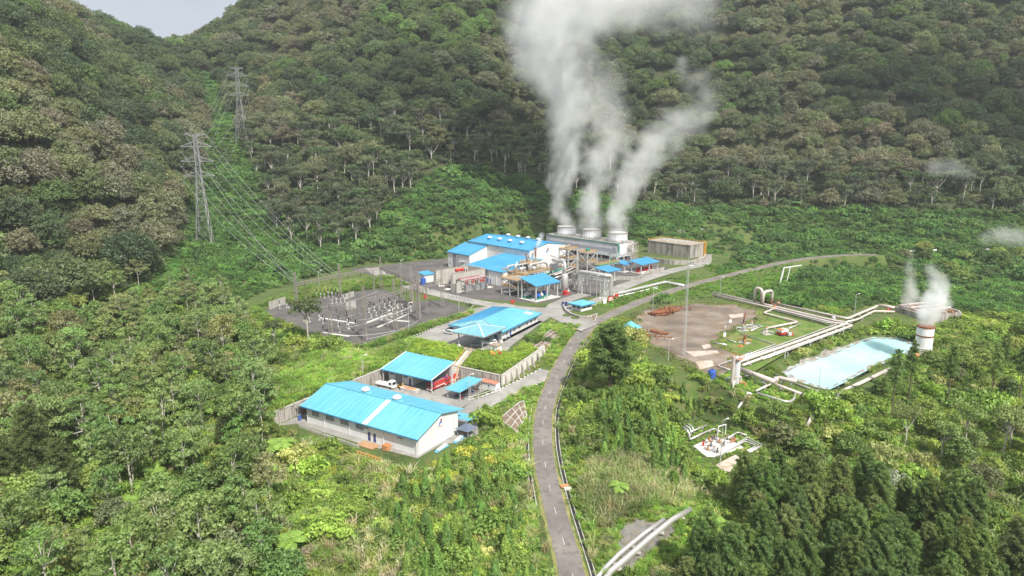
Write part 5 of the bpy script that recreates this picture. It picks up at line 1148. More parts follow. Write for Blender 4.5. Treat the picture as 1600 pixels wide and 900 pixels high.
def gantry(label, cols, hb, ht):
    "lattice columns (plant frame) joined by beams at height hb"
    o = Vector(PL(*cols[0], 0)); t = thing('switchyard_gantry', label, 'gantry', tuple(o), 0, 'switchyard gantries')
    Q = [Vector(PL(*c, 0)) - o for c in cols]
    for p in Q: lattice_col(t, p.x, p.y, ht, mat='gantry')
    for a, b in zip(Q[:-1], Q[1:]):
        lattice_beam(t, a + Vector((0, 0, hb)), b + Vector((0, 0, hb)), 1.3, max(6, int((b - a).length / 2.5)), mat='gantry')
        for f in (.2, .5, .8):
            p = a.lerp(b, f); mb = MB(); mb.lathe((p.x, p.y, hb - 2.8), [(.1, 0)] + [((.22, .12)[k % 2], .2 + k * .2) for k in range(10)] + [(.06, 2.3)], 8); mb.build('insulator_string', 'brown', t)
def Lp(px, py): w_ = pix(px, py, 0); dx, dy = w_[0] - PL.o[0], w_[1] - PL.o[1]; return (dx * PL.c + dy * PL.s, -dx * PL.s + dy * PL.c)
gantry('gantry on the near left edge of the switchyard, lowest in the photo', [Lp(517, 522), Lp(571, 533)], 13.5, 17)
gantry('gantry across the middle of the switchyard', [Lp(571, 530), Lp(618, 516), Lp(655, 500)], 17.5, 24)
gantry('long back gantry carrying the line down from the pylon', [Lp(464, 482), Lp(532, 466), Lp(596, 452), Lp(644, 476)], 13.0, 19.5)
gantry('gantry at the right end of the switchyard by the plant road', [Lp(643, 479), Lp(654, 502), Lp(691, 480)], 15.0, 22)
def breaker():
    t = thing('circuit_breaker', 'dark ribbed breaker column on a pale base', 'circuit breaker', (0, 0, 0), 43, 'switchyard breakers')
    mb = MB()
    for x in (-.5, .5):
        for y in (-.5, .5): mb.beam((x, y, 0), (x * .7, y * .7, 2.2), .14)
    mb.beam((-.4, -.4, 1.0), (.4, -.4, 1.9), .1); mb.beam((-.4, .4, 1.0), (.4, .4, 1.9), .1); mb.build('stand', 'steel', t)
    mb = MB(); mb.lathe((0, 0, 2.2), [(.5, 0), (.62, .15), (.62, 1.1), (.4, 1.3)], 10); mb.build('tank', 'porcelain', t)
    mb = MB(); mb.lathe((0, 0, 3.5), [(.3, 0)] + [((.46, .33)[k % 2], .12 + k * .17) for k in range(18)] + [(.2, 3.3)], 10); mb.build('insulator', 'brown', t)
    mb = MB(); mb.box(-.6, -.08, 6.8, .6, .08, 6.95); mb.build('terminal', 'steel', t)
    mb = MB(); mb.box(-1.0, -1.0, -.2, 1.0, 1.0, .12); mb.build('footing', 'cwhite', t); return t
br = breaker(); used = False
BR = [(437, 482), (448, 481), (452, 486)] + [(495 + 6 * k, 463 + (k % 3) * 1.2) for k in range(6)] + [(519 + k * 6.6, 474 - k * .9) for k in range(4)] + [(505, 505), (518, 507), (529, 510), (545, 514), (556, 517), (508, 513), (531, 519), (484, 503), (499, 500), (543, 507)]
BR += [(577 + k * 8, 488 - k * 2.6) for k in range(6)] + [(580 + k * 8, 496 - k * 2.6) for k in range(7)] + [(596 + k * 8, 500 - k * 2.3) for k in range(6)] + [(621, 470), (631, 468), (622, 481), (633, 488), (642, 486), (640, 478)]
PLACE = ('at the left end of the switchyard behind the tree', 'in the back row under the long gantry', 'in the second row under the long gantry', 'in the near left block of the switchyard', 'in the left row of the middle block', 'in the middle row of the middle block', 'in the right row of the middle block', 'at the right end of the middle block')
sec = [0] * 3 + [1] * 6 + [2] * 4 + [3] * 10 + [4] * 6 + [5] * 7 + [6] * 6 + [7] * 6
rb = random.Random(4)
for i, (q, s_) in enumerate(zip(BR, sec)):
    lb = 'dark ribbed breaker on pale base ' + PLACE[s_]
    c = br if i == 0 else copy_tree(br); c.location = pix(*q, .05); c['label'] = lb; c['group'] = 'breakers ' + PLACE[s_]; f = rb.uniform(.58, .8); c.scale = (f * .78, f * .78, f * (.9 if s_ in (4, 5, 6) else 1.1))
for k, (a, b) in enumerate((((500, 497), (556, 506)), ((572, 505), (612, 490)), ((590, 512), (640, 490)), ((604, 487), (622, 480)), ((505, 520), (545, 526)), ((604, 500), (640, 503)))):
    mb = MB(); mb.beam((0, 0, .15), Vector(pix(*b, 0)) - Vector(pix(*a, 0)) + Vector((0, 0, .15)), 1.2, .3); o_ = mb.build('cable_trench', 'cwhite'); o_.location = pix(*a, .02)
    tag(o_, ('pale cable trench cover across the left block of the switchyard', 'pale cable trench cover left of the middle breaker rows', 'long pale cable trench cover through the middle breaker rows', 'short pale trench cover behind the middle breaker rows', 'pale trench cover along the near edge of the switchyard', 'pale trench cover crossing to the right end of the switchyard')[k], 'trench cover')
for k, (a, b, h, lb) in enumerate((((541, 486), (556, 482), 4.0, 'grey concrete screen wall in the middle of the switchyard'), ((421, 484), (446, 475), 3.8, 'pale stained wall at the far left end of the switchyard'), ((536, 470), (553, 463), 2.8, 'low pale screen wall behind the white based breakers'))):
    wall_run('screen_wall', [pix(*a, 0), pix(*b, 0)], h, .5, 'concrete', lb)
for k, (q, h) in enumerate((((606, 512), 15), ((548, 500), 13), ((628, 474), 20), ((667, 492), 17), ((480, 498), 12), ((586, 478), 16))):
    t = thing('lightning_mast', 'thin lattice mast %s' % ('at the near side of the middle breaker rows', 'in the left block of the switchyard', 'behind the right end of the breaker rows', 'beside the red square sign by the plant road', 'near the spreading tree at the switchyard edge', 'in the middle of the switchyard behind the screen wall')[k], 'mast', pix(*q, .05)); lattice_col(t, 0, 0, h, 1.0, .3, 9, 'mast_lattice', 'gantry', .12)
    mb = MB(); mb.tube([(0, 0, h), (0, 0, h + 3)], .06, 5); mb.build('spike', 'lattice', t)
for k, (a, b, z) in enumerate((((517, 522), (618, 516), 12), ((540, 512), (644, 478), 14), ((560, 500), (640, 480), 11), ((520, 500), (600, 470), 12), ((500, 480), (590, 455), 11), ((571, 530), (655, 500), 13))):
    mb = MB(); p, q = Vector(pix(*a, z)), Vector(pix(*b, z)); mb.tube([p.lerp(q, i / 10) - p - Vector((0, 0, 5.0 * (i / 10) * (1 - i / 10))) for i in range(11)], .06, 4); o_ = mb.build('busbar_cable', 'steel'); o_.location = p
    tag(o_, 'slack cable strung between the switchyard gantries above the breakers', 'cable', 'switchyard cables')
def fence(label, pts, h=2.6, wires=5, step=4.0, group=None):
    t = thing('wire_fence', label, 'fence', pts[0], 0, group); o = Vector(pts[0])
    for a, b in zip(pts[:-1], pts[1:]):
        a = Vector(a) - o; b = Vector(b) - o; n = max(1, round((b - a).length / step))
        for k in range(n): p = a.lerp(b, k / n); mb = MB(); mb.tube([p - Vector((0, 0, .3)), p + Vector((0, 0, h))], .06, 5); mb.build('post', 'lattice', t)
    for k in range(wires):
        mb = MB(); z = Vector((0, 0, h * (k + 1) / wires - .05))
        for a, b in zip(pts[:-1], pts[1:]): mb.beam(Vector(a) - o + z, Vector(b) - o + z, .03)
        mb.build('wire', 'lattice', t)
    return t
fence('wire fence along the near side of the switchyard', [pix(*p, .1) for p in ((480, 522), (567, 541), (640, 514), (700, 494), (733, 482), (720, 476))])
fence('wire fence along the back of the switchyard', [pix(*p, .1) for p in ((408, 478), (470, 460), (560, 440), (615, 432))])
fence('wire fence along the top edge of the bare dirt pad', [pix(*p, .1) for p in ((990, 492), (1046, 476), (1100, 468), (1128, 470))])
fence('wire fence round the lower pipe pad', [pix(*p, -11.9) for p in ((1042, 692), (1063, 668), (1100, 658), (1148, 675))])
for k in range(2): pass
def lamp(label, loc, h, ang=0, heads=1, arm=1.6):
    t = thing('lamp_post', label, 'lamp post', loc, ang, None); mb = MB(); mb.tube([(0, 0, -.3), (0, 0, h)], [.15, .08], 8); mb.build('post', 'steel', t)
    for s in ((1,) if heads == 1 else (-1, 1)):
        mb = MB(); mb.tube([(0, 0, h - .1), (s * arm, 0, h + .25)], .06, 6); a = mb.build('arm', 'steel', t)
        mb = MB(); mb.hexa([(s * arm - .45, -.2, h + .12), (s * arm + .45, -.2, h + .2), (s * arm + .45, .2, h + .2), (s * arm - .45, .2, h + .12)], [(s * arm - .4, -.15, h + .32), (s * arm + .4, -.15, h + .38), (s * arm + .4, .15, h + .38), (s * arm - .4, .15, h + .32)]); mb.build('lamp_head', 'whitetrim', a)
    return t
for lb, q, z, h, hd in (('lamp post on the grass behind the switchyard', (627, 436), 0, 12, 1), ('lamp post behind the long back gantry', (499, 452), 0, 11, 1), ('lamp post at the near corner of the switchyard', (639, 520), 0, 14, 1), ('lamp post by the fence at the plant road bend', (717, 486), 0, 10, 1),
                     ('twin headed lamp post beside the turquoise pond', (1278, 622), None, 12, 2), ('lamp post on the grass between plant road and asphalt road', (932, 466), 0, 13, 1), ('lamp post standing before the trestle portal', (922, 462), 0, 15, 1),
                     ('lamp post beside the pipes behind the pond', (1335, 490), 0, 10, 1), ('lamp post next to the lawn railing', (733, 622), None, 9, 1), ('lamp post at the left wall behind the warehouse', (567, 588), None, 8, 1),
                     ('tall thin post on the lower pipe pad', (1125, 728), None, 15, 1), ('lamp post on the verge right of the asphalt road bend', (1020, 484), 0, 11, 1), ('lamp post near the start of the pipe run', (1125, 460), 0, 10, 1), ('leaning post below the lattice mast', (1044, 565), None, 9, 1)):
    p = pix(*q, z) if z is not None else gp(*q, -.1); lamp(lb, p, h, 20, hd)
# pylons and lines
def pylon(label, loc, h, ang, base=9.0, th=1.0):
    t = thing('transmission_tower', label, 'pylon', loc, ang); zb = h * .62
    C = lambda i, z: ((-1, 1, 1, -1)[i] * (base / 2 + (1.5 - base / 2) * min(1, z / zb)) * (1 if z <= zb else 1 - .35 * (z - zb) / (h - zb)), (-1, -1, 1, 1)[i] * (base / 2 + (1.5 - base / 2) * min(1, z / zb)) * (1 if z <= zb else 1 - .35 * (z - zb) / (h - zb)), z)
    zs = [0, .17 * h, .31 * h, .43 * h, .53 * h, zb, .7 * h, .78 * h, .86 * h, .93 * h, h]
    for i in range(4):
        mb = MB(); mb.beam(C(i, 0), C(i, zb), .36 * th); mb.beam(C(i, zb), C(i, h), .3 * th); mb.build('leg', 'pylon', t)
    for z0, z1 in zip(zs[:-1], zs[1:]):
        mb = MB()
        for i in range(4): mb.beam(C(i, z0), C((i + 1) % 4, z1), .16 * th); mb.beam(C((i + 1) % 4, z0), C(i, z1), .16 * th); mb.beam(C(i, z1), C((i + 1) % 4, z1), .16 * th)
        mb.build('bracing', 'pylon', t)['kind'] = 'stuff'
    arms = []
    for f, wd in ((.63, 10.0), (.76, 10.5), (.89, 9.8), (1.0, 6.5)):
        for s in (-1, 1):
            z = h * f; mb = MB(); tip = Vector((s * wd, 0, z))
            for y in (-1.1, 1.1): mb.beam((s * 1.0, y, z), tip, .38 * th); mb.beam((s * 1.0, y, z + 3.2 * (f < 1) - 1.5 * (f == 1)), tip, .32)
            for k in range(1, 5): a = Vector((s * 1, -1.1, z)).lerp(tip, k / 5); b = Vector((s * 1, 1.1, z)).lerp(tip, k / 5); mb.beam(a, b, .16); c = Vector((s * 1, -1.1, z + 3.2 * (f < 1))).lerp(tip, k / 5); mb.beam(a, c, .14)
            o_ = mb.build('cross_arm', 'pylon', t); arms.append(tip)
            if f < 1: mb = MB(); mb.lathe((tip.x, 0, z - 2.6), [(.08, 0)] + [((.26, .13)[k % 2], .2 + k * .22) for k in range(10)] + [(.05, 2.6)], 8); mb.build('insulator_string', 'brown', o_)
    co, si = math.cos(R(ang)), math.sin(R(ang))
    return t, [Vector((loc[0] + a.x * co, loc[1] + a.x * si, loc[2] + a.z - 2.6 * (a.z < h - .1))) for a in arms]
pw = ray(320, 372, 459); pz = g(pw[0], 459)
_, A1 = pylon('near transmission tower with three cross arms on the left hillside', (pw[0], 459, pz - .5), CAMH + 0 * pz + (lambda r: r[2])(ray(304, 208, 459)) - CAMH - pz, 12, 9.5)
pq = ray(376, 188, 700); qz = g(pq[0], 700)
_, A2 = pylon('far transmission tower standing among the trees high in the valley', (pq[0], 700, qz - .5), ray(373, 105, 700)[2] - qz, 5, 10, .7)
def line(label, a, b, sag, r=.07, group='power lines'):
    t = MB(); a, b = Vector(a), Vector(b); t.tube([a.lerp(b, k / 18) - a - Vector((0, 0, sag * 4 * (k / 18) * (1 - k / 18))) for k in range(19)], r, 4)
    o_ = t.build('power_line', 'steel'); o_.location = a; tag(o_, label, 'power line', group)
gl = [Vector(PL(*Lp(464, 482), 13)), Vector(PL(*Lp(532, 466), 13)), Vector(PL(*Lp(596, 452), 13))]
ends = [gl[0].lerp(gl[1], .02), gl[0].lerp(gl[1], .72), gl[0].lerp(gl[1], .1), gl[0].lerp(gl[1], .82), gl[0].lerp(gl[1], .18), gl[0].lerp(gl[1], .92), gl[0], gl[1]]
for k, (a, e_) in enumerate(zip(A1, ends)): line('power line sagging from the near tower down to the back gantry, %s side' % ('left', 'right')[k % 2], a, e_, 6, .055, 'lines from the near tower to the gantry')
for k, (a, b) in enumerate(zip(A1, A2)): line('power line climbing from the near tower to the far tower, %s side' % ('left', 'right')[k % 2], a, b, 9, .045, 'lines between the two towers')
# ---------------------------------------------------------------- lattice mast on the well pad
t = thing('lattice_mast', 'tall thin grey lattice mast standing at the edge of the dirt pad', 'mast', pix(1068, 556, 0), 20)
mb = MB(); hh = 39
for i in range(3): a = 2 * math.pi * i / 3; mb.beam((math.cos(a) * .6, math.sin(a) * .6, 0), (math.cos(a) * .5, math.sin(a) * .5, hh), .1)
mb.build('mast_legs', 'steel', t)['kind'] = 'stuff'
mb = MB()
for k in range(22):
    for i in range(3): a, b = 2 * math.pi * i / 3, 2 * math.pi * (i + 1) / 3; z0, z1 = hh * k / 22, hh * (k + 1) / 22; mb.beam((math.cos(a) * .55, math.sin(a) * .55, z0), (math.cos(b) * .55, math.sin(b) * .55, z1), .05)
mb.build('mast_bracing', 'steel', t)['kind'] = 'stuff'
mb = MB(); mb.lathe((.9, -.5, hh - 2), [(.1, 0), (.9, .3), (.95, .5), (.1, .6)], 14); mb.build('dish', 'whitetrim', t); mb = MB(); mb.tube([(0, 0, hh), (0, 0, hh + 2.5)], .06, 6); mb.build('lightning_rod', 'steel', t)
# ---------------------------------------------------------------- pipes of the well pad
def pp(zs, *q): return [pix(x, y, z) for (x, y), z in zip(q, zs if isinstance(zs, (list, tuple)) else [zs] * len(q))]
pipe('fat tan header pipe running from the pad corner to the pond bend', pp(1.3, (1114, 457), (1211, 479.5), (1301, 500.5), (1325, 504.5), (1238, 536.5), (1156, 565)), .62, 'pipe', sup=8, fil=2.2, k=10)
pipe('second tan header pipe on the outer side of the pond bend', pp(1.2, (1113, 460), (1211, 482.5), (1300, 504), (1333, 508), (1241, 541), (1160, 571)), .55, 'pipe', sup=8, fil=2.2, k=10)
pipe('thin white pipe along the inner side of the header pipes', pp(.9, (1215, 486), (1290, 504), (1308, 506), (1232, 534), (1160, 560)), .3, 'silver', sup=9)
pipe('thin white pipe along the outer edge of the header pipes', pp(.9, (1300, 508), (1326, 512), (1238, 545), (1192, 561)), .26, 'silver', sup=9)
pipe('tan pipe from the valve station to the concrete basin', pp([1.6] * 3 + [3.0, 2.5], (1214, 474.5), (1324, 498), (1371, 478), (1380, 477), (1398, 481)), .6, 'pipe', sup=8, fil=2.2, k=10)
pipe('second tan pipe climbing to the concrete basin', pp([1.2] * 4, (1318, 504), (1340, 499), (1366, 486), (1398, 487)), .5, 'pipe', sup=8, fil=2)
lo = pix(1178.7, 472, 1.3); l2 = pix(1189.5, 474.5, 1.3)
pipe('tall hoop shaped expansion loop on the header pipe', [lo, (lo[0], lo[1], 9.2), (l2[0], l2[1], 9.2), l2], .75, 'pipe', fil=3.0, k=10)
lo = pix(1191.5, 476, 1.3); l2 = pix(1205.5, 472, 1.3)
pipe('wider expansion loop next to the tall hoop', [lo, (lo[0], lo[1], 8.0), (l2[0], l2[1], 7.8), l2], .75, 'pipe', fil=2.4, k=10)
pipe('tan branch pipe folding back across the pad lawn', pp(1.0, (1212, 481), (1193, 489), (1247, 503), (1197, 513)), .5, 'pipe', sup=8, fil=1.6, k=10)
for k, q in enumerate((((1173, 517), (1192, 509), (1177, 506)), ((1156, 521), (1212, 537.5), (1155, 559)), ((1174, 549), (1145, 562), (1121, 571), (1141, 578)), ((1233, 513), (1252, 505)))):
    pipe(('thin white pipe elbow by the wellhead', 'long thin white pipe crossing the pad lawn in a wide V', 'thin white pipe turning round the upright separator', 'short thin white pipe by the red trailer')[k], pp(.7, *q), .26, 'silver', sup=8, fil=.9)
def ring_band(c, r, h, mat, par, z): mb = MB(); mb.lathe((0, 0, z), [(r, 0), (r * 1.05, .05), (r * 1.05, h), (r, h + .05)], 20); mb.build('band', mat, par)
t = thing('separator_column', 'tall grey upright separator column with rusty top at the pad corner', 'separator', pix(1149, 603, -.6), 43)
mb = MB(); mb.lathe((0, 0, 0), [(1.2, 0), (1.3, .4), (1.3, 10.4), (1.1, 10.9), (.4, 11.3)], 18); mb.build('shell', 'porcelain', t, True)
mb = MB(); mb.box(-1.7, -1.7, 10.2, 1.7, 1.7, 10.4)
for x, y in ((-1.7, -1.7), (1.7, -1.7), (1.7, 1.7), (-1.7, 1.7)): mb.beam((x, y, 10.3), (x, y, 11.8), .1)
for z in (11.1, 11.75): mb.beam((-1.7, -1.7, z), (1.7, -1.7, z), .1); mb.beam((-1.7, 1.7, z), (1.7, 1.7, z), .1); mb.beam((-1.7, -1.7, z), (-1.7, 1.7, z), .1); mb.beam((1.7, -1.7, z), (1.7, 1.7, z), .1)
mb.build('top_platform', 'orust', t)['kind'] = 'stuff'
ring_band(0, 1.32, .5, 'pipe', t, 3.4); mb = MB(); mb.tube([(-1.9, .3, 0), (-1.9, .3, 11.6)], .6, 10); mb.build('side_pipe', 'pipe', t)
for k in range(4): mb = MB(); a = k * 1.7; mb.tube(fillet([(math.cos(a) * 1.3, math.sin(a) * 1.3, 2.8 - k * .4), (math.cos(a) * 3.4, math.sin(a) * 3.4, 2.8 - k * .4), (math.cos(a) * 3.4, math.sin(a) * 3.4, .3)], 1.2), .55 - k * .06, 10); mb.build('leg_pipe', ('pipe', 'silver', 'pipe', 'orust')[k], t)
pipe('fat tan pipe running from the separator column to the pond corner', pp(1.2, (1157, 577), (1210, 596.5)), .95, 'pipe', sup=7, k=12)
pipe('tan pipe running on from the pond corner through the grass', pp([.2, -.6, -1.2], (1210, 600), (1232, 608), (1256, 617)), .6, 'pipe', sup=7)
pipe('short upright post pipe between the header and the fat pipe', pp([0, 4.2], (1177.5, 583), (1177.5, 583)), .4, 'pipe')
pipe('thin white pipe making a V on the grass below the fat pipe', pp([-.4] * 3, (1162, 586), (1199, 601), (1181, 611)), .3, 'silver', sup=8)
pipe('tan pipe joining the V to the pond corner', pp([-.4, .3], (1181, 611), (1209, 598)), .35, 'pipe', sup=8)
pipe('white pipe looping round the lower grass of the pond corner', pp([-.6, -1.6, -1.8, -1.4], (1183, 614), (1232, 629), (1241, 624), (1243, 612)), .42, 'silver', sup=9, fil=2)
pipe('white pipe lying from the separator foot along the bank', pp([-.6, -1.2], (1148, 606), (1175, 616)), .36, 'silver', sup=9)
pipe('white pipe dropping down the bank toward the lower pad', [gp(1168, 619, .5), gp(1156, 638, .5), gp(1145, 656, .4)], .5, 'silver', k=10)
pipe('tan pipe along the near bank of the turquoise pond', [gp(1240, 602, .5), gp(1275, 614, .5), gp(1308, 627, .5)], .36, 'pipe', sup=8)
pipe('tan double pipe along the right bank of the pond, upper', [gp(1306, 619, .9), gp(1350, 598, .9), gp(1390, 579, .9)], .4, 'pipe', sup=8)
pipe('tan double pipe along the right bank of the pond, lower', [gp(1308, 624, .4), gp(1309, 622, .9), gp(1352, 600.5, .8), gp(1391, 581, .8)], .36, 'pipe', sup=8)
vessel('horizontal rusty drum at the pond corner', pix(1229, 599.5, -.6), .8, 6, 1.6, 'pipe', ang=-38)
for k, q in enumerate(((1211, 481), (1216, 478), (1209, 484), (1302, 501), (1212, 598), (1205, 476))):
    t = thing('valve', ('rusty valve at the bend of the header pipes, middle', 'rusty valve at the bend of the header pipes, right', 'rusty valve at the bend of the header pipes, left', 'grey valve on the header pipe near the pond bend', 'tan valve at the pond corner of the fat pipe', 'rusty valve under the expansion loops')[k], 'valve', pix(*q, .2), 43)
    mb = MB(); mb.lathe((0, 0, .4), [(.6, 0), (.9, .5), (.9, 1.4), (.5, 1.9)], 10); mb.build('body', ('rust', 'orust', 'orust', 'porcelain', 'pipe', 'rust')[k], t); mb = MB(); mb.tube([(0, 0, 2.2), (0, 0, 3.4)], .14, 6); mb.tube([(math.cos(a) * .55, math.sin(a) * .55, 3.3) for a in [2 * math.pi * i / 10 for i in range(11)]], .08, 5, False); mb.build('hand_wheel', 'lattice', t)
    mb = MB(); mb.box(-.5, -.5, -.2, .5, .5, .5); mb.build('base', 'concrete', t)
# wellheads
for k, (q, lb) in enumerate((((1161, 517), 'wellhead with crossed silver pipes on the pad lawn, left'), ((1174, 512), 'wellhead with silver pipes beside the white elbow'), ((1197, 522), 'wellhead in a shallow cellar near the red trailer'), ((1163, 536), 'rusty wellhead in a grey cellar near the orange drum'))):
    t = thing('wellhead', lb, 'wellhead', pix(*q, 0), 43 + 30 * k)
    mb = MB(); mb.box(-2.2, -1.8, 0, 2.2, 1.8, .3); mb.build('cellar_slab', 'concrete', t)
    mb = MB(); mb.lathe((0, 0, .3), [(.5, 0), (.5, .6), (.75, .65), (.75, .9), (.45, 1.0), (.45, 2.0), (.7, 2.05), (.7, 2.3), (.3, 2.4), (.3, 3.2)], 12); mb.build('tree_body', ('silver', 'silver', 'pipe', 'rust')[k], t)
    for a in (0, 2.1, 4.0): mb = MB(); mb.tube(fillet([(math.cos(a) * .4, math.sin(a) * .4, 1.5), (math.cos(a) * 3, math.sin(a) * 3, 1.5), (math.cos(a) * 3, math.sin(a) * 3, .2)], .6), .28, 8); mb.build('flow_line', 'silver' if k < 3 else 'orust', t)
    mb = MB(); mb.tube([(math.cos(b) * .6, math.sin(b) * .6, 3.3) for b in [2 * math.pi * i / 10 for i in range(11)]], .08, 5, False); mb.build('hand_wheel', 'red', t)
pipe('rusty leaning vent pipe above the left wellhead', [pix(1161, 506, 0), (pix(1161, 506, 0)[0] + .8, pix(1161, 506, 0)[1], 5.5)], .32, 'rust')
pipe('grey pipe lying on the grass near the pad signs', pp(.4, (1117, 536), (1136, 539)), .4, 'silver')
pipe('thin pipe lying on the grass toward the orange drum', pp(.4, (1135, 530), (1150, 535)), .25, 'silver')
t = thing('trailer', 'red and white box trailer on the pad lawn', 'trailer', pix(1222, 524, 0), 30)
mb = MB(); mb.box(-2.2, -1.4, .6, 2.2, 1.4, 1.9); mb.build('body', 'red', t); mb = MB(); mb.box(-2.3, -1.5, 1.92, 2.3, 1.5, 2.9); mb.build('canopy', 'whitetrim', t); mb = MB(); mb.slab([(-2.3, -1.5, 3.0), (.4, -1.5, 3.0), (.4, 1.5, 3.0), (-2.3, 1.5, 3.0)], .08); mb.build('tarp', 'orange', t)
for x in (-1.2, 1.2):
    for y in (-1.45, 1.45): mb = MB(); mb.tube([(x, y - .12, .5), (x, y + .12, .5)], .5, 12); mb.build('wheel', 'black', t)
t = thing('generator', 'small red and grey engine skid right of the red trailer', 'generator', pix(1234, 525, 0), 20)
mb = MB(); mb.box(-1.6, -.8, 0, 1.6, .8, .4); mb.build('skid', 'rust', t); mb = MB(); mb.box(-1.2, -.7, .4, .6, .7, 1.7); mb.build('engine', 'porcelain', t); mb = MB(); mb.box(.7, -.6, .4, 1.5, .6, 1.4); mb.build('radiator', 'red', t); mb = MB(); mb.tube([(-.3, 0, 1.7), (-.3, 0, 2.5)], .12, 6); mb.build('exhaust', 'black', t)
drum(pix(1155, 541, 0), 'orange', 'orange drum lying near the rusty wellhead', .7, 1.5).rotation_euler = (R(80), 0, R(30))
for k, (q, lb) in enumerate((((1141, 507), 'white pad sign behind the left wellhead'), ((1132, 529), 'white pad sign on the grass edge of the dirt'), ((1133, 515), 'small white marker post between the two pad signs'))): sign(lb, pix(*q, 0), 10, (1.4, 1.2, .6)[k], (1.4, 1.8, .6)[k], (1.0, .9, 1.2)[k], 'whitetrim', 1)
t = thing('water_tank', 'blue plastic water tank on the bank below the dirt pad', 'tank', gp(1112, 592, -.2), 0)
mb = MB(); mb.lathe((0, 0, .5), [(1.4, 0), (1.5, .2)] + [((1.5, 1.42)[k % 2], .5 + k * .28) for k in range(8)] + [(1.2, 3.0), (.5, 3.3)], 18); mb.build('shell', 'blue', t); mb = MB(); mb.lathe((0, 0, 3.75), [(.5, 0), (.5, .2)], 12); mb.build('lid', 'navy', t); mb = MB(); mb.box(-1.7, -1.7, 0, 1.7, 1.7, .5); mb.build('stand', 'concrete', t)
t = thing('blue_shelter', 'small shelter with bright blue pyramid roof at the left edge of the dirt pad', 'shelter', pix(985, 522, .05), 35)
q = [(-4, -3.4, 3.2), (4, -3.4, 3.2), (4, 3.4, 3.2), (-4, 3.4, 3.2)]
for i in range(4): mb = MB(); mb.add([q[i], q[(i + 1) % 4], (0, 0, 6.2), (0, 0, 3.2)], [(0, 1, 2), (1, 0, 3), (0, 2, 3), (2, 1, 3)]); mb.build('roof', 'roof', t)
mb = MB(); mb.hexa([(-2.4, -2, 0), (2.4, -2, 0), (2.4, 2, 0), (-2.4, 2, 0)], [(-1.3, -1, 1.6), (1.3, -1, 1.6), (1.3, 1, 1.6), (-1.3, 1, 1.6)]); mb.build('plinth', 'cwhite', t)
for x in (-3.4, 3.4):
    for y in (-2.8, 2.8): mb = MB(); mb.tube([(x, y, 0), (x, y, 3.3)], .13, 6); mb.build('post', 'steel', t)
def pipe_stack(label, loc, ang, n, l, r, rows=2, mess=0.0, seed=1):
    t = thing('pipe_stack', label, 'pipes', loc, ang); rn = random.Random(seed)
    for k in range(rows):
        for i in range(n - k):
            mb = MB(); y = (i - (n - k) / 2) * r * 2.1; z = r + k * r * 1.8; a = rn.uniform(-mess, mess); mb.tube([(-l / 2 * math.cos(a) + rn.uniform(-.5, .5), y - l / 2 * math.sin(a), z), (l / 2 * math.cos(a), y + l / 2 * math.sin(a), z + rn.uniform(0, mess * 2))], r, 8); mb.build('pipe_length', 'rust', t)
    return t
pipe_stack('stack of rust brown pipes beside the small blue shelter', pix(999, 526, .1), -55, 6, 9, .42, 2, .03, 1)
pipe_stack('short pair of rust brown pipes lying on the dirt', pix(1030, 520, .1), -45, 3, 9, .4, 1, .05, 2)
pipe_stack('jumbled heap of rust brown pipes at the back of the dirt pad, left', pix(1028, 491, .1), 30, 7, 9, .45, 2, .5, 3)
pipe_stack('jumbled heap of rust brown pipes at the back of the dirt pad, right', pix(1046, 487, .1), 60, 6, 9, .42, 2, .6, 4)
for k, (q, a) in enumerate((((1024, 527), 10), ((1038, 531), -5), ((1056, 483), 15), ((1070, 485), 5), ((1011, 522), 80))):
    t = thing('pipe_rack', ('low rusty trestle on the dirt near the pipe stack, behind', 'low rusty trestle on the dirt near the pipe stack, in front', 'low rusty trestle at the back of the dirt pad, left', 'low rusty trestle at the back of the dirt pad, right', 'low rusty trestle next to the blue shelter')[k], 'trestle', pix(*q, .05), a)
    mb = MB(); mb.beam((-3.6, 0, 1.3), (3.6, 0, 1.3), .35); mb.build('rail', 'rust', t)
    for x in (-3, 0, 3): mb = MB(); mb.beam((x, -.6, 0), (x, 0, 1.3), .22); mb.beam((x, .6, 0), (x, 0, 1.3), .22); mb.build('trestle_leg', 'rust', t)
# ---------------------------------------------------------------- silencer tower, basin, pond edge
SIL = pix(1440, 562, -4.0)
t = thing('silencer_tower', 'white round silencer tower with rust bands and steam at the right end of the pond', 'silencer', (SIL[0], SIL[1], -4.5), 0)
mb = MB(); mb.lathe((0, 0, 0), [(3.25, 0), (3.25, 15.2), (3.0, 15.2), (2.9, 9)], 28); mb.build('shell', 'whitetrim', t, False)
for z, h, m in ((10.9, .5, 'rust'), (14.6, .6, 'rust'), (6.0, .16, 'cladding')): ring_band(0, 3.27, h, m, t, z)
mb = MB(); mb.box(-4, -4, -.6, 4, 4, .25); mb.build('footing', 'concrete', t)
mb = MB(); mb.tube(fillet([(-2.6, -1.0, 2.6), (-5.5, -2.4, 2.4), (-8.0, -3.6, .8)], 1.5), [1.5] + [1.4] * 5 + [1.2], 14) if False else mb.tube([(-2.6, -1.0, 2.8), (-6.0, -2.6, 2.2)], 1.5, 14); mb.build('inlet', 'orust', t)
pipe('pale discharge pipe from the silencer tower down to the grass', [(SIL[0] - 5, SIL[1] - 2.6, -2.4), (SIL[0] - 9, SIL[1] - 6, -3.0), gp(1402, 571, .5)], .55, 'silver', sup=6)
BAS = (197.5, 342.5)
bp = [pix(1397, 493, -2), pix(1450, 507.5, -2)]; bd = Vector(bp[1]) - Vector(bp[0]); ba = math.degrees(math.atan2(bd.y, bd.x))
t = thing('concrete_basin', 'grey concrete basin with rusty beams across its open steaming top', 'basin', bp[0], ba); bl = bd.length; bw = 22
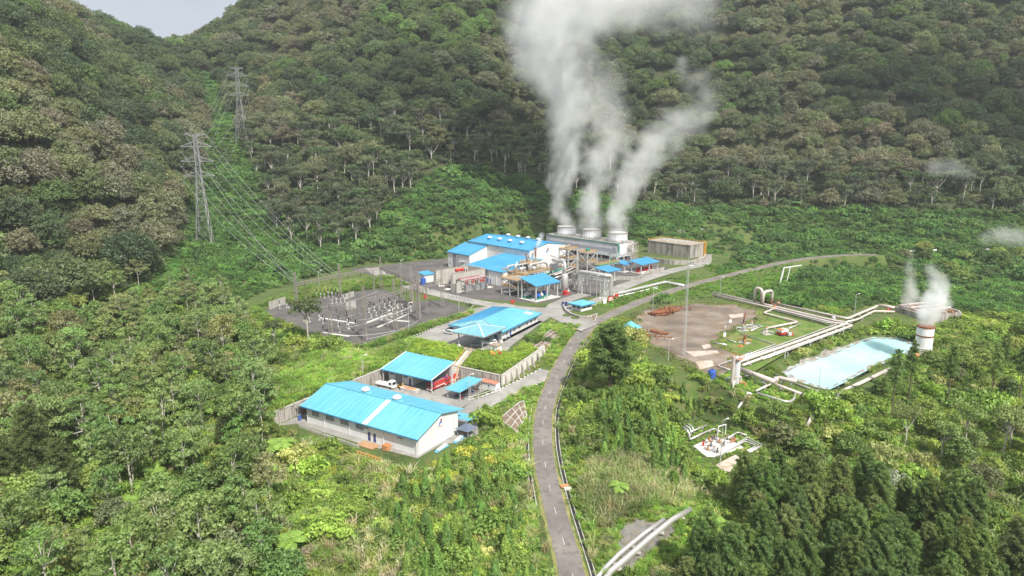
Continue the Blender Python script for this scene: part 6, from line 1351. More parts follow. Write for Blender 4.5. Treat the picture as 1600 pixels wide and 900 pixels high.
gz = min(0, g(bp[0][0], bp[0][1]) + 2); zb = 4.6
for x0, y0, x1, y1 in ((0, 0, bl, .6), (0, bw - .6, bl, bw), (0, .62, .6, bw - .62), (bl - .6, .62, bl, bw - .62)): mb = MB(); mb.box(x0, y0, -2.5, x1, y1, zb); mb.build('basin_wall', 'tankwall', t)
mb = MB(); mb.box(.6, .6, zb - 1.6, bl - .6, bw - .6, zb - 1.4); mb.build('basin_floor', 'rust', t)
for k in range(5): mb = MB(); y = 2 + k * 4.4; mb.box(-.2, y, zb + .02, bl + .2, y + .8, zb + 1.0); mb.build('top_beam', 'orust' if k % 2 else 'pipe', t)
for k in range(3): mb = MB(); x = 2 + k * 6; mb.tube([(x, 1, zb + 1.3), (x, bw - 1, zb + 1.3)], .4, 8); mb.build('top_pipe', 'pipe', t)
vessel('red valve skid left of the concrete basin', pix(1388, 487, 0), .7, 3, 1.2, 'red', 'valve_skid')
rr_ = random.Random(11); npnd = len(POND)
for i in range(npnd):
    a, b = Vector(POND[i]), Vector(POND[(i + 1) % npnd]); n = max(2, int((b - a).length / 2.6))
    if not (i in (6, 7) or i >= 8): n = n // 3
    for k in range(n):
        p = a.lerp(b, (k + rr_.random()) / n); cen = Vector((145, 275, 0)); out = (p - cen); out.z = 0; out.normalize(); p = p + out * rr_.uniform(.2, 2.4)
        mb = MB(); s = rr_.uniform(.5, 1.3); vs = []
        for zz_, rad in ((-.6, 1.0), (.25, .85), (.8, .35)):
            vs += [(math.cos(2 * math.pi * j / 6 + zz_) * rad * s * rr_.uniform(.7, 1.25), math.sin(2 * math.pi * j / 6 + zz_) * rad * s * rr_.uniform(.7, 1.25), zz_ * s) for j in range(6)]
        mb.add(vs, [(r * 6 + j, r * 6 + (j + 1) % 6, r * 6 + 6 + (j + 1) % 6, r * 6 + 6 + j) for r in range(2) for j in range(6)] + [tuple(range(12, 18))]); o_ = mb.build('boulder', 'rock'); o_.location = (p.x, p.y, g(p.x, p.y) + .1)
        tag(o_, 'pale crusted boulder along the pond edge, %s bank' % ('near left' if i < 2 else 'near right' if i < 6 else 'right end' if i < 9 else 'far'), 'boulder', 'boulders on the pond edge')
# ---------------------------------------------------------------- lower pipe pad
def p2(x, y, z=-11.3): return pix(x, y, z)
z3 = lambda x, y: (1040 + x / 8.18, 650 + y / 8.18)
for k in range(3):
    q = [z3(*a) for a in ((650 + k * 22, 510 - k * 8), (1020 + k * 12, 320 - k * 26), (1160 + k * 40, 380 - k * 2), (1010 + k * 30, 462 + k * 2))]
    pipe(('white pipe at the right of the lower pad, inner of three', 'white pipe at the right of the lower pad, middle of three', 'white pipe at the right of the lower pad, outer of three')[k], [p2(*a, -11.2) for a in q], .21, 'silver', fil=1, sup=6)
pipe('white bent pipe behind the lower pad', [p2(*z3(*a), -10.9) for a in ((800, 280), (920, 205), (1040, 245))], .27, 'silver', fil=1, sup=6)
pipe('fat white pipe on the left of the lower pad, upper', [p2(*z3(*a), -10.7) for a in ((290, 215), (530, 115))], .3, 'silver', sup=5)
pipe('fat white pipe on the left of the lower pad, lower', [p2(*z3(*a), -10.9) for a in ((310, 300), (510, 205), (620, 160), (700, 200))], .27, 'silver', sup=5, fil=1)
for k, a in enumerate(((210, 200), (240, 180), (270, 160), (225, 235))): pipe(('hooped manifold pipe at the left end of the lower pad, first', 'hooped manifold pipe at the left end of the lower pad, second', 'hooped manifold pipe at the left end of the lower pad, third', 'hooped manifold pipe at the left end of the lower pad, lowest')[k], (lambda p, q: [(p[0], p[1], -12), (p[0], p[1], -9.4), (q[0], q[1], -9.4), (q[0], q[1], -12)])(p2(*z3(*a)), p2(*z3(a[0] + 80, a[1] + 55))), .27, ('silver', 'porcelain', 'silver', 'porcelain')[k], fil=1.2)
rn = random.Random(8)
for k, a in enumerate(((480, 380), (560, 330), (600, 320), (660, 310), (690, 350), (580, 390), (760, 340), (840, 340), (740, 390), (620, 450), (540, 440), (660, 470), (800, 300), (880, 330), (620, 290), (520, 340))):
    t = thing('valve', 'small valve post on the white slab of the lower pad, %s' % ('rusty orange' if k % 3 == 1 else 'red' if k == 0 else 'grey'), 'valve', p2(*z3(*a), -11.88), 30 * k, 'valves on the lower pad')
    mb = MB(); mb.lathe((0, 0, 0), [(.3, 0), (.3, .6), (.5, .65), (.5, .8), (.25, .85), (.25, 1.6)], 8); mb.build('body', 'red' if k == 0 else ('porcelain', 'orust', 'lattice')[k % 3], t); mb = MB(); mb.tube([(-1.6, 0, .5), (1.6, 0, .5)], .16, 6); mb.build('pipe_stub', 'silver', t)
    mb = MB(); mb.tube([(math.cos(b) * .4, math.sin(b) * .4, 1.65) for b in [2 * math.pi * i / 8 for i in range(9)]], .06, 4, False); mb.build('hand_wheel', 'rust', t)
t = thing('loading_frame', 'small white pipe frame behind the lower pad slab', 'frame', p2(1127, 682, -12), 30)
for x in (-1.8, 1.8): mb = MB(); mb.beam((x, 0, 0), (x, 0, 4), .25); mb.build('post', 'whitetrim', t)
mb = MB(); mb.beam((-1.8, 0, 4), (1.8, 0, 4), .25); mb.build('crossbar', 'whitetrim', t)
pipe('pale pipe sticking out of the shrubs beside the pine wood', [gp(1260, 672, .6), gp(1268, 660, 1.4), gp(1274, 654, 1.2)], .55, 'pipe', fil=.8)
# ---------------------------------------------------------------- pipes and slab at the bottom of the photo
pipe('silver pipe in the bottom gully, right of two', [gp(926, 938, .9), gp(954, 903, 1.0), gp(977, 886, 1.4), gp(1012, 856, 1.7), gp(1050, 825, 1.7), gp(1078, 803, 1.2)], .72, 'silver', k=12, fil=1, sup=6)
pipe('silver pipe in the bottom gully, left of two', [gp(918, 930, .8), gp(946, 893, .9), gp(968, 876, 1.2), gp(1005, 845, 1.5), gp(1037, 820, 1.4)], .55, 'silver', k=12, fil=1, sup=6)
def flat_patch(name, pts, mat, dz): mb = MB(); mb.add([gp(*p, dz) for p in pts], [tuple(range(len(pts)))]); return struct(mb.build(name, mat))
t = thing('culvert_cover', 'red brown plate bridging the drain beside the road', 'drain cover', gp(882.5, 763, .15), 20); mb = MB(); mb.cbox((0, 0, .25), (2.6, 1.7, .16)); mb.build('plate', 'orust', t); mb = MB(); mb.cbox((.2, -1.4, .1), (2.0, .9, .5)); mb.build('kerb_block', 'cwhite', t)
# portal frame and pipes by the road on the right
t = thing('height_gauge', 'white pipe frame beside the asphalt road on the right', 'frame', gp(1222, 448, 0), 20)
for x, y in ((-2.5, 0), (2.5, 0), (0, 2)): mb = MB(); mb.beam((x, y, 0), (x + 2.4, y, 11.5), .4); mb.build('post', 'whitetrim', t)
mb = MB(); mb.beam((0, 0, 11.5), (16, 3, 11.6), .45); mb.build('crossbar', 'whitetrim', t)
for k, q in enumerate(((1540, 398), (1500, 401), (1460, 398), (1425, 400), (1600, 405))):
    p = pt(*q); t = thing('fence_panel', ('white barrier panel far right among the shrubs, longest', 'white barrier panel among the shrubs, second from the right', 'white barrier panel among the shrubs, middle', 'white barrier panel among the shrubs, leftmost', 'white barrier panel at the right edge of the photo')[k], 'barrier', (p[0], p[1], p[2] + 3.2), 5)
    mb = MB(); mb.box(-(4.0, 2, 1.4, 2.2, 4)[k], -.1, 0, (4.0, 2, 1.4, 2.2, 4)[k], .1, 1.2); mb.build('panel', 'whitetrim', t); mb = MB(); mb.beam((-1, 0, -3.5), (-1, 0, 0), .2); mb.beam((1, 0, -3.5), (1, 0, 0), .2); mb.build('stakes', 'steel', t)['kind'] = 'stuff'
# ---------------------------------------------------------------- plant meshes
rs = np.random.RandomState(21)
def unit(v): return v / (np.linalg.norm(v, axis=-1, keepdims=True) + 1e-9)
def cards(C, Nm, size, aspect=0.6, jitter=0.7, v=None, droop=0.0):
    "small kite shaped leaves at C facing roughly along Nm"
    n = len(C); Nm = unit(Nm + rs.normal(0, jitter, (n, 3))); a = unit(np.cross(Nm, rs.normal(0, 1, (n, 3)))); b = np.cross(Nm, a)
    s = (np.asarray(size) * rs.uniform(.65, 1.3, n))[:, None]
    bend = Nm * s * .18
    P = np.stack([C - a * s, C - b * s * aspect - bend, C + a * s * 1.1 - np.array([0, 0, droop]) * s, C + b * s * aspect - bend], 1).reshape(-1, 3)
    v = rs.uniform(.2, .8, n) if v is None else v
    return P, np.arange(4 * n).reshape(n, 4), np.repeat(v, 4)
def merge(parts):
    V, F, A, o = [], [], [], 0
    for p, f, a in parts: V.append(p); F.append(f + o); A.append(a); o += len(p)
    return np.concatenate(V), np.concatenate(F), np.concatenate(A)
def clump(c, r, n, size, flat=.7, up=.3, low=-.35, v0=.5, **k):
    d = unit(rs.normal(0, 1, (n, 3))); d[:, 2] = np.where(d[:, 2] < low, -d[:, 2] * .5, d[:, 2])
    rad = r * rs.uniform(.72, 1.06, n)[:, None]
    C = np.asarray(c) + d * rad * np.array([1, 1, flat])
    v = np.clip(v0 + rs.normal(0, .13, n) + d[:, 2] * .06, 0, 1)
    return cards(C, d + np.array([0, 0, up]), size, v=v, **k)
def crown_dome(R, H, nc, nl, leaf, base, seed, flat=.62, spread=1.0):
    global rs; rs = np.random.RandomState(seed); parts = []
    for i in range(nc):
        t = (i + .5) / nc; z = 1 - t * 1.12; ph = i * 2.39996 + rs.uniform(-.4, .4); q = math.sqrt(max(0, 1 - z * z))
        k = rs.uniform(.72, 1.08); c = (R * q * k * math.cos(ph) * spread, R * q * k * math.sin(ph) * spread, base + H * max(z, -.1) * k)
        parts.append(clump(c, R * rs.uniform(.25, .4), nl, leaf, flat, v0=rs.uniform(.3, .72)))
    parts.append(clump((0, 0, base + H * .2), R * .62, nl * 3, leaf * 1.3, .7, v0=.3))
    return merge(parts)
def crown_flat(R, nl, leaf, base, seed, nb=9):
    "open umbrella crown: separate flat leaf layers on forked limbs"
    global rs; rs = np.random.RandomState(seed); parts = []; tips = []
    for i in range(nb):
        ph = i * 2.4 + rs.uniform(-.5, .5); q = rs.uniform(.25, 1.0) if i else 0; c = (R * q * math.cos(ph), R * q * math.sin(ph), base + rs.uniform(-.3, .34) * R * (1.2 - q * .4)); tips.append(c)
        parts.append(clump(c, R * rs.uniform(.32, .48), nl, leaf, .62, v0=rs.uniform(.35, .7)))
    return merge(parts), tips
def crown_airy(R, H, nl, leaf, base, seed, nb=14):
    "loose crown of small leaf clumps at many heights on thin limbs"
    global rs; rs = np.random.RandomState(seed); parts = []; tips = []
    for i in range(nb):
        t = (i + .5) / nb; ph = i * 2.4 + rs.uniform(-.6, .6); q = math.sin(math.pi * (.18 + .72 * t)) * rs.uniform(.45, 1.05); c = (R * q * math.cos(ph), R * q * math.sin(ph), base + H * t + rs.uniform(-.3, .3)); tips.append(c)
        parts.append(clump(c, R * rs.uniform(.26, .44), nl, leaf, .62, v0=rs.uniform(.3, .72)))
    return merge(parts), tips[::2]
def crown_pine(h, seed, full=1.0, L0=3.6, tuft=34, z0=.3, leaf=.55):
    global rs; rs = np.random.RandomState(seed); parts = []; n = int(h * 1.15)
    for i in range(n):
        t = z0 + (1 - z0) * (i / (n - 1)); L_ = L0 * (1 - t) ** .4 * (rs.uniform(.65, 1.15)) + .4; m = 5 if t < .9 else 3
        for k in range(m):
            ph = i * 1.1 + k * 2 * math.pi / m + rs.uniform(-.35, .35)
            for q in (.35, .68, 1.0):
                if rs.rand() > full: continue
                c = (math.cos(ph) * L_ * q, math.sin(ph) * L_ * q, h * t + L_ * q * .22 - .1)
                nn = tuft; d = unit(rs.normal(0, 1, (nn, 3))); r = .34 + .22 * L_
                C = np.array(c) + d * rs.uniform(.2, 1, nn)[:, None] * r * np.array([1, 1, .75])
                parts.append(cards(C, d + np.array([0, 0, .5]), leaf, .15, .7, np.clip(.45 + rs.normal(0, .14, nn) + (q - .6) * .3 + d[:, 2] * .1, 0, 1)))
    return merge(parts)
def crown_cone(h, R, n, leaf, seed):
    global rs; rs = np.random.RandomState(seed); t = rs.uniform(0, 1, n) ** .8; ph = rs.uniform(0, 6.283, n)
    lob = 1 + .25 * np.sin(ph * 3 + t * 9 + seed) + .16 * np.sin(ph * 5 - t * 15); r = R * (1 - t) ** .75 * lob * rs.uniform(.75, 1.05, n) + .12
    C = np.stack([np.cos(ph) * r, np.sin(ph) * r, .3 + t * h], 1); d = np.stack([np.cos(ph), np.sin(ph), np.full(n, .7)], 1)
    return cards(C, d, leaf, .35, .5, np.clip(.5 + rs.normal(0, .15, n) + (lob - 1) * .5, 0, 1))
def shrub_mesh(R, H, nc, nl, leaf, seed):
    global rs; rs = np.random.RandomState(seed); parts = []
    for i in range(nc):
        ph = i * 2.4 + rs.uniform(-.5, .5); q = math.sqrt((i + .3) / nc); parts.append(clump((R * q * math.cos(ph), R * q * math.sin(ph), H * (1 - .55 * q * q) * rs.uniform(.6, 1.0)), R * rs.uniform(.3, .48), nl, leaf, .85, .3, -.6, rs.uniform(.3, .7)))
    return merge(parts)
def grass_mesh(n, h, spread, seed, w=.07, lean=.45):
    global rs; rs = np.random.RandomState(seed); ph = rs.uniform(0, 6.283, n); q = np.sqrt(rs.uniform(0, 1, n)) * spread; B = np.stack([np.cos(ph) * q, np.sin(ph) * q, np.full(n, -.1)], 1)
    d = rs.normal(0, lean, (n, 2)); hh = h * rs.uniform(.5, 1.15, n); s = np.stack([-np.sin(ph * 3), np.cos(ph * 3), np.zeros(n)], 1) * w
    Mid = B + np.stack([d[:, 0] * hh * .4, d[:, 1] * hh * .4, hh * .65], 1); Tip = B + np.stack([d[:, 0] * hh * 1.1, d[:, 1] * hh * 1.1, hh * .95], 1)
    P = np.stack([B - s, B + s, Mid + s * 1.2, Mid - s * 1.2, Mid - s * 1.2, Mid + s * 1.2, Tip + s * .2, Tip - s * .2], 1).reshape(-1, 3)
    v = np.repeat(np.clip(.5 + rs.normal(0, .2, n), 0, 1), 8); return P, np.arange(8 * n).reshape(-1, 4), v
def frond_mesh(L_, seed, wide=.36):
    global rs; rs = np.random.RandomState(seed); P, F, A = [], [], []; n = 11; sp = [(L_ * t * (1 - .1 * t), 0, L_ * (.5 * t - .78 * t * t)) for t in np.linspace(0, 1, n + 1)]
    for i in range(1, n):
        x, _, z = sp[i]; x2, _, z2 = sp[i + 1]; w = L_ * wide * math.sin(math.pi * min(1, (i + .6) / (n + .3))) ** .7
        for s in (-1, 1):
            o = len(P); P += [(x, 0, z), (x2, 0, z2), ((x + x2) / 2 + w * .3 + (x2 - x) * .3, s * w, (z + z2) / 2 - w * .22), (x + w * .25, s * w * .95, z - w * .22)]; F.append((o, o + 1, o + 2, o + 3)); A += [.5 + .15 * rs.normal()] * 4
    o = len(P)
    for i in range(n): P += [(sp[i][0], -.03, sp[i][2]), (sp[i][0], .03, sp[i][2]), (sp[i + 1][0], .03, sp[i + 1][2]), (sp[i + 1][0], -.03, sp[i + 1][2])]; F.append((o, o + 1, o + 2, o + 3)); A += [.35] * 4; o += 4
    return np.array(P), np.array(F), np.clip(np.array(A), 0, 1)
def leafmesh(name, d): return np_mesh(name, d[0], d[1], 'leaf', False, {'leafv': d[2]})
def trunk_mesh(name, mat, h, r, limbs=(), lean=(0, 0), k=7, fork=.55):
    mb = MB(); rr_ = random.Random(len(limbs) + int(h * 10)); P = [Vector((lean[0] * t * t + rr_.uniform(-.12, .12) * (t > 0), lean[1] * t * t + rr_.uniform(-.12, .12) * (t > 0), h * t - .6 * (t == 0))) for t in (0, .2, .4, .6, .8, 1)]
    mb.tube(P, [r * 1.25, r, r * .9, r * .75, r * .6, r * .35], k)
    for q in limbs:
        q = Vector(q); a = P[0].lerp(P[-1], fork + rr_.uniform(-.1, .18)); m = a.lerp(q, .55) + Vector((0, 0, -.06 * (q - a).length + .1)); mb.tube([a, m, q], [r * .5, r * .34, r * .12], 5)
    o = mb; me = bpy.data.meshes.new(name); me.from_pydata([tuple(p) for p in o.v], [], o.f); me.update(); me.materials.append(M[mat]); return me
PROTO = {'forest': [], 'pale': [], 'pine': [], 'young': [], 'shrub': []}
for i in range(6):
    R_ = (6.9, 7.8, 6.0, 7.2, 7.9, 5.6)[i]; H_ = (6.6, 7.4, 7.6, 6.2, 7.0, 8.6)[i]; b = (7.5, 7, 8, 8, 7, 7.5)[i]
    PROTO['forest'].append((leafmesh('forest_crown', crown_dome(R_, H_, (46, 54, 40, 48, 60, 40)[i], 72, .42, b, 100 + i, .85)), trunk_mesh('forest_trunk', 'bark', b + 2, .42, [(R_ * .5 * math.cos(a), R_ * .5 * math.sin(a), b + 2) for a in (0, 2, 4)])))
for i in range(4):
    R_ = (5.2, 6.2, 4.4, 5.6)[i]; b = (11.5, 12.5, 10.5, 13)[i]; d, tips = crown_flat(R_, 150, .36, b, 200 + i, (9, 11, 7, 8)[i])
    PROTO['pale'].append((leafmesh('umbrella_crown', d), trunk_mesh('pale_trunk', 'palebark', b - .4, .3, tips, (rs.uniform(-.8, .8), rs.uniform(-.8, .8)), 6)))
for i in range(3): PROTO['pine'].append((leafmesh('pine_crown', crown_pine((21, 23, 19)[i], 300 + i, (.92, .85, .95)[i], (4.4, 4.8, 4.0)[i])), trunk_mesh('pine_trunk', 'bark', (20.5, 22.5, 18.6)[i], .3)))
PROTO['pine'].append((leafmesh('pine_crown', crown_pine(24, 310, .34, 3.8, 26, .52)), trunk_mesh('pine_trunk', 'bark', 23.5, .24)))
PROTO['broad'] = []; PROTO['airy'] = []
for i in range(5):
    d, tips = crown_airy((3.6, 4.4, 3.0, 4.0, 3.4)[i], (5.5, 5.0, 6.5, 4.5, 7.0)[i], 95, .27, (5.5, 6.5, 5.0, 7.5, 6.0)[i], 470 + i, (15, 18, 13, 15, 16)[i]); PROTO['airy'].append((leafmesh('airy_crown', d), trunk_mesh('pale_trunk', 'palebark', (10, 10.5, 10.5, 11, 12)[i], .17, tips, (rs.uniform(-.9, .9), rs.uniform(-.9, .9)), 6, .62)))
for i in range(4):
    R_ = (3.8, 4.6, 3.3, 4.2)[i]; PROTO['broad'].append((leafmesh('broad_crown', crown_dome(R_, (3.6, 3.2, 4.6, 4.0)[i], (26, 30, 22, 24)[i], 70, .34, (4.4, 5.2, 4.0, 6.0)[i], 450 + i, .7)), trunk_mesh('broad_trunk', 'palebark' if i == 1 else 'bark', (6, 6.6, 6, 8)[i], .17, [(R_ * .5 * math.cos(a), R_ * .5 * math.sin(a), (6.2, 6.8, 6, 8)[i]) for a in (0, 2, 4)])))
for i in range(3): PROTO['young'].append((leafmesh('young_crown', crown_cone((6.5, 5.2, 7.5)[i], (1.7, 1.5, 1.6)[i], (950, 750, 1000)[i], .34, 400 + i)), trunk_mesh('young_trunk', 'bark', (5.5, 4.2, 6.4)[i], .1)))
SHR = [leafmesh('shrub_leaves', shrub_mesh(*a)) for a in ((1.7, 1.5, 9, 60, .19, 500), (2.1, 1.9, 12, 60, .21, 501), (1.4, 2.1, 9, 56, .18, 502), (2.3, 1.2, 12, 56, .19, 503), (1.6, 1.3, 7, 40, .29, 504))]
GRS = [leafmesh('grass_blades', grass_mesh(*a)) for a in ((60, .75, .55, 600), (70, 1.6, .7, 601, .06, .5), (46, 2.6, .6, 602, .06, .35))]
FRD = [leafmesh('frond_blade', frond_mesh(2.9, 700)), leafmesh('frond_blade', frond_mesh(3.4, 701, .3))]
# ---------------------------------------------------------------- where plants grow
def inpoly(poly, X, Y): return sdist(poly, X, Y) < 0
W2 = lambda L_, z=0: [pix(*p, z)[:2] for p in L_]
NO = [(PLANT_PAD, 1.5), (YARD_PAD, 1.0), (W2(((1055, 672), (1100, 655), (1160, 672), (1200, 694), (1172, 738), (1126, 752), (1085, 738), (1055, 700)), -12), .2), (W2(((1060, 672), (1095, 662), (1118, 685), (1085, 697)), -12), .5), (W2(((1118, 727), (1148, 711), (1158, 715), (1140, 738), (1128, 735)), -12), .5), (W2(((1120, 690), (1150, 680), (1190, 696), (1165, 705)), -12), .5),
      ([p[:2] for p in POND], 3.6), (W2(((958, 500), (1000, 468), (1032, 470), (1000, 502))), .1), (W2(((1222, 585), (1300, 612), (1430, 552), (1440, 565), (1300, 632), (1235, 608)), -3), .5), (W2(((980, 512), (1000, 482), (1040, 474), (1110, 462), (1240, 480), (1330, 502), (1245, 545), (1165, 590), (1122, 604), (1062, 566), (1004, 538))), .5), (W2(((1150, 572), (1215, 592), (1262, 618), (1230, 634), (1160, 612), (1140, 604)), -1), .5),
      (W2(((1300, 497), (1370, 474), (1460, 478), (1490, 492), (1450, 512), (1385, 495), (1330, 512))), .3), ([(SIL[0] - 5, SIL[1] - 5), (SIL[0] + 4, SIL[1] - 5), (SIL[0] + 4, SIL[1] + 4), (SIL[0] - 5, SIL[1] + 4)], 0), (TERRACE, .3), (RS, .5), ([YARD(-8, 56), YARD(64, 56), YARD(64, 54), YARD(-8, 54)], .5),
      ([YARD(0, 0), YARD(-6, -2), YARD(-7.5, 20), YARD(-6, 52), YARD(0, 56)], .2), ([gp(*p)[:2] for p in ((778, 658), (780, 640), (818, 626), (826, 652), (808, 682))], .5), (W2(((1210, 450), (1216, 412), (1262, 410), (1250, 430)), 0), .3), ([pt(*q)[:2] for q in ((930, 910), (935, 880), (960, 850), (960, 815), (1000, 805), (1080, 785), (1100, 800), (1085, 835), (1000, 915))], .3), (W2(((1004, 538), (1030, 548), (1062, 568), (1100, 602), (1060, 600), (1010, 562))), .2)]
PIPES = [[pix(*a, 0) for a in ((1306, 621), (1350, 600), (1390, 580))], [pix(*a, -2) for a in ((1426, 549), (1401, 572))], [pix(*a, 0) for a in ((1240, 601), (1275, 614), (1308, 627))], [pix(*a, 0) for a in ((1113, 458), (1211, 481), (1330, 506))]]
LAWNS = [W2(q) for q in (((1030, 472), (1110, 432), (1215, 404), (1262, 402), (1240, 432), (1195, 462), (1110, 466)), ((925, 482), (960, 458), (1030, 438), (1100, 428), (1060, 452), (990, 480)), ((1080, 400), (1100, 372), (1160, 375), (1225, 398), (1110, 425)), ((640, 528), (735, 475), (700, 468), (655, 480), (700, 490)), ((600, 446), (640, 420), (705, 415), (640, 432)))] + [TERRACE, RS]
BANKS = [[pt(*q)[:2] for q in L_] for L_ in (((846, 506), (905, 509), (928, 512), (905, 548), (882, 580), (848, 565), (838, 540)), ((735, 662), (770, 632), (848, 596), (858, 612), (838, 690), (812, 696), (775, 668)), ((1105, 605), (1160, 573), (1262, 616), (1244, 642), (1150, 622)))]
LAWNS += BANKS
SLOPE = [gp(*p)[:2] for p in ((405, 610), (445, 580), (480, 555), (560, 548), (640, 530), (735, 548), (700, 568), (600, 574), (540, 592), (440, 640))]
FERNS = ((437, 712, 1.3), (236, 775, 1.1), (286, 778, 1.25), (218, 848, 1.4), (250, 770, 1.0), (242, 750, .9), (330, 650, .9), (395, 575, .9), (382, 570, .8), (425, 745, .8), (205, 800, 1.0), (300, 690, .8), (455, 868, 1.1), (1108, 840, 1.3), (1140, 850, 1.2), (968, 775, .8), (1308, 318, 1.5), (1350, 335, 1.4), (1450, 345, 1.4), (1245, 325, 1.3))
FCLEAR = []
for qx, qy, s_ in FERNS[:16]:
    p = pt(qx, qy); q = math.hypot(p[0], p[1]); FCLEAR += [(p[0] * (1 - k / q), p[1] * (1 - k / q)) for k in (0, 4, 8)]
def blocked(X, Y, road=4.4):
    b = np.zeros(X.shape, bool)
    for q, m in NO: b |= sdist(q, X, Y) < m
    b |= pdist(ROAD, X, Y)[0] < road; b |= pdist(ACCESS, X, Y)[0] < 5.2
    for l in PIPES: b |= pdist(l, X, Y)[0] < 1.5
    if road > 8.5:
        for fx, fy in FCLEAR: b |= np.hypot(X - fx, Y - fy) < 4.2
    return b
def spread(cell, y0, y1, seed, xm=0.80, xpad=14):
    r = np.random.RandomState(seed); ys = np.arange(y0, y1, cell); out = []
    for y in ys:
        hw = xm * y + xpad; xs = np.arange(-hw, hw, cell); out.append(np.stack([xs + r.uniform(-.5, .5, len(xs)) * cell, np.full(len(xs), y) + r.uniform(-.5, .5, len(xs)) * cell], 1))
    P = np.concatenate(out); z = T(P[:, 0], P[:, 1]); P3 = np.column_stack([P, z]); px, py, d = project(P3); return P3, px, py, d, r
def zone(poly, px, py): return inpoly(poly, px, py)
FOREST = [[(-900, -900), (265, 40), (290, 110), (325, 190), (300, 300), (275, 390), (235, 432), (150, 470), (60, 500), (-60, 530), (-900, 600)],
          [(265, 40), (200, -900), (2500, -900), (2500, 335), (1600, 335), (1500, 328), (1300, 330), (1000, 318), (865, 300), (760, 264), (700, 258), (645, 296), (600, 330), (545, 352), (480, 352), (410, 300), (385, 240), (370, 190), (345, 130), (300, 100)]]
BAND = [[(385, 215), (700, 190), (860, 240), (1000, 275), (1600, 285), (1600, 335), (1000, 318), (860, 298), (700, 258), (640, 300), (600, 345), (560, 385), (480, 400), (430, 370), (400, 300)]]
LEFTN = [(-80, 470), (150, 462), (245, 440), (330, 460), (390, 500), (405, 560), (425, 650), (420, 720), (440, 800), (470, 990), (-200, 1000)]
VAL = [(300, 120), (345, 130), (385, 240), (410, 330), (480, 400), (520, 420), (470, 440), (400, 470), (300, 450), (280, 400), (300, 300), (325, 200)]
PINE = [(1055, 960), (1115, 860), (1125, 812), (1150, 792), (1200, 770), (1300, 790), (1400, 800), (1520, 850), (1660, 880), (1700, 1050), (1400, 1180), (1020, 1180)]
YOUNG = [[(925, 690), (950, 610), (1010, 590), (1075, 600), (1110, 640), (1060, 690), (1100, 740), (1060, 780), (1000, 720), (940, 720)], [(640, 745), (720, 720), (800, 760), (835, 880), (820, 990), (640, 990), (600, 830)]]
TINT = 1.72
def pick(n, pal, w, r): return TINT * np.array(pal)[r.choice(len(pal), n, p=np.array(w) / sum(w))] * r.uniform(.8, 1.2, (n, 1)) * r.uniform(.93, 1.07, (n, 3))
OLIVE, BROWN, DKG, MID, BRIGHT = (.115, .126, .06), (.128, .126, .08), (.052, .076, .034), (.078, .106, .04), (.085, .14, .035)
NEARP = [(.11, .165, .03), (.145, .205, .036), (.18, .23, .042), (.08, .125, .026), (.2, .21, .075)]
def gn_scatter(name, label, srcs, P, idx, rz, scl, tint, cat=None, tilt=None):
    me = bpy.data.meshes.new(name); n = len(P); me.vertices.add(n); me.vertices.foreach_set('co', np.asarray(P, np.float32).ravel())
    rot = np.zeros((n, 3), np.float32); rot[:, 2] = rz
    if tilt is not None: rot[:, :2] = tilt
    for an, ty, dat in (('idx', 'INT', np.asarray(idx, np.int32)), ('rot', 'FLOAT_VECTOR', rot.ravel()), ('scl', 'FLOAT_VECTOR', np.asarray(scl, np.float32).ravel()), ('tint', 'FLOAT_VECTOR', np.asarray(tint, np.float32).ravel())):
        a = me.attributes.new(an, ty, 'POINT'); a.data.foreach_set('value' if ty == 'INT' else 'vector', dat)
    o = bpy.data.objects.new(name, me); COL.objects.link(o); o['kind'] = 'stuff'; o['label'] = label
    if cat: o['category'] = cat
    t = bpy.data.node_groups.new(name + '_nodes', 'GeometryNodeTree'); t.interface.new_socket('Geometry', in_out='INPUT', socket_type='NodeSocketGeometry'); t.interface.new_socket('Geometry', in_out='OUTPUT', socket_type='NodeSocketGeometry')
    gi = t.nodes.new('NodeGroupInput'); go = t.nodes.new('NodeGroupOutput'); jn = t.nodes.new('GeometryNodeJoinGeometry'); K = t.links.new
    def na(nm, ty): q = t.nodes.new('GeometryNodeInputNamedAttribute'); q.data_type = ty; q.inputs['Name'].default_value = nm; return q.outputs['Attribute']
    ai, ar, asx = na('idx', 'INT'), na('rot', 'FLOAT_VECTOR'), na('scl', 'FLOAT_VECTOR')
    for k, s in enumerate(srcs):
        oi = t.nodes.new('GeometryNodeObjectInfo'); oi.transform_space = 'ORIGINAL'; oi.inputs['Object'].default_value = s
        cp = t.nodes.new('FunctionNodeCompare'); cp.data_type = 'INT'; cp.operation = 'EQUAL'; K(ai, cp.inputs[2]); cp.inputs[3].default_value = k
        ip = t.nodes.new('GeometryNodeInstanceOnPoints'); K(gi.outputs[0], ip.inputs['Points']); K(oi.outputs['Geometry'], ip.inputs['Instance']); K(cp.outputs[0], ip.inputs['Selection']); K(ar, ip.inputs['Rotation']); K(asx, ip.inputs['Scale']); K(ip.outputs[0], jn.inputs[0])
    K(jn.outputs[0], go.inputs[0]); md = o.modifiers.new('scatter', 'NODES'); md.node_group = t; return o
def tree(name, cat, label, P, kind, i, rz, s, tint, group, crown='crown', sz=None, lean=0.0):
    t = bpy.data.objects.new(name, None); COL.objects.link(t); t.location = [float(c) for c in P]; t.rotation_euler = (lean, 0, float(rz)); t.scale = (s, s, sz or s); tag(t, label, cat, group)
    me = PROTO[kind][i]; a = obj(crown, me[0], t); a['tint'] = [float(c) for c in tint]; b = obj('trunk', me[1], t); return a, b
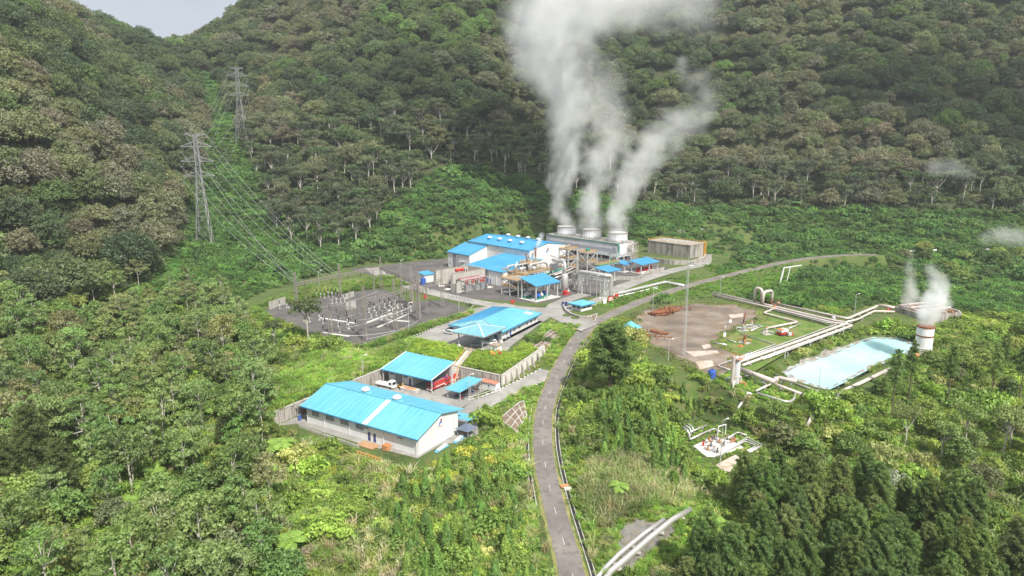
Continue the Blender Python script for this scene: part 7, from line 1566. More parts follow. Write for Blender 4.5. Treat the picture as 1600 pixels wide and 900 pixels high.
def where(px, py):
    if py < 340 or (px > 340 and py < 420):
        h = 'low' if py > 270 else 'halfway up' if py > 150 else 'high'
        if px < 330: return '%s on the left hillside, %s' % (h, 'photo edge' if px < 110 else 'by near tower' if px > 220 else 'centre')
        if px < 640: return '%s on the slope right of the pylons' % h
        if px < 1060: return '%s on the slope behind the steam' % h
        return '%s on the slope above the %s' % (h, 'road' if px < 1330 else 'pond')
    if px < 460:
        c = 'by the left edge' if px < 130 else 'left of warehouse' if px > 280 else 'midway'
        return 'in the left wood, %s, %s' % (c, 'at bottom' if py > 760 else 'under hill' if py < 520 else 'lower part' if py > 640 else 'upper part')
    if px < 860: return 'in scrub below the warehouse, %s' % ('by road' if px > 740 else 'left part')
    if py > 720 or (px > 1100 and py > 690): return 'in the lower right wood, %s %s' % ('front' if py > 900 else 'back' if py < 820 else 'middle', 'left' if px < 1200 else 'centre' if px < 1400 else 'right')
    if px < 1120: return 'on the bank right of the road, %s' % ('upper part' if py < 630 else 'lower part')
    if py < 480: return 'in the scrub above the pond, %s' % ('right' if px > 1450 else 'left')
    return 'right of the pond, %s' % ('photo edge' if px > 1450 else 'by pine wood' if py > 640 else 'by water')
def hue(t):
    t = np.asarray(t) / TINT
    return 'olive' if t[0] > .92 * t[1] else 'yellow green' if t[0] > .74 * t[1] else 'bright green' if t[1] > .15 else 'dark green' if t[1] < .09 else 'green'
def lab_of(kind, s_, lo, hi_, t, P):
    x_, y_, _ = project(P); f = (s_ - lo) / (hi_ - lo + 1e-6)
    return '%s %s %s %s' % ('small' if f < .33 else 'tall' if f > .67 else 'medium', hue(t), kind, where(float(x_), float(y_)))
# forest: the largest 300 as trees of their own, the rest of the hillside as one wood
P3, px, py, d, r = spread(13.2, 245, 1250, 31, xm=.79)
m = (zone(FOREST[0], px, py) | zone(FOREST[1], px, py)) & ~blocked(P3[:, 0], P3[:, 1], 10) & (px > -70) & (px < 1670) & (py > -260)
inb = zone(BAND[0], px, py); m &= ~inb | (r.rand(len(P3)) < .22)
m &= ~((px > 640) & (px < 870) & (py > 255) & (py < 330))
for pxx, pyy, rad in ((320, 372, 46), (376, 188, 16)):
    m &= np.hypot(px - pxx, py - pyy) > rad * .6
P3, px, py, d = P3[m], px[m], py[m], d[m]; n = len(P3)
patch = np.sin(P3[:, 0] / 47 + 1) + np.sin(P3[:, 1] / 39 + P3[:, 0] / 83) + r.normal(0, .8, n)
br_ = pick(n, [OLIVE, BROWN], [1, .9], r); gr = pick(n, [DKG, MID, BRIGHT], [1, .8, .1], r)
left = (px < 300) & (py > 60)
tint = np.where((patch > np.where(left, .7, .2))[:, None], br_, gr)
hi = (py < 140)[:, None] & (px > 330)[:, None]
tint = np.where(hi & (patch < .8)[:, None], gr, tint)
sunlit_patch = (np.hypot((px - 700) / 110, (py - 45) / 45) < 1); tint[sunlit_patch] = pick(sunlit_patch.sum(), [MID, BRIGHT], [.5, 1], r)  # sunlight on this stretch of the ridge is painted into the crown tints
tint = tint * .9
scl = np.where(r.rand(n) < .3, r.uniform(.7, 1.0, n), r.uniform(1.0, 1.75, n)); idx = r.randint(0, 6, n); rz = r.uniform(0, 6.28, n)
order = np.argsort(-(scl * FOC / d) * ((px > -10) & (px < 1610) & (py > -5)))
src_c = [None] * 6; src_t = [None] * 6
big = set()
for i in order[:300].tolist():
    big.add(i); olive = tint[i][0] > tint[i][1] * .85
    side = 'left hillside' if px[i] < 330 else ('slope behind the power plant' if px[i] < 1050 else 'slope above the pond')
    kindw = 'olive brown' if olive else ('bright green' if tint[i][1] > .15 else 'dark green')
    lb = lab_of('dome crowned tree', scl[i], .7, 1.75, tint[i], P3[i]); a, b = tree('forest_tree', 'tree', lb, P3[i] - [0, 0, 3.0], 'forest', int(idx[i]), rz[i], scl[i], tint[i], lb + 's' if False else 'trees: ' + lb)
    src_c[idx[i]] = src_c[idx[i]] or a
rest = np.array([i for i in range(n) if i not in big])
gn_scatter('far_forest', 'dense olive and green forest covering the far hillsides', src_c, P3[rest] - [0, 0, 3.0], idx[rest], rz[rest], np.repeat(scl[rest][:, None], 3, 1) * np.array([1, 1, 1.0]), tint[rest])
PSRC = {}
# tall pale trunked trees along the foot of the slope and in the near left wood
for (polys, cell, y0, y1, seed, s0, s1, lab, grp, keep) in ((BAND, 10.5, 380, 720, 41, 1.15, 1.75, 'tall pale trunked tree with flat crown at the foot of the forest slope', 'pale trunked trees along the forest edge', .62),
                                                      ([LEFTN], 7.6, 118, 360, 42, .85, 1.6, 'slender pale trunked tree with loose leafy crown in the near left wood', 'pale trunked trees of the near left wood', .55),
                                                      ([[(1395, 690), (1440, 640), (1600, 640), (1680, 720), (1600, 780), (1480, 745)]], 9.5, 150, 300, 43, .7, .95, 'broad flat crowned tree with pale limbs on the right above the pine wood', 'flat crowned trees on the right', .8)):
    P3, px, py, d, r = spread(cell, y0, y1, seed); m = np.zeros(len(P3), bool)
    for q in polys: m |= zone(q, px, py)
    m &= ~blocked(P3[:, 0], P3[:, 1], 9) & (px > -60) & (px < 1660) & (r.rand(len(P3)) < keep); P3, px, py, d = P3[m], px[m], py[m], d[m]
    nr = lab.startswith('slender pale'); far = lab.startswith('tall'); lim = 145 if not lab.startswith('broad') else 8
    od = r.permutation(len(P3)) if far else np.argsort(P3[:, 1]); restp = []
    for k_, i in enumerate(od):
        tn = pick(1, [(.06, .075, .04), (.075, .085, .042), (.05, .075, .03)], [1, 1, 1], r)[0] if far else pick(1, [(.11, .16, .05), (.13, .17, .055), (.15, .16, .065), (.09, .14, .04)], [1, 1, .7, 1], r)[0]
        q = r.uniform(s0, s1); v = int(r.randint(5 if nr else 4)); a_ = r.uniform(0, 6.28)
        if k_ >= lim: restp.append((P3[i] - [0, 0, .5], v, a_, q, tn)); continue
        lb = lab_of('pale trunked tree' if not lab.startswith('broad') else 'flat crowned tree', q, s0, s1, tn, P3[i])
        a, b = tree('pale_trunk_tree', 'tree', lb, P3[i] - [0, 0, .5], 'airy' if nr else 'pale', v, a_, q, tn, 'trees: ' + lb, 'crown', q * (1.0 if far else 1.18), r.uniform(-.05, .05))
        PSRC.setdefault(('airy' if nr else 'pale', v), (a, b))
    if restp and not lab.startswith('broad'):
        kd = 'airy' if nr else 'pale'; nv = 5 if nr else 4; sr = [PSRC[(kd, v)][0] for v in range(nv)] + [PSRC[(kd, v)][1] for v in range(nv)]
        A_ = [np.array([p[c] for p in restp] * 2) for c in range(5)]; A_[1][len(restp):] += nv
        gn_scatter('tall_trees', 'mass of %s' % ('tall pale trunked trees along the foot of the far slope' if far else 'slender pale trunked trees in the near left wood'), sr, A_[0], A_[1], A_[2], np.repeat(A_[3][:, None], 3, 1), A_[4])
for q, s_, lab in (((482, 536), 1.25, 'spreading flat topped tree standing before the left end of the switchyard'), ((430, 545), .8, 'smaller open crowned tree left of the switchyard tree'), ((424, 560), .6, 'thin pale tree on the grass slope edge left of the switchyard')):
    p = pt(*q); tree('spreading_tree', 'tree', lab, (p[0], p[1], p[2] - .3), 'pale', 1, 1.0, s_, (.085, .115, .04), None)
LIM = [205, 60, 35]
for q, cell, y0, y1, seed, keep, s0, s1, lab, grp in ((LEFTN, 7.4, 112, 360, 45, .66, .7, 1.45, 'leafy green broad crowned tree in the near left wood', 'broad crowned trees of the near left wood'),
        ([(1180, 620), (1300, 640), (1400, 600), (1600, 500), (1680, 420), (1680, 760), (1500, 790), (1350, 770), (1200, 700)], 10, 150, 420, 46, .42, .6, 1.1, 'leafy green broad crowned tree right of the pond', 'broad crowned trees right of the pond'),
        ([(980, 330), (1300, 345), (1700, 340), (1700, 440), (1460, 450), (1260, 400), (1100, 370)], 12, 380, 620, 47, .5, .7, 1.3, 'leafy green tree in the scrub below the far slope', 'scrub trees below the far slope')):
    P3, px, py, d, r = spread(cell, y0, y1, seed); m = zone(q, px, py) & ~blocked(P3[:, 0], P3[:, 1], 9) & (px > -60) & (px < 1660) & (r.rand(len(P3)) < keep); P3 = P3[m]; P3 = P3[np.argsort(P3[:, 1])][:LIM.pop(0)]
    for i in range(len(P3)): (lambda v, a_, q, tn: tree('broad_tree', 'tree', lab_of('broad crowned tree', q, s0, s1, tn, P3[i]), P3[i] - [0, 0, .4], 'broad', v, a_, q, tn, 'trees: ' + lab_of('broad crowned tree', q, s0, s1, tn, P3[i])))(int(r.randint(4)), r.uniform(0, 6.28), r.uniform(s0, s1), pick(1, [(.095, .15, .038), (.115, .17, .04), (.08, .125, .035), (.15, .185, .045), (.11, .125, .058)], [1, 1, 1, .6, .5], r)[0])
# pines
P3, px, py, d, r = spread(5.6, 96, 240, 51, .84, 10); m = zone(PINE, px, py) & ~blocked(P3[:, 0], P3[:, 1], 9) & (r.rand(len(P3)) < .86); P3, px, py, d = P3[m], px[m], py[m], d[m]
tall = []
for i in np.argsort(d)[:190]:
    v, a_, q, tn = int(r.randint(3)), r.uniform(0, 6.28), r.uniform(.55, .92), pick(1, [(.075, .118, .03), (.095, .138, .034), (.062, .10, .028), (.11, .135, .042)], [1, 1, .8, .4], r)[0]; lb = lab_of('pine', q, .55, .92, tn, P3[i])
    tree('pine_tree', 'pine tree', lb, P3[i] - [0, 0, .5], 'pine', v, a_, q, tn, 'trees: ' + lb, lean=r.uniform(-.05, .05))
for q, s_, lab in (((952, 612), .98, 'big bushy pine standing alone beside the road junction'), ((60, 770), 1.0, 'tall dark pine in the near left wood, left of a pair'), ((105, 800), .9, 'tall dark pine in the near left wood, right of a pair'), ((15, 800), .9, 'dark pine at the left edge of the photo'), ((88, 735), .95, 'dark pine behind the pair of tall pines in the near left wood'), ((350, 700), .5, 'small dark pine left of the warehouse')):
    p = pt(*q); a, b = tree('pine_tree', 'pine tree', lab, (p[0], p[1], p[2] - .4), 'pine', 0 if 'alone' in lab else int(s_ * 100) % 3, 2.0, s_ * 1.12, (.12, .19, .05) if 'alone' in lab else (.105, .135, .04), None); 
    if 'alone' in lab: a.parent.scale = (2.1, 2.1, 1.2)
for k, (qx, qy, s_) in enumerate(((1392, 655, .95), (1418, 632, .9), (1478, 640, .9), (1545, 640, .95), (1590, 640, 1.0), (1562, 610, .85), (1600, 560, .9))):
    p = pt(qx, qy); tree('pine_tree', 'pine tree', 'thin tall pine with bare lower trunk right of the white silencer tower', (p[0], p[1], p[2] - .4), 'pine', 3, k * 1.3, s_ * .95, pick(1, [(.085, .135, .036), (.10, .145, .04)], [1, 1], r)[0], 'thin pines right of the silencer tower', sz=s_ * 1.1)
# young conifers
k = 0
for q, seed, keep, lab, grp in ((YOUNG[0], 61, .7, 'young bright green conifer on the bank right of the road', 'young conifers right of the road'), (YOUNG[1], 62, .5, 'young bright green conifer among the shrubs left of the road', 'young conifers left of the road')):
    P3, px, py, d, r = spread(3.6, 100, 270, seed); m = zone(q, px, py) & ~blocked(P3[:, 0], P3[:, 1], 8) & (r.rand(len(P3)) < keep); P3 = P3[m]
    for i in range(min(len(P3), 140)):
        v, a_, q_, tn = int(r.randint(3)), r.uniform(0, 6.28), r.uniform(.6, 1.15), pick(1, [(.095, .165, .03), (.12, .19, .035), (.075, .14, .028)], [1, 1, 1], r)[0]; lb = lab_of('young conifer', q_, .6, 1.15, tn, P3[i])
        tree('young_conifer', 'conifer', lb, P3[i] - [0, 0, .2], 'young', v, a_, q_, tn, 'trees: ' + lb)
# tree ferns
for k, (qx, qy, s_) in enumerate(FERNS):
    p = pt(qx, qy); t = thing('tree_fern', 'bright green tree fern with spreading fronds %s' % ('in front of the left end of the warehouse' if k in (0, 9) else 'in the near left wood' if qx < 420 else 'in the lower left shrubs' if k == 12 else 'on the edge of the pine wood' if qx in (1108, 1140) else 'in the reeds right of the road' if k == 15 else 'at the foot of the far forest'), 'tree fern', (p[0], p[1], p[2] + .2), 0, 'tree ferns ' + ('far' if k > 15 else 'near'))
    t.scale = (s_ * 1.25,) * 3; rr_ = random.Random(k); tr = obj('trunk', trunk_mesh('fern_trunk', 'bark', 2.6, .16) if k == 0 else bpy.data.meshes['fern_trunk'], t)
    for j in range(13):
        f = obj('frond', FRD[j % 2], t); f.location = (0, 0, 2.5); f.rotation_euler = (0, rr_.uniform(-.35, .12), j * 2 * math.pi / 13 + rr_.uniform(-.2, .2)); f['tint'] = [.27, .42, .08] if k < 16 else [.14, .27, .07]
# distinct shrubs, one of each mesh first: they also give the undergrowth its leaves
DSH = [((905, 665), 0, 1.5, (.12, .19, .04), 'round yellow green shrub on the road bank'), ((655, 765), 1, 1.4, (.2, .25, .03), 'yellow flowering shrub below the warehouse corner'), ((1393, 758), 1, 2.0, (.3, .33, .24), 'pale flowering shrub beside the pine wood, right of two'), ((1330, 742), 4, 1.8, (.27, .3, .21), 'pale flowering shrub beside the pine wood, left of two'), ((370, 890), 4, 2.6, (.22, .26, .03), 'big yellow leaved bush at the bottom left'), ((1130, 880), 3, 1.4, (.08, .16, .03), 'low green bush beside the bottom pipes'), ((1180, 500), 2, .7, (.09, .15, .04), 'small bush between the pad pipes'),
       ((1075, 413), 0, 2.0, (.05, .09, .035), 'round dark bush by the plant road below the water tank'), ((1060, 366), 1, 2.2, (.26, .27, .2), 'pale blossoming shrub behind the water tank'), ((1095, 362), 4, 2.0, (.24, .25, .19), 'second pale blossoming shrub behind the water tank'), ((430, 830), 1, 1.7, (.2, .22, .12), 'whitish flowered bush in the lower left shrubs'), ((720, 520), 2, .4, (.1, .16, .04), 'little planted bush on the office forecourt edge'), ((733, 478), 1, .75, (.07, .11, .03), 'small dark tree on the plant road corner'), ((855, 533), 1, .95, (.06, .12, .03), 'green bush on the terrace edge beside the office walkway'), ((884, 494), 3, .75, (.14, .22, .04), 'low light green hedge in the guard house planter, left'), ((897, 498), 3, .7, (.16, .23, .05), 'low light green hedge in the guard house planter, right'), ((1340, 620), 2, 2.0, (.13, .19, .06), 'grassy round bush at the pond pipe end')]
ssrc = [None] * 5
for q, i, s_, tn, lb in DSH:
    p = pt(*q); t = thing('shrub', lb, 'shrub', (p[0], p[1], p[2] - .1)); t.scale = (s_,) * 3; a = obj('foliage', SHR[i], t); a['tint'] = [c * 1.3 for c in tn]; ssrc[i] = ssrc[i] or a
    mb = MB(); [mb.tube([(0, 0, -.2), (math.cos(b) * .5, math.sin(b) * .5, 1.0)], [.07, .03], 5) for b in (0, 2.1, 4.2)]; mb.build('stems', 'bark', t)['kind'] = 'stuff'
gsrc = []
for i, (q, lb, tn) in enumerate((((702, 585), 'tuft of short grass on the terrace slope', (.14, .24, .04)), ((610, 565), 'tuft of tall grass on the slope above the workshop wall', (.16, .24, .05)), ((1005, 790), 'tall reed tuft on the knoll right of the road', (.2, .22, .1)))):
    p = pt(*q); t = thing('grass_tuft', lb, 'grass', p); a = obj('blades', GRS[i], t); a['tint'] = [c * 1.3 for c in tn]; gsrc.append(a)
# undergrowth
PP, II, SS, TT = [], [], [], []
def under(cell, y0, y1, seed, cond, s0, s1, pal, w, ids=(0, 1, 2, 3, 4), keep=1.0, road=8.2):
    P3, px, py, d, r = spread(cell, y0, y1, seed); m = (px > -30) & (px < 1630) & (py < 960) & cond(px, py, P3[:, 0], P3[:, 1]) & (r.rand(len(P3)) < keep) & ~blocked(P3[:, 0], P3[:, 1], road); P3 = P3[m]; n = len(P3)
    for q in LAWNS: 
        k = (sdist(q, P3[:, 0], P3[:, 1]) > .3) | ((r.rand(len(P3)) < .22) & (P3[:, 1] > 460)); P3 = P3[k]
    n = len(P3); pn = np.sin(P3[:, 0] / 9.0 + seed) + np.sin(P3[:, 1] / 7.0 + P3[:, 0] / 13) + r.normal(0, .7, n)
    tn = pick(n, pal, w, r) * (1 + .14 * pn[:, None]); s = r.uniform(s0, s1, n) * (1 + .12 * pn)
    PP.append(P3 - [0, 0, .15]); II.append(np.array(ids)[r.randint(0, len(ids), n)]); SS.append(np.stack([s, s, s * r.uniform(.7, 1.35, n)], 1)); TT.append(np.clip(tn, .01, .6))
KNOLL = [(905, 770), (925, 720), (990, 705), (1060, 735), (1085, 780), (1060, 810), (985, 840), (920, 815)]
notf = lambda px, py: ~(zone(FOREST[0], px, py) | zone(FOREST[1], px, py))
under(2.0, 100, 215, 71, lambda px, py, x, y: notf(px, py) & ~zone(KNOLL, px, py) & ~inpoly(SLOPE, x, y), .55, 1.15, NEARP, [1, 1, .7, .8, .3])
under(2.5, 215, 350, 72, lambda px, py, x, y: notf(px, py) & ~inpoly(SLOPE, x, y), .6, 1.3, NEARP, [1, .9, .5, .9, .25])
under(3.6, 350, 900, 73, lambda px, py, x, y: notf(px, py), .9, 1.9, [(.055, .12, .025), (.075, .15, .03), (.045, .09, .022), (.09, .15, .04)], [1, 1, .9, .4], road=5.0)
under(6.5, 250, 700, 74, lambda px, py, x, y: ~notf(px, py) & (py > 120), 1.5, 3.0, [DKG, MID], [1, .8])
under(8, 420, 640, 76, lambda px, py, x, y: notf(px, py) & (py < 440), 2.2, 3.4, [(.05, .1, .025), (.065, .12, .03)], [1, 1], keep=.7)
under(7, 110, 340, 77, lambda px, py, x, y: notf(px, py) & ~zone(KNOLL, px, py) & ~inpoly(SLOPE, x, y), 1.5, 2.5, NEARP, [1, .8, .4, 1, .2], keep=.6, road=10)
LOWC = [(430, 690), (560, 700), (660, 722), (830, 690), (850, 960), (400, 960)]
under(5.0, 110, 215, 78, lambda px, py, x, y: zone([(500, 690), (650, 720), (830, 680), (850, 800), (700, 800), (480, 760)], px, py), .7, 1.1, [(.24, .26, .035), (.28, .29, .05)], [1, .6], keep=.6)
under(7.0, 110, 260, 79, lambda px, py, x, y: zone(LEFTN, px, py), .9, 1.6, [(.24, .26, .04), (.2, .27, .05), (.26, .25, .14)], [1, 1, .5], keep=.35)
PP, II, SS, TT = map(np.concatenate, (PP, II, SS, TT)); r = np.random.RandomState(5)
gn_scatter('undergrowth', 'dense green undergrowth of shrubs covering the valley floor', ssrc, PP, II, r.uniform(0, 6.28, len(PP)), SS, TT)
# grasses
STEPS = [[YARD(61, 28.5), YARD(77, 32.5), YARD(77, 37.8), YARD(61, 33.6)], GULLY, [gp(*p)[:2] for p in ((846, 558), (874, 527), (862, 516), (829, 541))], [gp(*p)[:2] for p in ((780, 656), (818, 628), (823, 652), (808, 679))]]
PP, II, SS, TT = [], [], [], []
def grass(cell, y0, y1, seed, cond, idx, s0, s1, pal, w, keep=1.0, road=3.4, block=True):
    P3, px, py, d, r = spread(cell, y0, y1, seed); m = (px > -20) & (px < 1620) & (py < 940) & cond(px, py, P3[:, 0], P3[:, 1]) & (r.rand(len(P3)) < keep); P3 = P3[m]
    if block: P3 = P3[~blocked(P3[:, 0], P3[:, 1], road)]
    else: P3 = P3[pdist(ROAD, P3[:, 0], P3[:, 1])[0] > 3.6]
    for q in STEPS: P3 = P3[sdist(q, P3[:, 0], P3[:, 1]) > 0]
    n = len(P3); pn = np.sin(P3[:, 0] / 6.0) + np.sin(P3[:, 1] / 5.0 + P3[:, 0] / 8) + r.normal(0, .5, n); s = r.uniform(s0, s1, n)
    PP.append(P3); II.append(np.array(idx)[r.randint(0, len(idx), n)]); SS.append(np.stack([s, s, s * r.uniform(.7, 1.2, n)], 1)); TT.append(np.clip(pick(n, pal, w, r) * (1 + .14 * pn[:, None]), .01, .6))
GP = [(.15, .25, .04), (.19, .28, .05), (.24, .27, .09), (.11, .2, .035)]
grass(1.0, 180, 330, 81, lambda px, py, x, y: inpoly(SLOPE, x, y), (0, 1, 1), .8, 1.3, GP, [1, 1, .3, .6])
grass(1.0, 200, 320, 82, lambda px, py, x, y: (inpoly(TERRACE, x, y) & (sdist(PLANT_PAD, x, y) > -1.0)), (0, 1), .6, 1.0, [(.16, .24, .035), (.2, .27, .04)], [1, 1], block=False)
grass(1.1, 200, 320, 85, lambda px, py, x, y: inpoly(RS, x, y) & (pdist(ACCESS, x, y)[0] > 5.2), (0,), .5, .9, [(.2, .2, .07), (.16, .2, .05)], [1, 1], block=False)
grass(.9, 110, 240, 83, lambda px, py, x, y: zone(KNOLL, px, py), (1, 2, 2), .8, 1.35, [(.18, .21, .085), (.24, .25, .12), (.14, .2, .06), (.27, .24, .15)], [1, 1, .8, .35], road=6.5)
grass(1.1, 180, 240, 88, lambda px, py, x, y: zone([(1050, 665), (1100, 650), (1165, 668), (1205, 694), (1172, 740), (1126, 755), (1085, 742), (1050, 705)], px, py) & ~zone([(1083, 697), (1117, 682), (1152, 693), (1162, 700), (1118, 715), (1104, 714)], px, py) & ~zone([(1118, 727), (1148, 711), (1158, 715), (1140, 738), (1128, 735)], px, py), (0,), .5, 1.0, GP, [1, 1, .6, .6], block=False, keep=.7)
grass(1.9, 100, 220, 90, lambda px, py, x, y: zone(LOWC, px, py) & (np.sin(x / 7.3) + np.sin(y / 6.1 + x / 11) > .1), (1, 2), .8, 1.4, [(.3, .27, .16), (.26, .27, .11), (.34, .29, .2)], [1, 1, .5], road=6.0, keep=.5)
grass(2.6, 100, 300, 84, lambda px, py, x, y: notf(px, py), (1, 2), .7, 1.4, [(.16, .24, .06), (.22, .25, .11), (.26, .24, .14)], [1, .7, .5], keep=.6, road=5.0)
grass(1.0, 100, 330, 86, lambda px, py, x, y: (pdist(ROAD, x, y)[0] < 10), (0, 0, 1), .5, .95, [(.12, .2, .035), (.16, .22, .045)], [1, 1], block=True, road=5.7)
grass(.9, 100, 330, 93, lambda px, py, x, y: (pdist(ROAD, x, y)[0] < 4.2) & (pdist(ROAD, x, y)[0] > 3.2), (0,), .3, .5, [(.15, .19, .05)], [1], block=False, keep=.7)
grass(1.6, 240, 480, 87, lambda px, py, x, y: np.any([inpoly(q, x, y) for q in LAWNS[:3]], axis=0) & (pdist(ROAD, x, y)[0] > 4), (0, 0, 1), .5, 1.0, [(.09, .18, .03), (.12, .2, .035)], [1, 1], block=False, keep=.8)
DIRT = W2(((985, 508), (1000, 486), (1040, 478), (1090, 474), (1150, 476), (1185, 486), (1192, 498), (1150, 512), (1128, 522), (1120, 540), (1150, 556), (1148, 572), (1120, 592), (1082, 582), (1060, 562), (1030, 545), (1004, 530)))
grass(.9, 230, 380, 89, lambda px, py, x, y: (sdist(DIRT, x, y) > -2.6 + 2.6 * np.sin(x / 3) * np.sin(y / 4)) & (sdist(DIRT, x, y) < 3.5), (0,), .45, .8, [(.13, .18, .045), (.19, .19, .08)], [1, .7], keep=.9, block=False)
RING = [W2(q) for q in (((380, 486), (470, 452), (610, 432), (640, 446), (600, 449), (500, 464), (455, 472), (405, 482), (428, 500), (462, 514), (500, 532), (562, 543), (540, 548), (470, 532), (420, 508)), ((566, 543), (640, 516), (738, 487), (736, 492), (642, 524), (570, 548)))]
grass(1.3, 270, 440, 94, lambda px, py, x, y: np.any([inpoly(q, x, y) for q in RING], axis=0), (0, 1, 1), .7, 1.5, [(.09, .16, .03), (.13, .19, .04), (.19, .19, .08)], [1, 1, .4], block=False, keep=.9)
grass(1.1, 170, 340, 91, lambda px, py, x, y: np.any([inpoly(q, x, y) for q in BANKS], axis=0) & (pdist(ACCESS, x, y)[0] > 5.3), (0, 0, 1), .5, 1.0, GP, [1, .8, .5, .6], block=False, keep=.9)
grass(1.3, 110, 180, 92, lambda px, py, x, y: inpoly([pt(*q)[:2] for q in ((930, 910), (935, 880), (960, 850), (955, 812), (1000, 800), (1080, 780), (1105, 800), (1085, 840), (1000, 915))], x, y), (0, 1, 1), .6, 1.1, GP, [1, .8, .6, .8], block=False, keep=.9)
PP, II, SS, TT = map(np.concatenate, (PP, II, SS, TT))
gn_scatter('tall_grass', 'tall and short grass on the slopes and road verges', gsrc, PP, II, r.uniform(0, 6.28, len(PP)), SS, TT)
print('plants', len(PP), n)
# ---------------------------------------------------------------- steam and haze
def steam_mat(name, dens=1.0, col=(1, 1, 1)):
    m, t = new_mat(name); v = N(t, 'ShaderNodeVolumePrincipled'); o = N(t, 'ShaderNodeOutputMaterial')
    v.inputs['Color'].default_value = (*col, 1); v.inputs['Density'].default_value = dens; v.inputs['Anisotropy'].default_value = 0.0
    v.inputs['Density Attribute'].default_value = 'density'
    t.links.new(v.outputs['Volume'], o.inputs['Volume']); return m
SM = steam_mat('steam')
def plume(name, label, path, vox, nscale, warp, seed, thr=0.40, gain=2.0, sub=10, cat='steam'):
    "steam as a real volume: density on a grid, round a path of (x, y, z, radius, density), broken up by noise"
    P = np.array(path, float); Q = []
    for a, b in zip(P[:-1], P[1:]): Q += [a + (b - a) * k / sub for k in range(sub)]
    Q = np.array(Q + [P[-1]]); me = bpy.data.meshes.new(name); me.vertices.add(len(Q)); me.vertices.foreach_set('co', Q[:, :3].astype(np.float32).ravel())
    for an, c in (('rad', 3), ('den', 4)): a = me.attributes.new(an, 'FLOAT', 'POINT'); a.data.foreach_set('value', Q[:, c].astype(np.float32))
    o = bpy.data.objects.new(name, me); COL.objects.link(o); tag(o, label, cat); o['kind'] = 'stuff'
    mn = (Q[:, :3] - Q[:, 3:4] * 1.25).min(0); mx = (Q[:, :3] + Q[:, 3:4] * 1.25).max(0)
    t = bpy.data.node_groups.new(name + '_nodes', 'GeometryNodeTree'); t.interface.new_socket('Geometry', in_out='INPUT', socket_type='NodeSocketGeometry'); t.interface.new_socket('Geometry', in_out='OUTPUT', socket_type='NodeSocketGeometry')
    X = t.nodes.new; K = t.links.new
    gi, go = X('NodeGroupInput'), X('NodeGroupOutput'); vc = X('GeometryNodeVolumeCube'); pos = X('GeometryNodeInputPosition')
    def math_(op, a, b=None, c=None):
        n = X('ShaderNodeMath'); n.operation = op
        for i, v in enumerate((a, b, c)):
            if v is None: continue
            if isinstance(v, (int, float)): n.inputs[i].default_value = v
            else: K(v, n.inputs[i])
        return n.outputs[0]
    def vm(op, a, b=None, s=None):
        n = X('ShaderNodeVectorMath'); n.operation = op; K(a, n.inputs[0])
        if b is not None:
            if isinstance(b, tuple): n.inputs[1].default_value = b
            else: K(b, n.inputs[1])
        if s is not None: n.inputs['Scale'].default_value = s
        return n
    def ns(scale, detail, vec, off):
        ad = vm('ADD', vec, (off, off * 1.7, off * .6)); n = X('ShaderNodeTexNoise'); n.inputs['Scale'].default_value = scale; n.inputs['Detail'].default_value = detail; n.inputs['Roughness'].default_value = .58; K(ad.outputs[0], n.inputs['Vector']); return n
    n1 = ns(nscale * .55, 3.0, pos.outputs[0], seed * 13.0)
    sh = vm('SUBTRACT', n1.outputs['Color'], (.5, .5, .5)); sh = vm('SCALE', sh.outputs[0], s=warp); wp = vm('ADD', pos.outputs[0], sh.outputs[0])
    sn = X('GeometryNodeSampleNearest'); sn.domain = 'POINT'; K(gi.outputs[0], sn.inputs['Geometry']); K(wp.outputs[0], sn.inputs['Sample Position'])
    def samp(ty, src): n = X('GeometryNodeSampleIndex'); n.data_type = ty; n.domain = 'POINT'; K(gi.outputs[0], n.inputs['Geometry']); K(src, n.inputs['Value']); K(sn.outputs[0], n.inputs['Index']); return n.outputs[0]
    def na(nm): q = X('GeometryNodeInputNamedAttribute'); q.data_type = 'FLOAT'; q.inputs['Name'].default_value = nm; return q.outputs['Attribute']
    c, rad, den = samp('FLOAT_VECTOR', pos.outputs[0]), samp('FLOAT', na('rad')), samp('FLOAT', na('den'))
    df = vm('SUBTRACT', wp.outputs[0], c); ln = vm('LENGTH', df.outputs[0]).outputs['Value']
    q = math_('DIVIDE', ln, rad); fall = math_('SUBTRACT', 1.0, math_('MULTIPLY', q, q)); fall = math_('MAXIMUM', fall, 0.0)
    n2 = ns(nscale, 6.0, pos.outputs[0], seed * 7.0)
    k = math_('SUBTRACT', math_('ADD', n2.outputs['Fac'], math_('MULTIPLY', fall, .5)), thr + .25)
    k = math_('MINIMUM', math_('MAXIMUM', math_('MULTIPLY', k, gain), 0.0), 1.0)
    dd = math_('MULTIPLY', math_('MULTIPLY', k, fall), math_('MULTIPLY', den, 0.85)); K(dd, vc.inputs['Density'])
    vc.inputs['Min'].default_value = mn; vc.inputs['Max'].default_value = mx
    for i, ax in enumerate('XYZ'): vc.inputs['Resolution ' + ax].default_value = int(min(260, max(12, (mx[i] - mn[i]) / vox)))
    sm = X('GeometryNodeSetMaterial'); sm.inputs['Material'].default_value = SM; K(vc.outputs[0], sm.inputs['Geometry']); K(sm.outputs[0], go.inputs[0])
    md = o.modifiers.new('steam', 'NODES'); md.node_group = t; me.materials.append(SM); return o
ST = [PLANT(127 + 9.25, 14 + y, 20) for y in (60.5, 34.0, 8.5)]
def up(k, *q):
    "path above a fan stack: pixel points in the plane of that stack"
    s = ST[k]; out = [(s[0], s[1], 18.0, 13.0, .16), (s[0], s[1], 25.0, 13.0, .13)]
    for (x, y, r, dn) in q:
        dY = (300 - y) * 0.10; p = ray(x, y, s[1] + dY); out.append((p[0], p[1], p[2], r, dn))
    return out
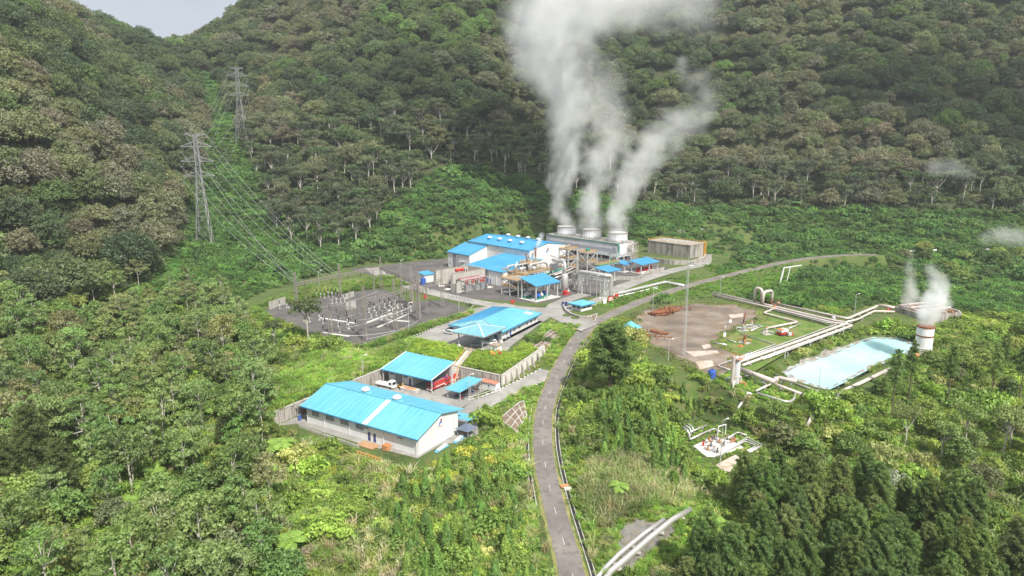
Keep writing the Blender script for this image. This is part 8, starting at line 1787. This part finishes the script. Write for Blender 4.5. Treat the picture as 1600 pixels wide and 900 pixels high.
plume('steam_plume', 'tall white steam plume rising from the left fan stack and leaning back at the top', up(0, (880, 325, 12, .13), (879, 285, 15, .115), (884, 235, 20, .10), (893, 185, 26, .085), (886, 140, 33, .07), (872, 100, 40, .058), (868, 55, 48, .05), (895, 5, 56, .044), (950, -50, 64, .036)), 1.4, .08, 42, 1, .385, 2.2)
plume('steam_plume', 'white side billow of steam drifting left and up from the tall plume', [(*ray(x, y, ST[0][1] + 30)[:3], r, dn) for x, y, r, dn in ((895, 170, 22, .04), (855, 115, 28, .05), (822, 78, 24, .05), (838, 30, 36, .048), (900, -8, 50, .044), (1000, -18, 48, .034), (1085, -5, 40, .02))], 1.6, .07, 44, 2, .39, 2.1)
plume('steam_plume', 'white steam plume rising from the middle fan stack', up(1, (920, 328, 12, .12), (926, 292, 15, .1), (940, 255, 19, .075), (955, 215, 22, .045), (945, 165, 26, .028), (935, 125, 30, .017)), 1.4, .085, 38, 3, .388, 2.2)
plume('steam_plume', 'white steam plume leaning right from the right fan stack', up(2, (963, 328, 12.5, .12), (974, 297, 16, .1), (992, 264, 20, .08), (1018, 236, 23, .058), (1050, 210, 23, .04), (1082, 186, 21, .03), (1104, 160, 18, .03), (1096, 132, 15, .03), (1072, 108, 11, .026)), 1.4, .08, 40, 4, .388, 2.2)
plume('steam_puff', 'dense white steam puff boiling out of the silencer tower', [(SIL[0], SIL[1], 11.5, 4.4, .8), (SIL[0] + .8, SIL[1] + 1, 15.5, 6.2, .8), (SIL[0] + 4.5, SIL[1] + 2, 20, 7.4, .7), (SIL[0] + 6, SIL[1] + 4, 25.5, 5.4, .4), (SIL[0] + 4, SIL[1] + 8, 33, 4.4, .15)], .45, .22, 5, 5)
bq = ray(1420, 476, 338)
plume('steam_puff', 'thin white steam rising from the concrete basin', [(bq[0], bq[1], 2.5, 4.6, .22), (bq[0] + .5, bq[1], 9, 6.6, .24), (bq[0] + 1, bq[1] + 2, 16, 5.0, .18), (bq[0], bq[1] + 3, 23, 4, .09), (bq[0] + 1, bq[1] + 5, 32, 2.6, .03)], .6, .2, 5, 6)
ex = PLANT(37, 10, 19.5)
plume('steam_puff', 'small white steam jet beside the emblem wall of the power house', [(ex[0], ex[1], 17.5, 1.8, .6), (ex[0] + 2, ex[1] + 2, 22, 2.6, .6), (ex[0] + 4, ex[1] + 5, 27, 3.0, .35)], .35, .4, 2.5, 7)
for k, (q, Y, r_, dn, lb) in enumerate((((1485, 262), 575, 13, .03, 'thin patch of steam drifting over the trees on the right'), ((1580, 372), 505, 13, .06, 'low steam patch over the shrubs at the right edge'), ((955, 845), 150, 2.6, .03, 'faint steam wisp in the bottom gully beside the pipes'))):
    p = ray(q[0], q[1], Y); plume('steam_wisp', lb, [(p[0] - r_ * 1.2, p[1], p[2], r_ * .7, dn), (p[0], p[1], p[2] + r_ * .1, r_, dn), (p[0] + r_ * 1.4, p[1], p[2] - r_ * .2, r_ * .7, dn * .7)], r_ / 14, 1.0 / r_, r_ * .8, 8 + k)
CLOUD = [((235, 240, 740, 85, .013), (130, 290, 740, 100, .012)), ((640, 280, 760, 110, .013), (780, 240, 770, 150, .015), (1000, 180, 770, 190, .015))]
for k, c in enumerate(CLOUD): plume('cloud', ('low cloud whose shade lies over the power plant and the slope behind it', 'low cloud whose shade lies over the upper right slope')[k], c, 16, .008, 110, 20 + k, cat='cloud')
HAZE = 0.00008
m, t = new_mat('valley_haze'); v = N(t, 'ShaderNodeVolumePrincipled'); o = N(t, 'ShaderNodeOutputMaterial')
v.inputs['Color'].default_value = (0.9, 0.94, 1.0, 1); v.inputs['Density'].default_value = HAZE; v.inputs['Anisotropy'].default_value = 0.0; t.links.new(v.outputs['Volume'], o.inputs['Volume']); M['haze'] = m
hb = MB(); hb.box(-2500, -120, -60, 2500, 3300, 480); hz = hb.build('haze', 'haze'); hz['kind'] = 'stuff'
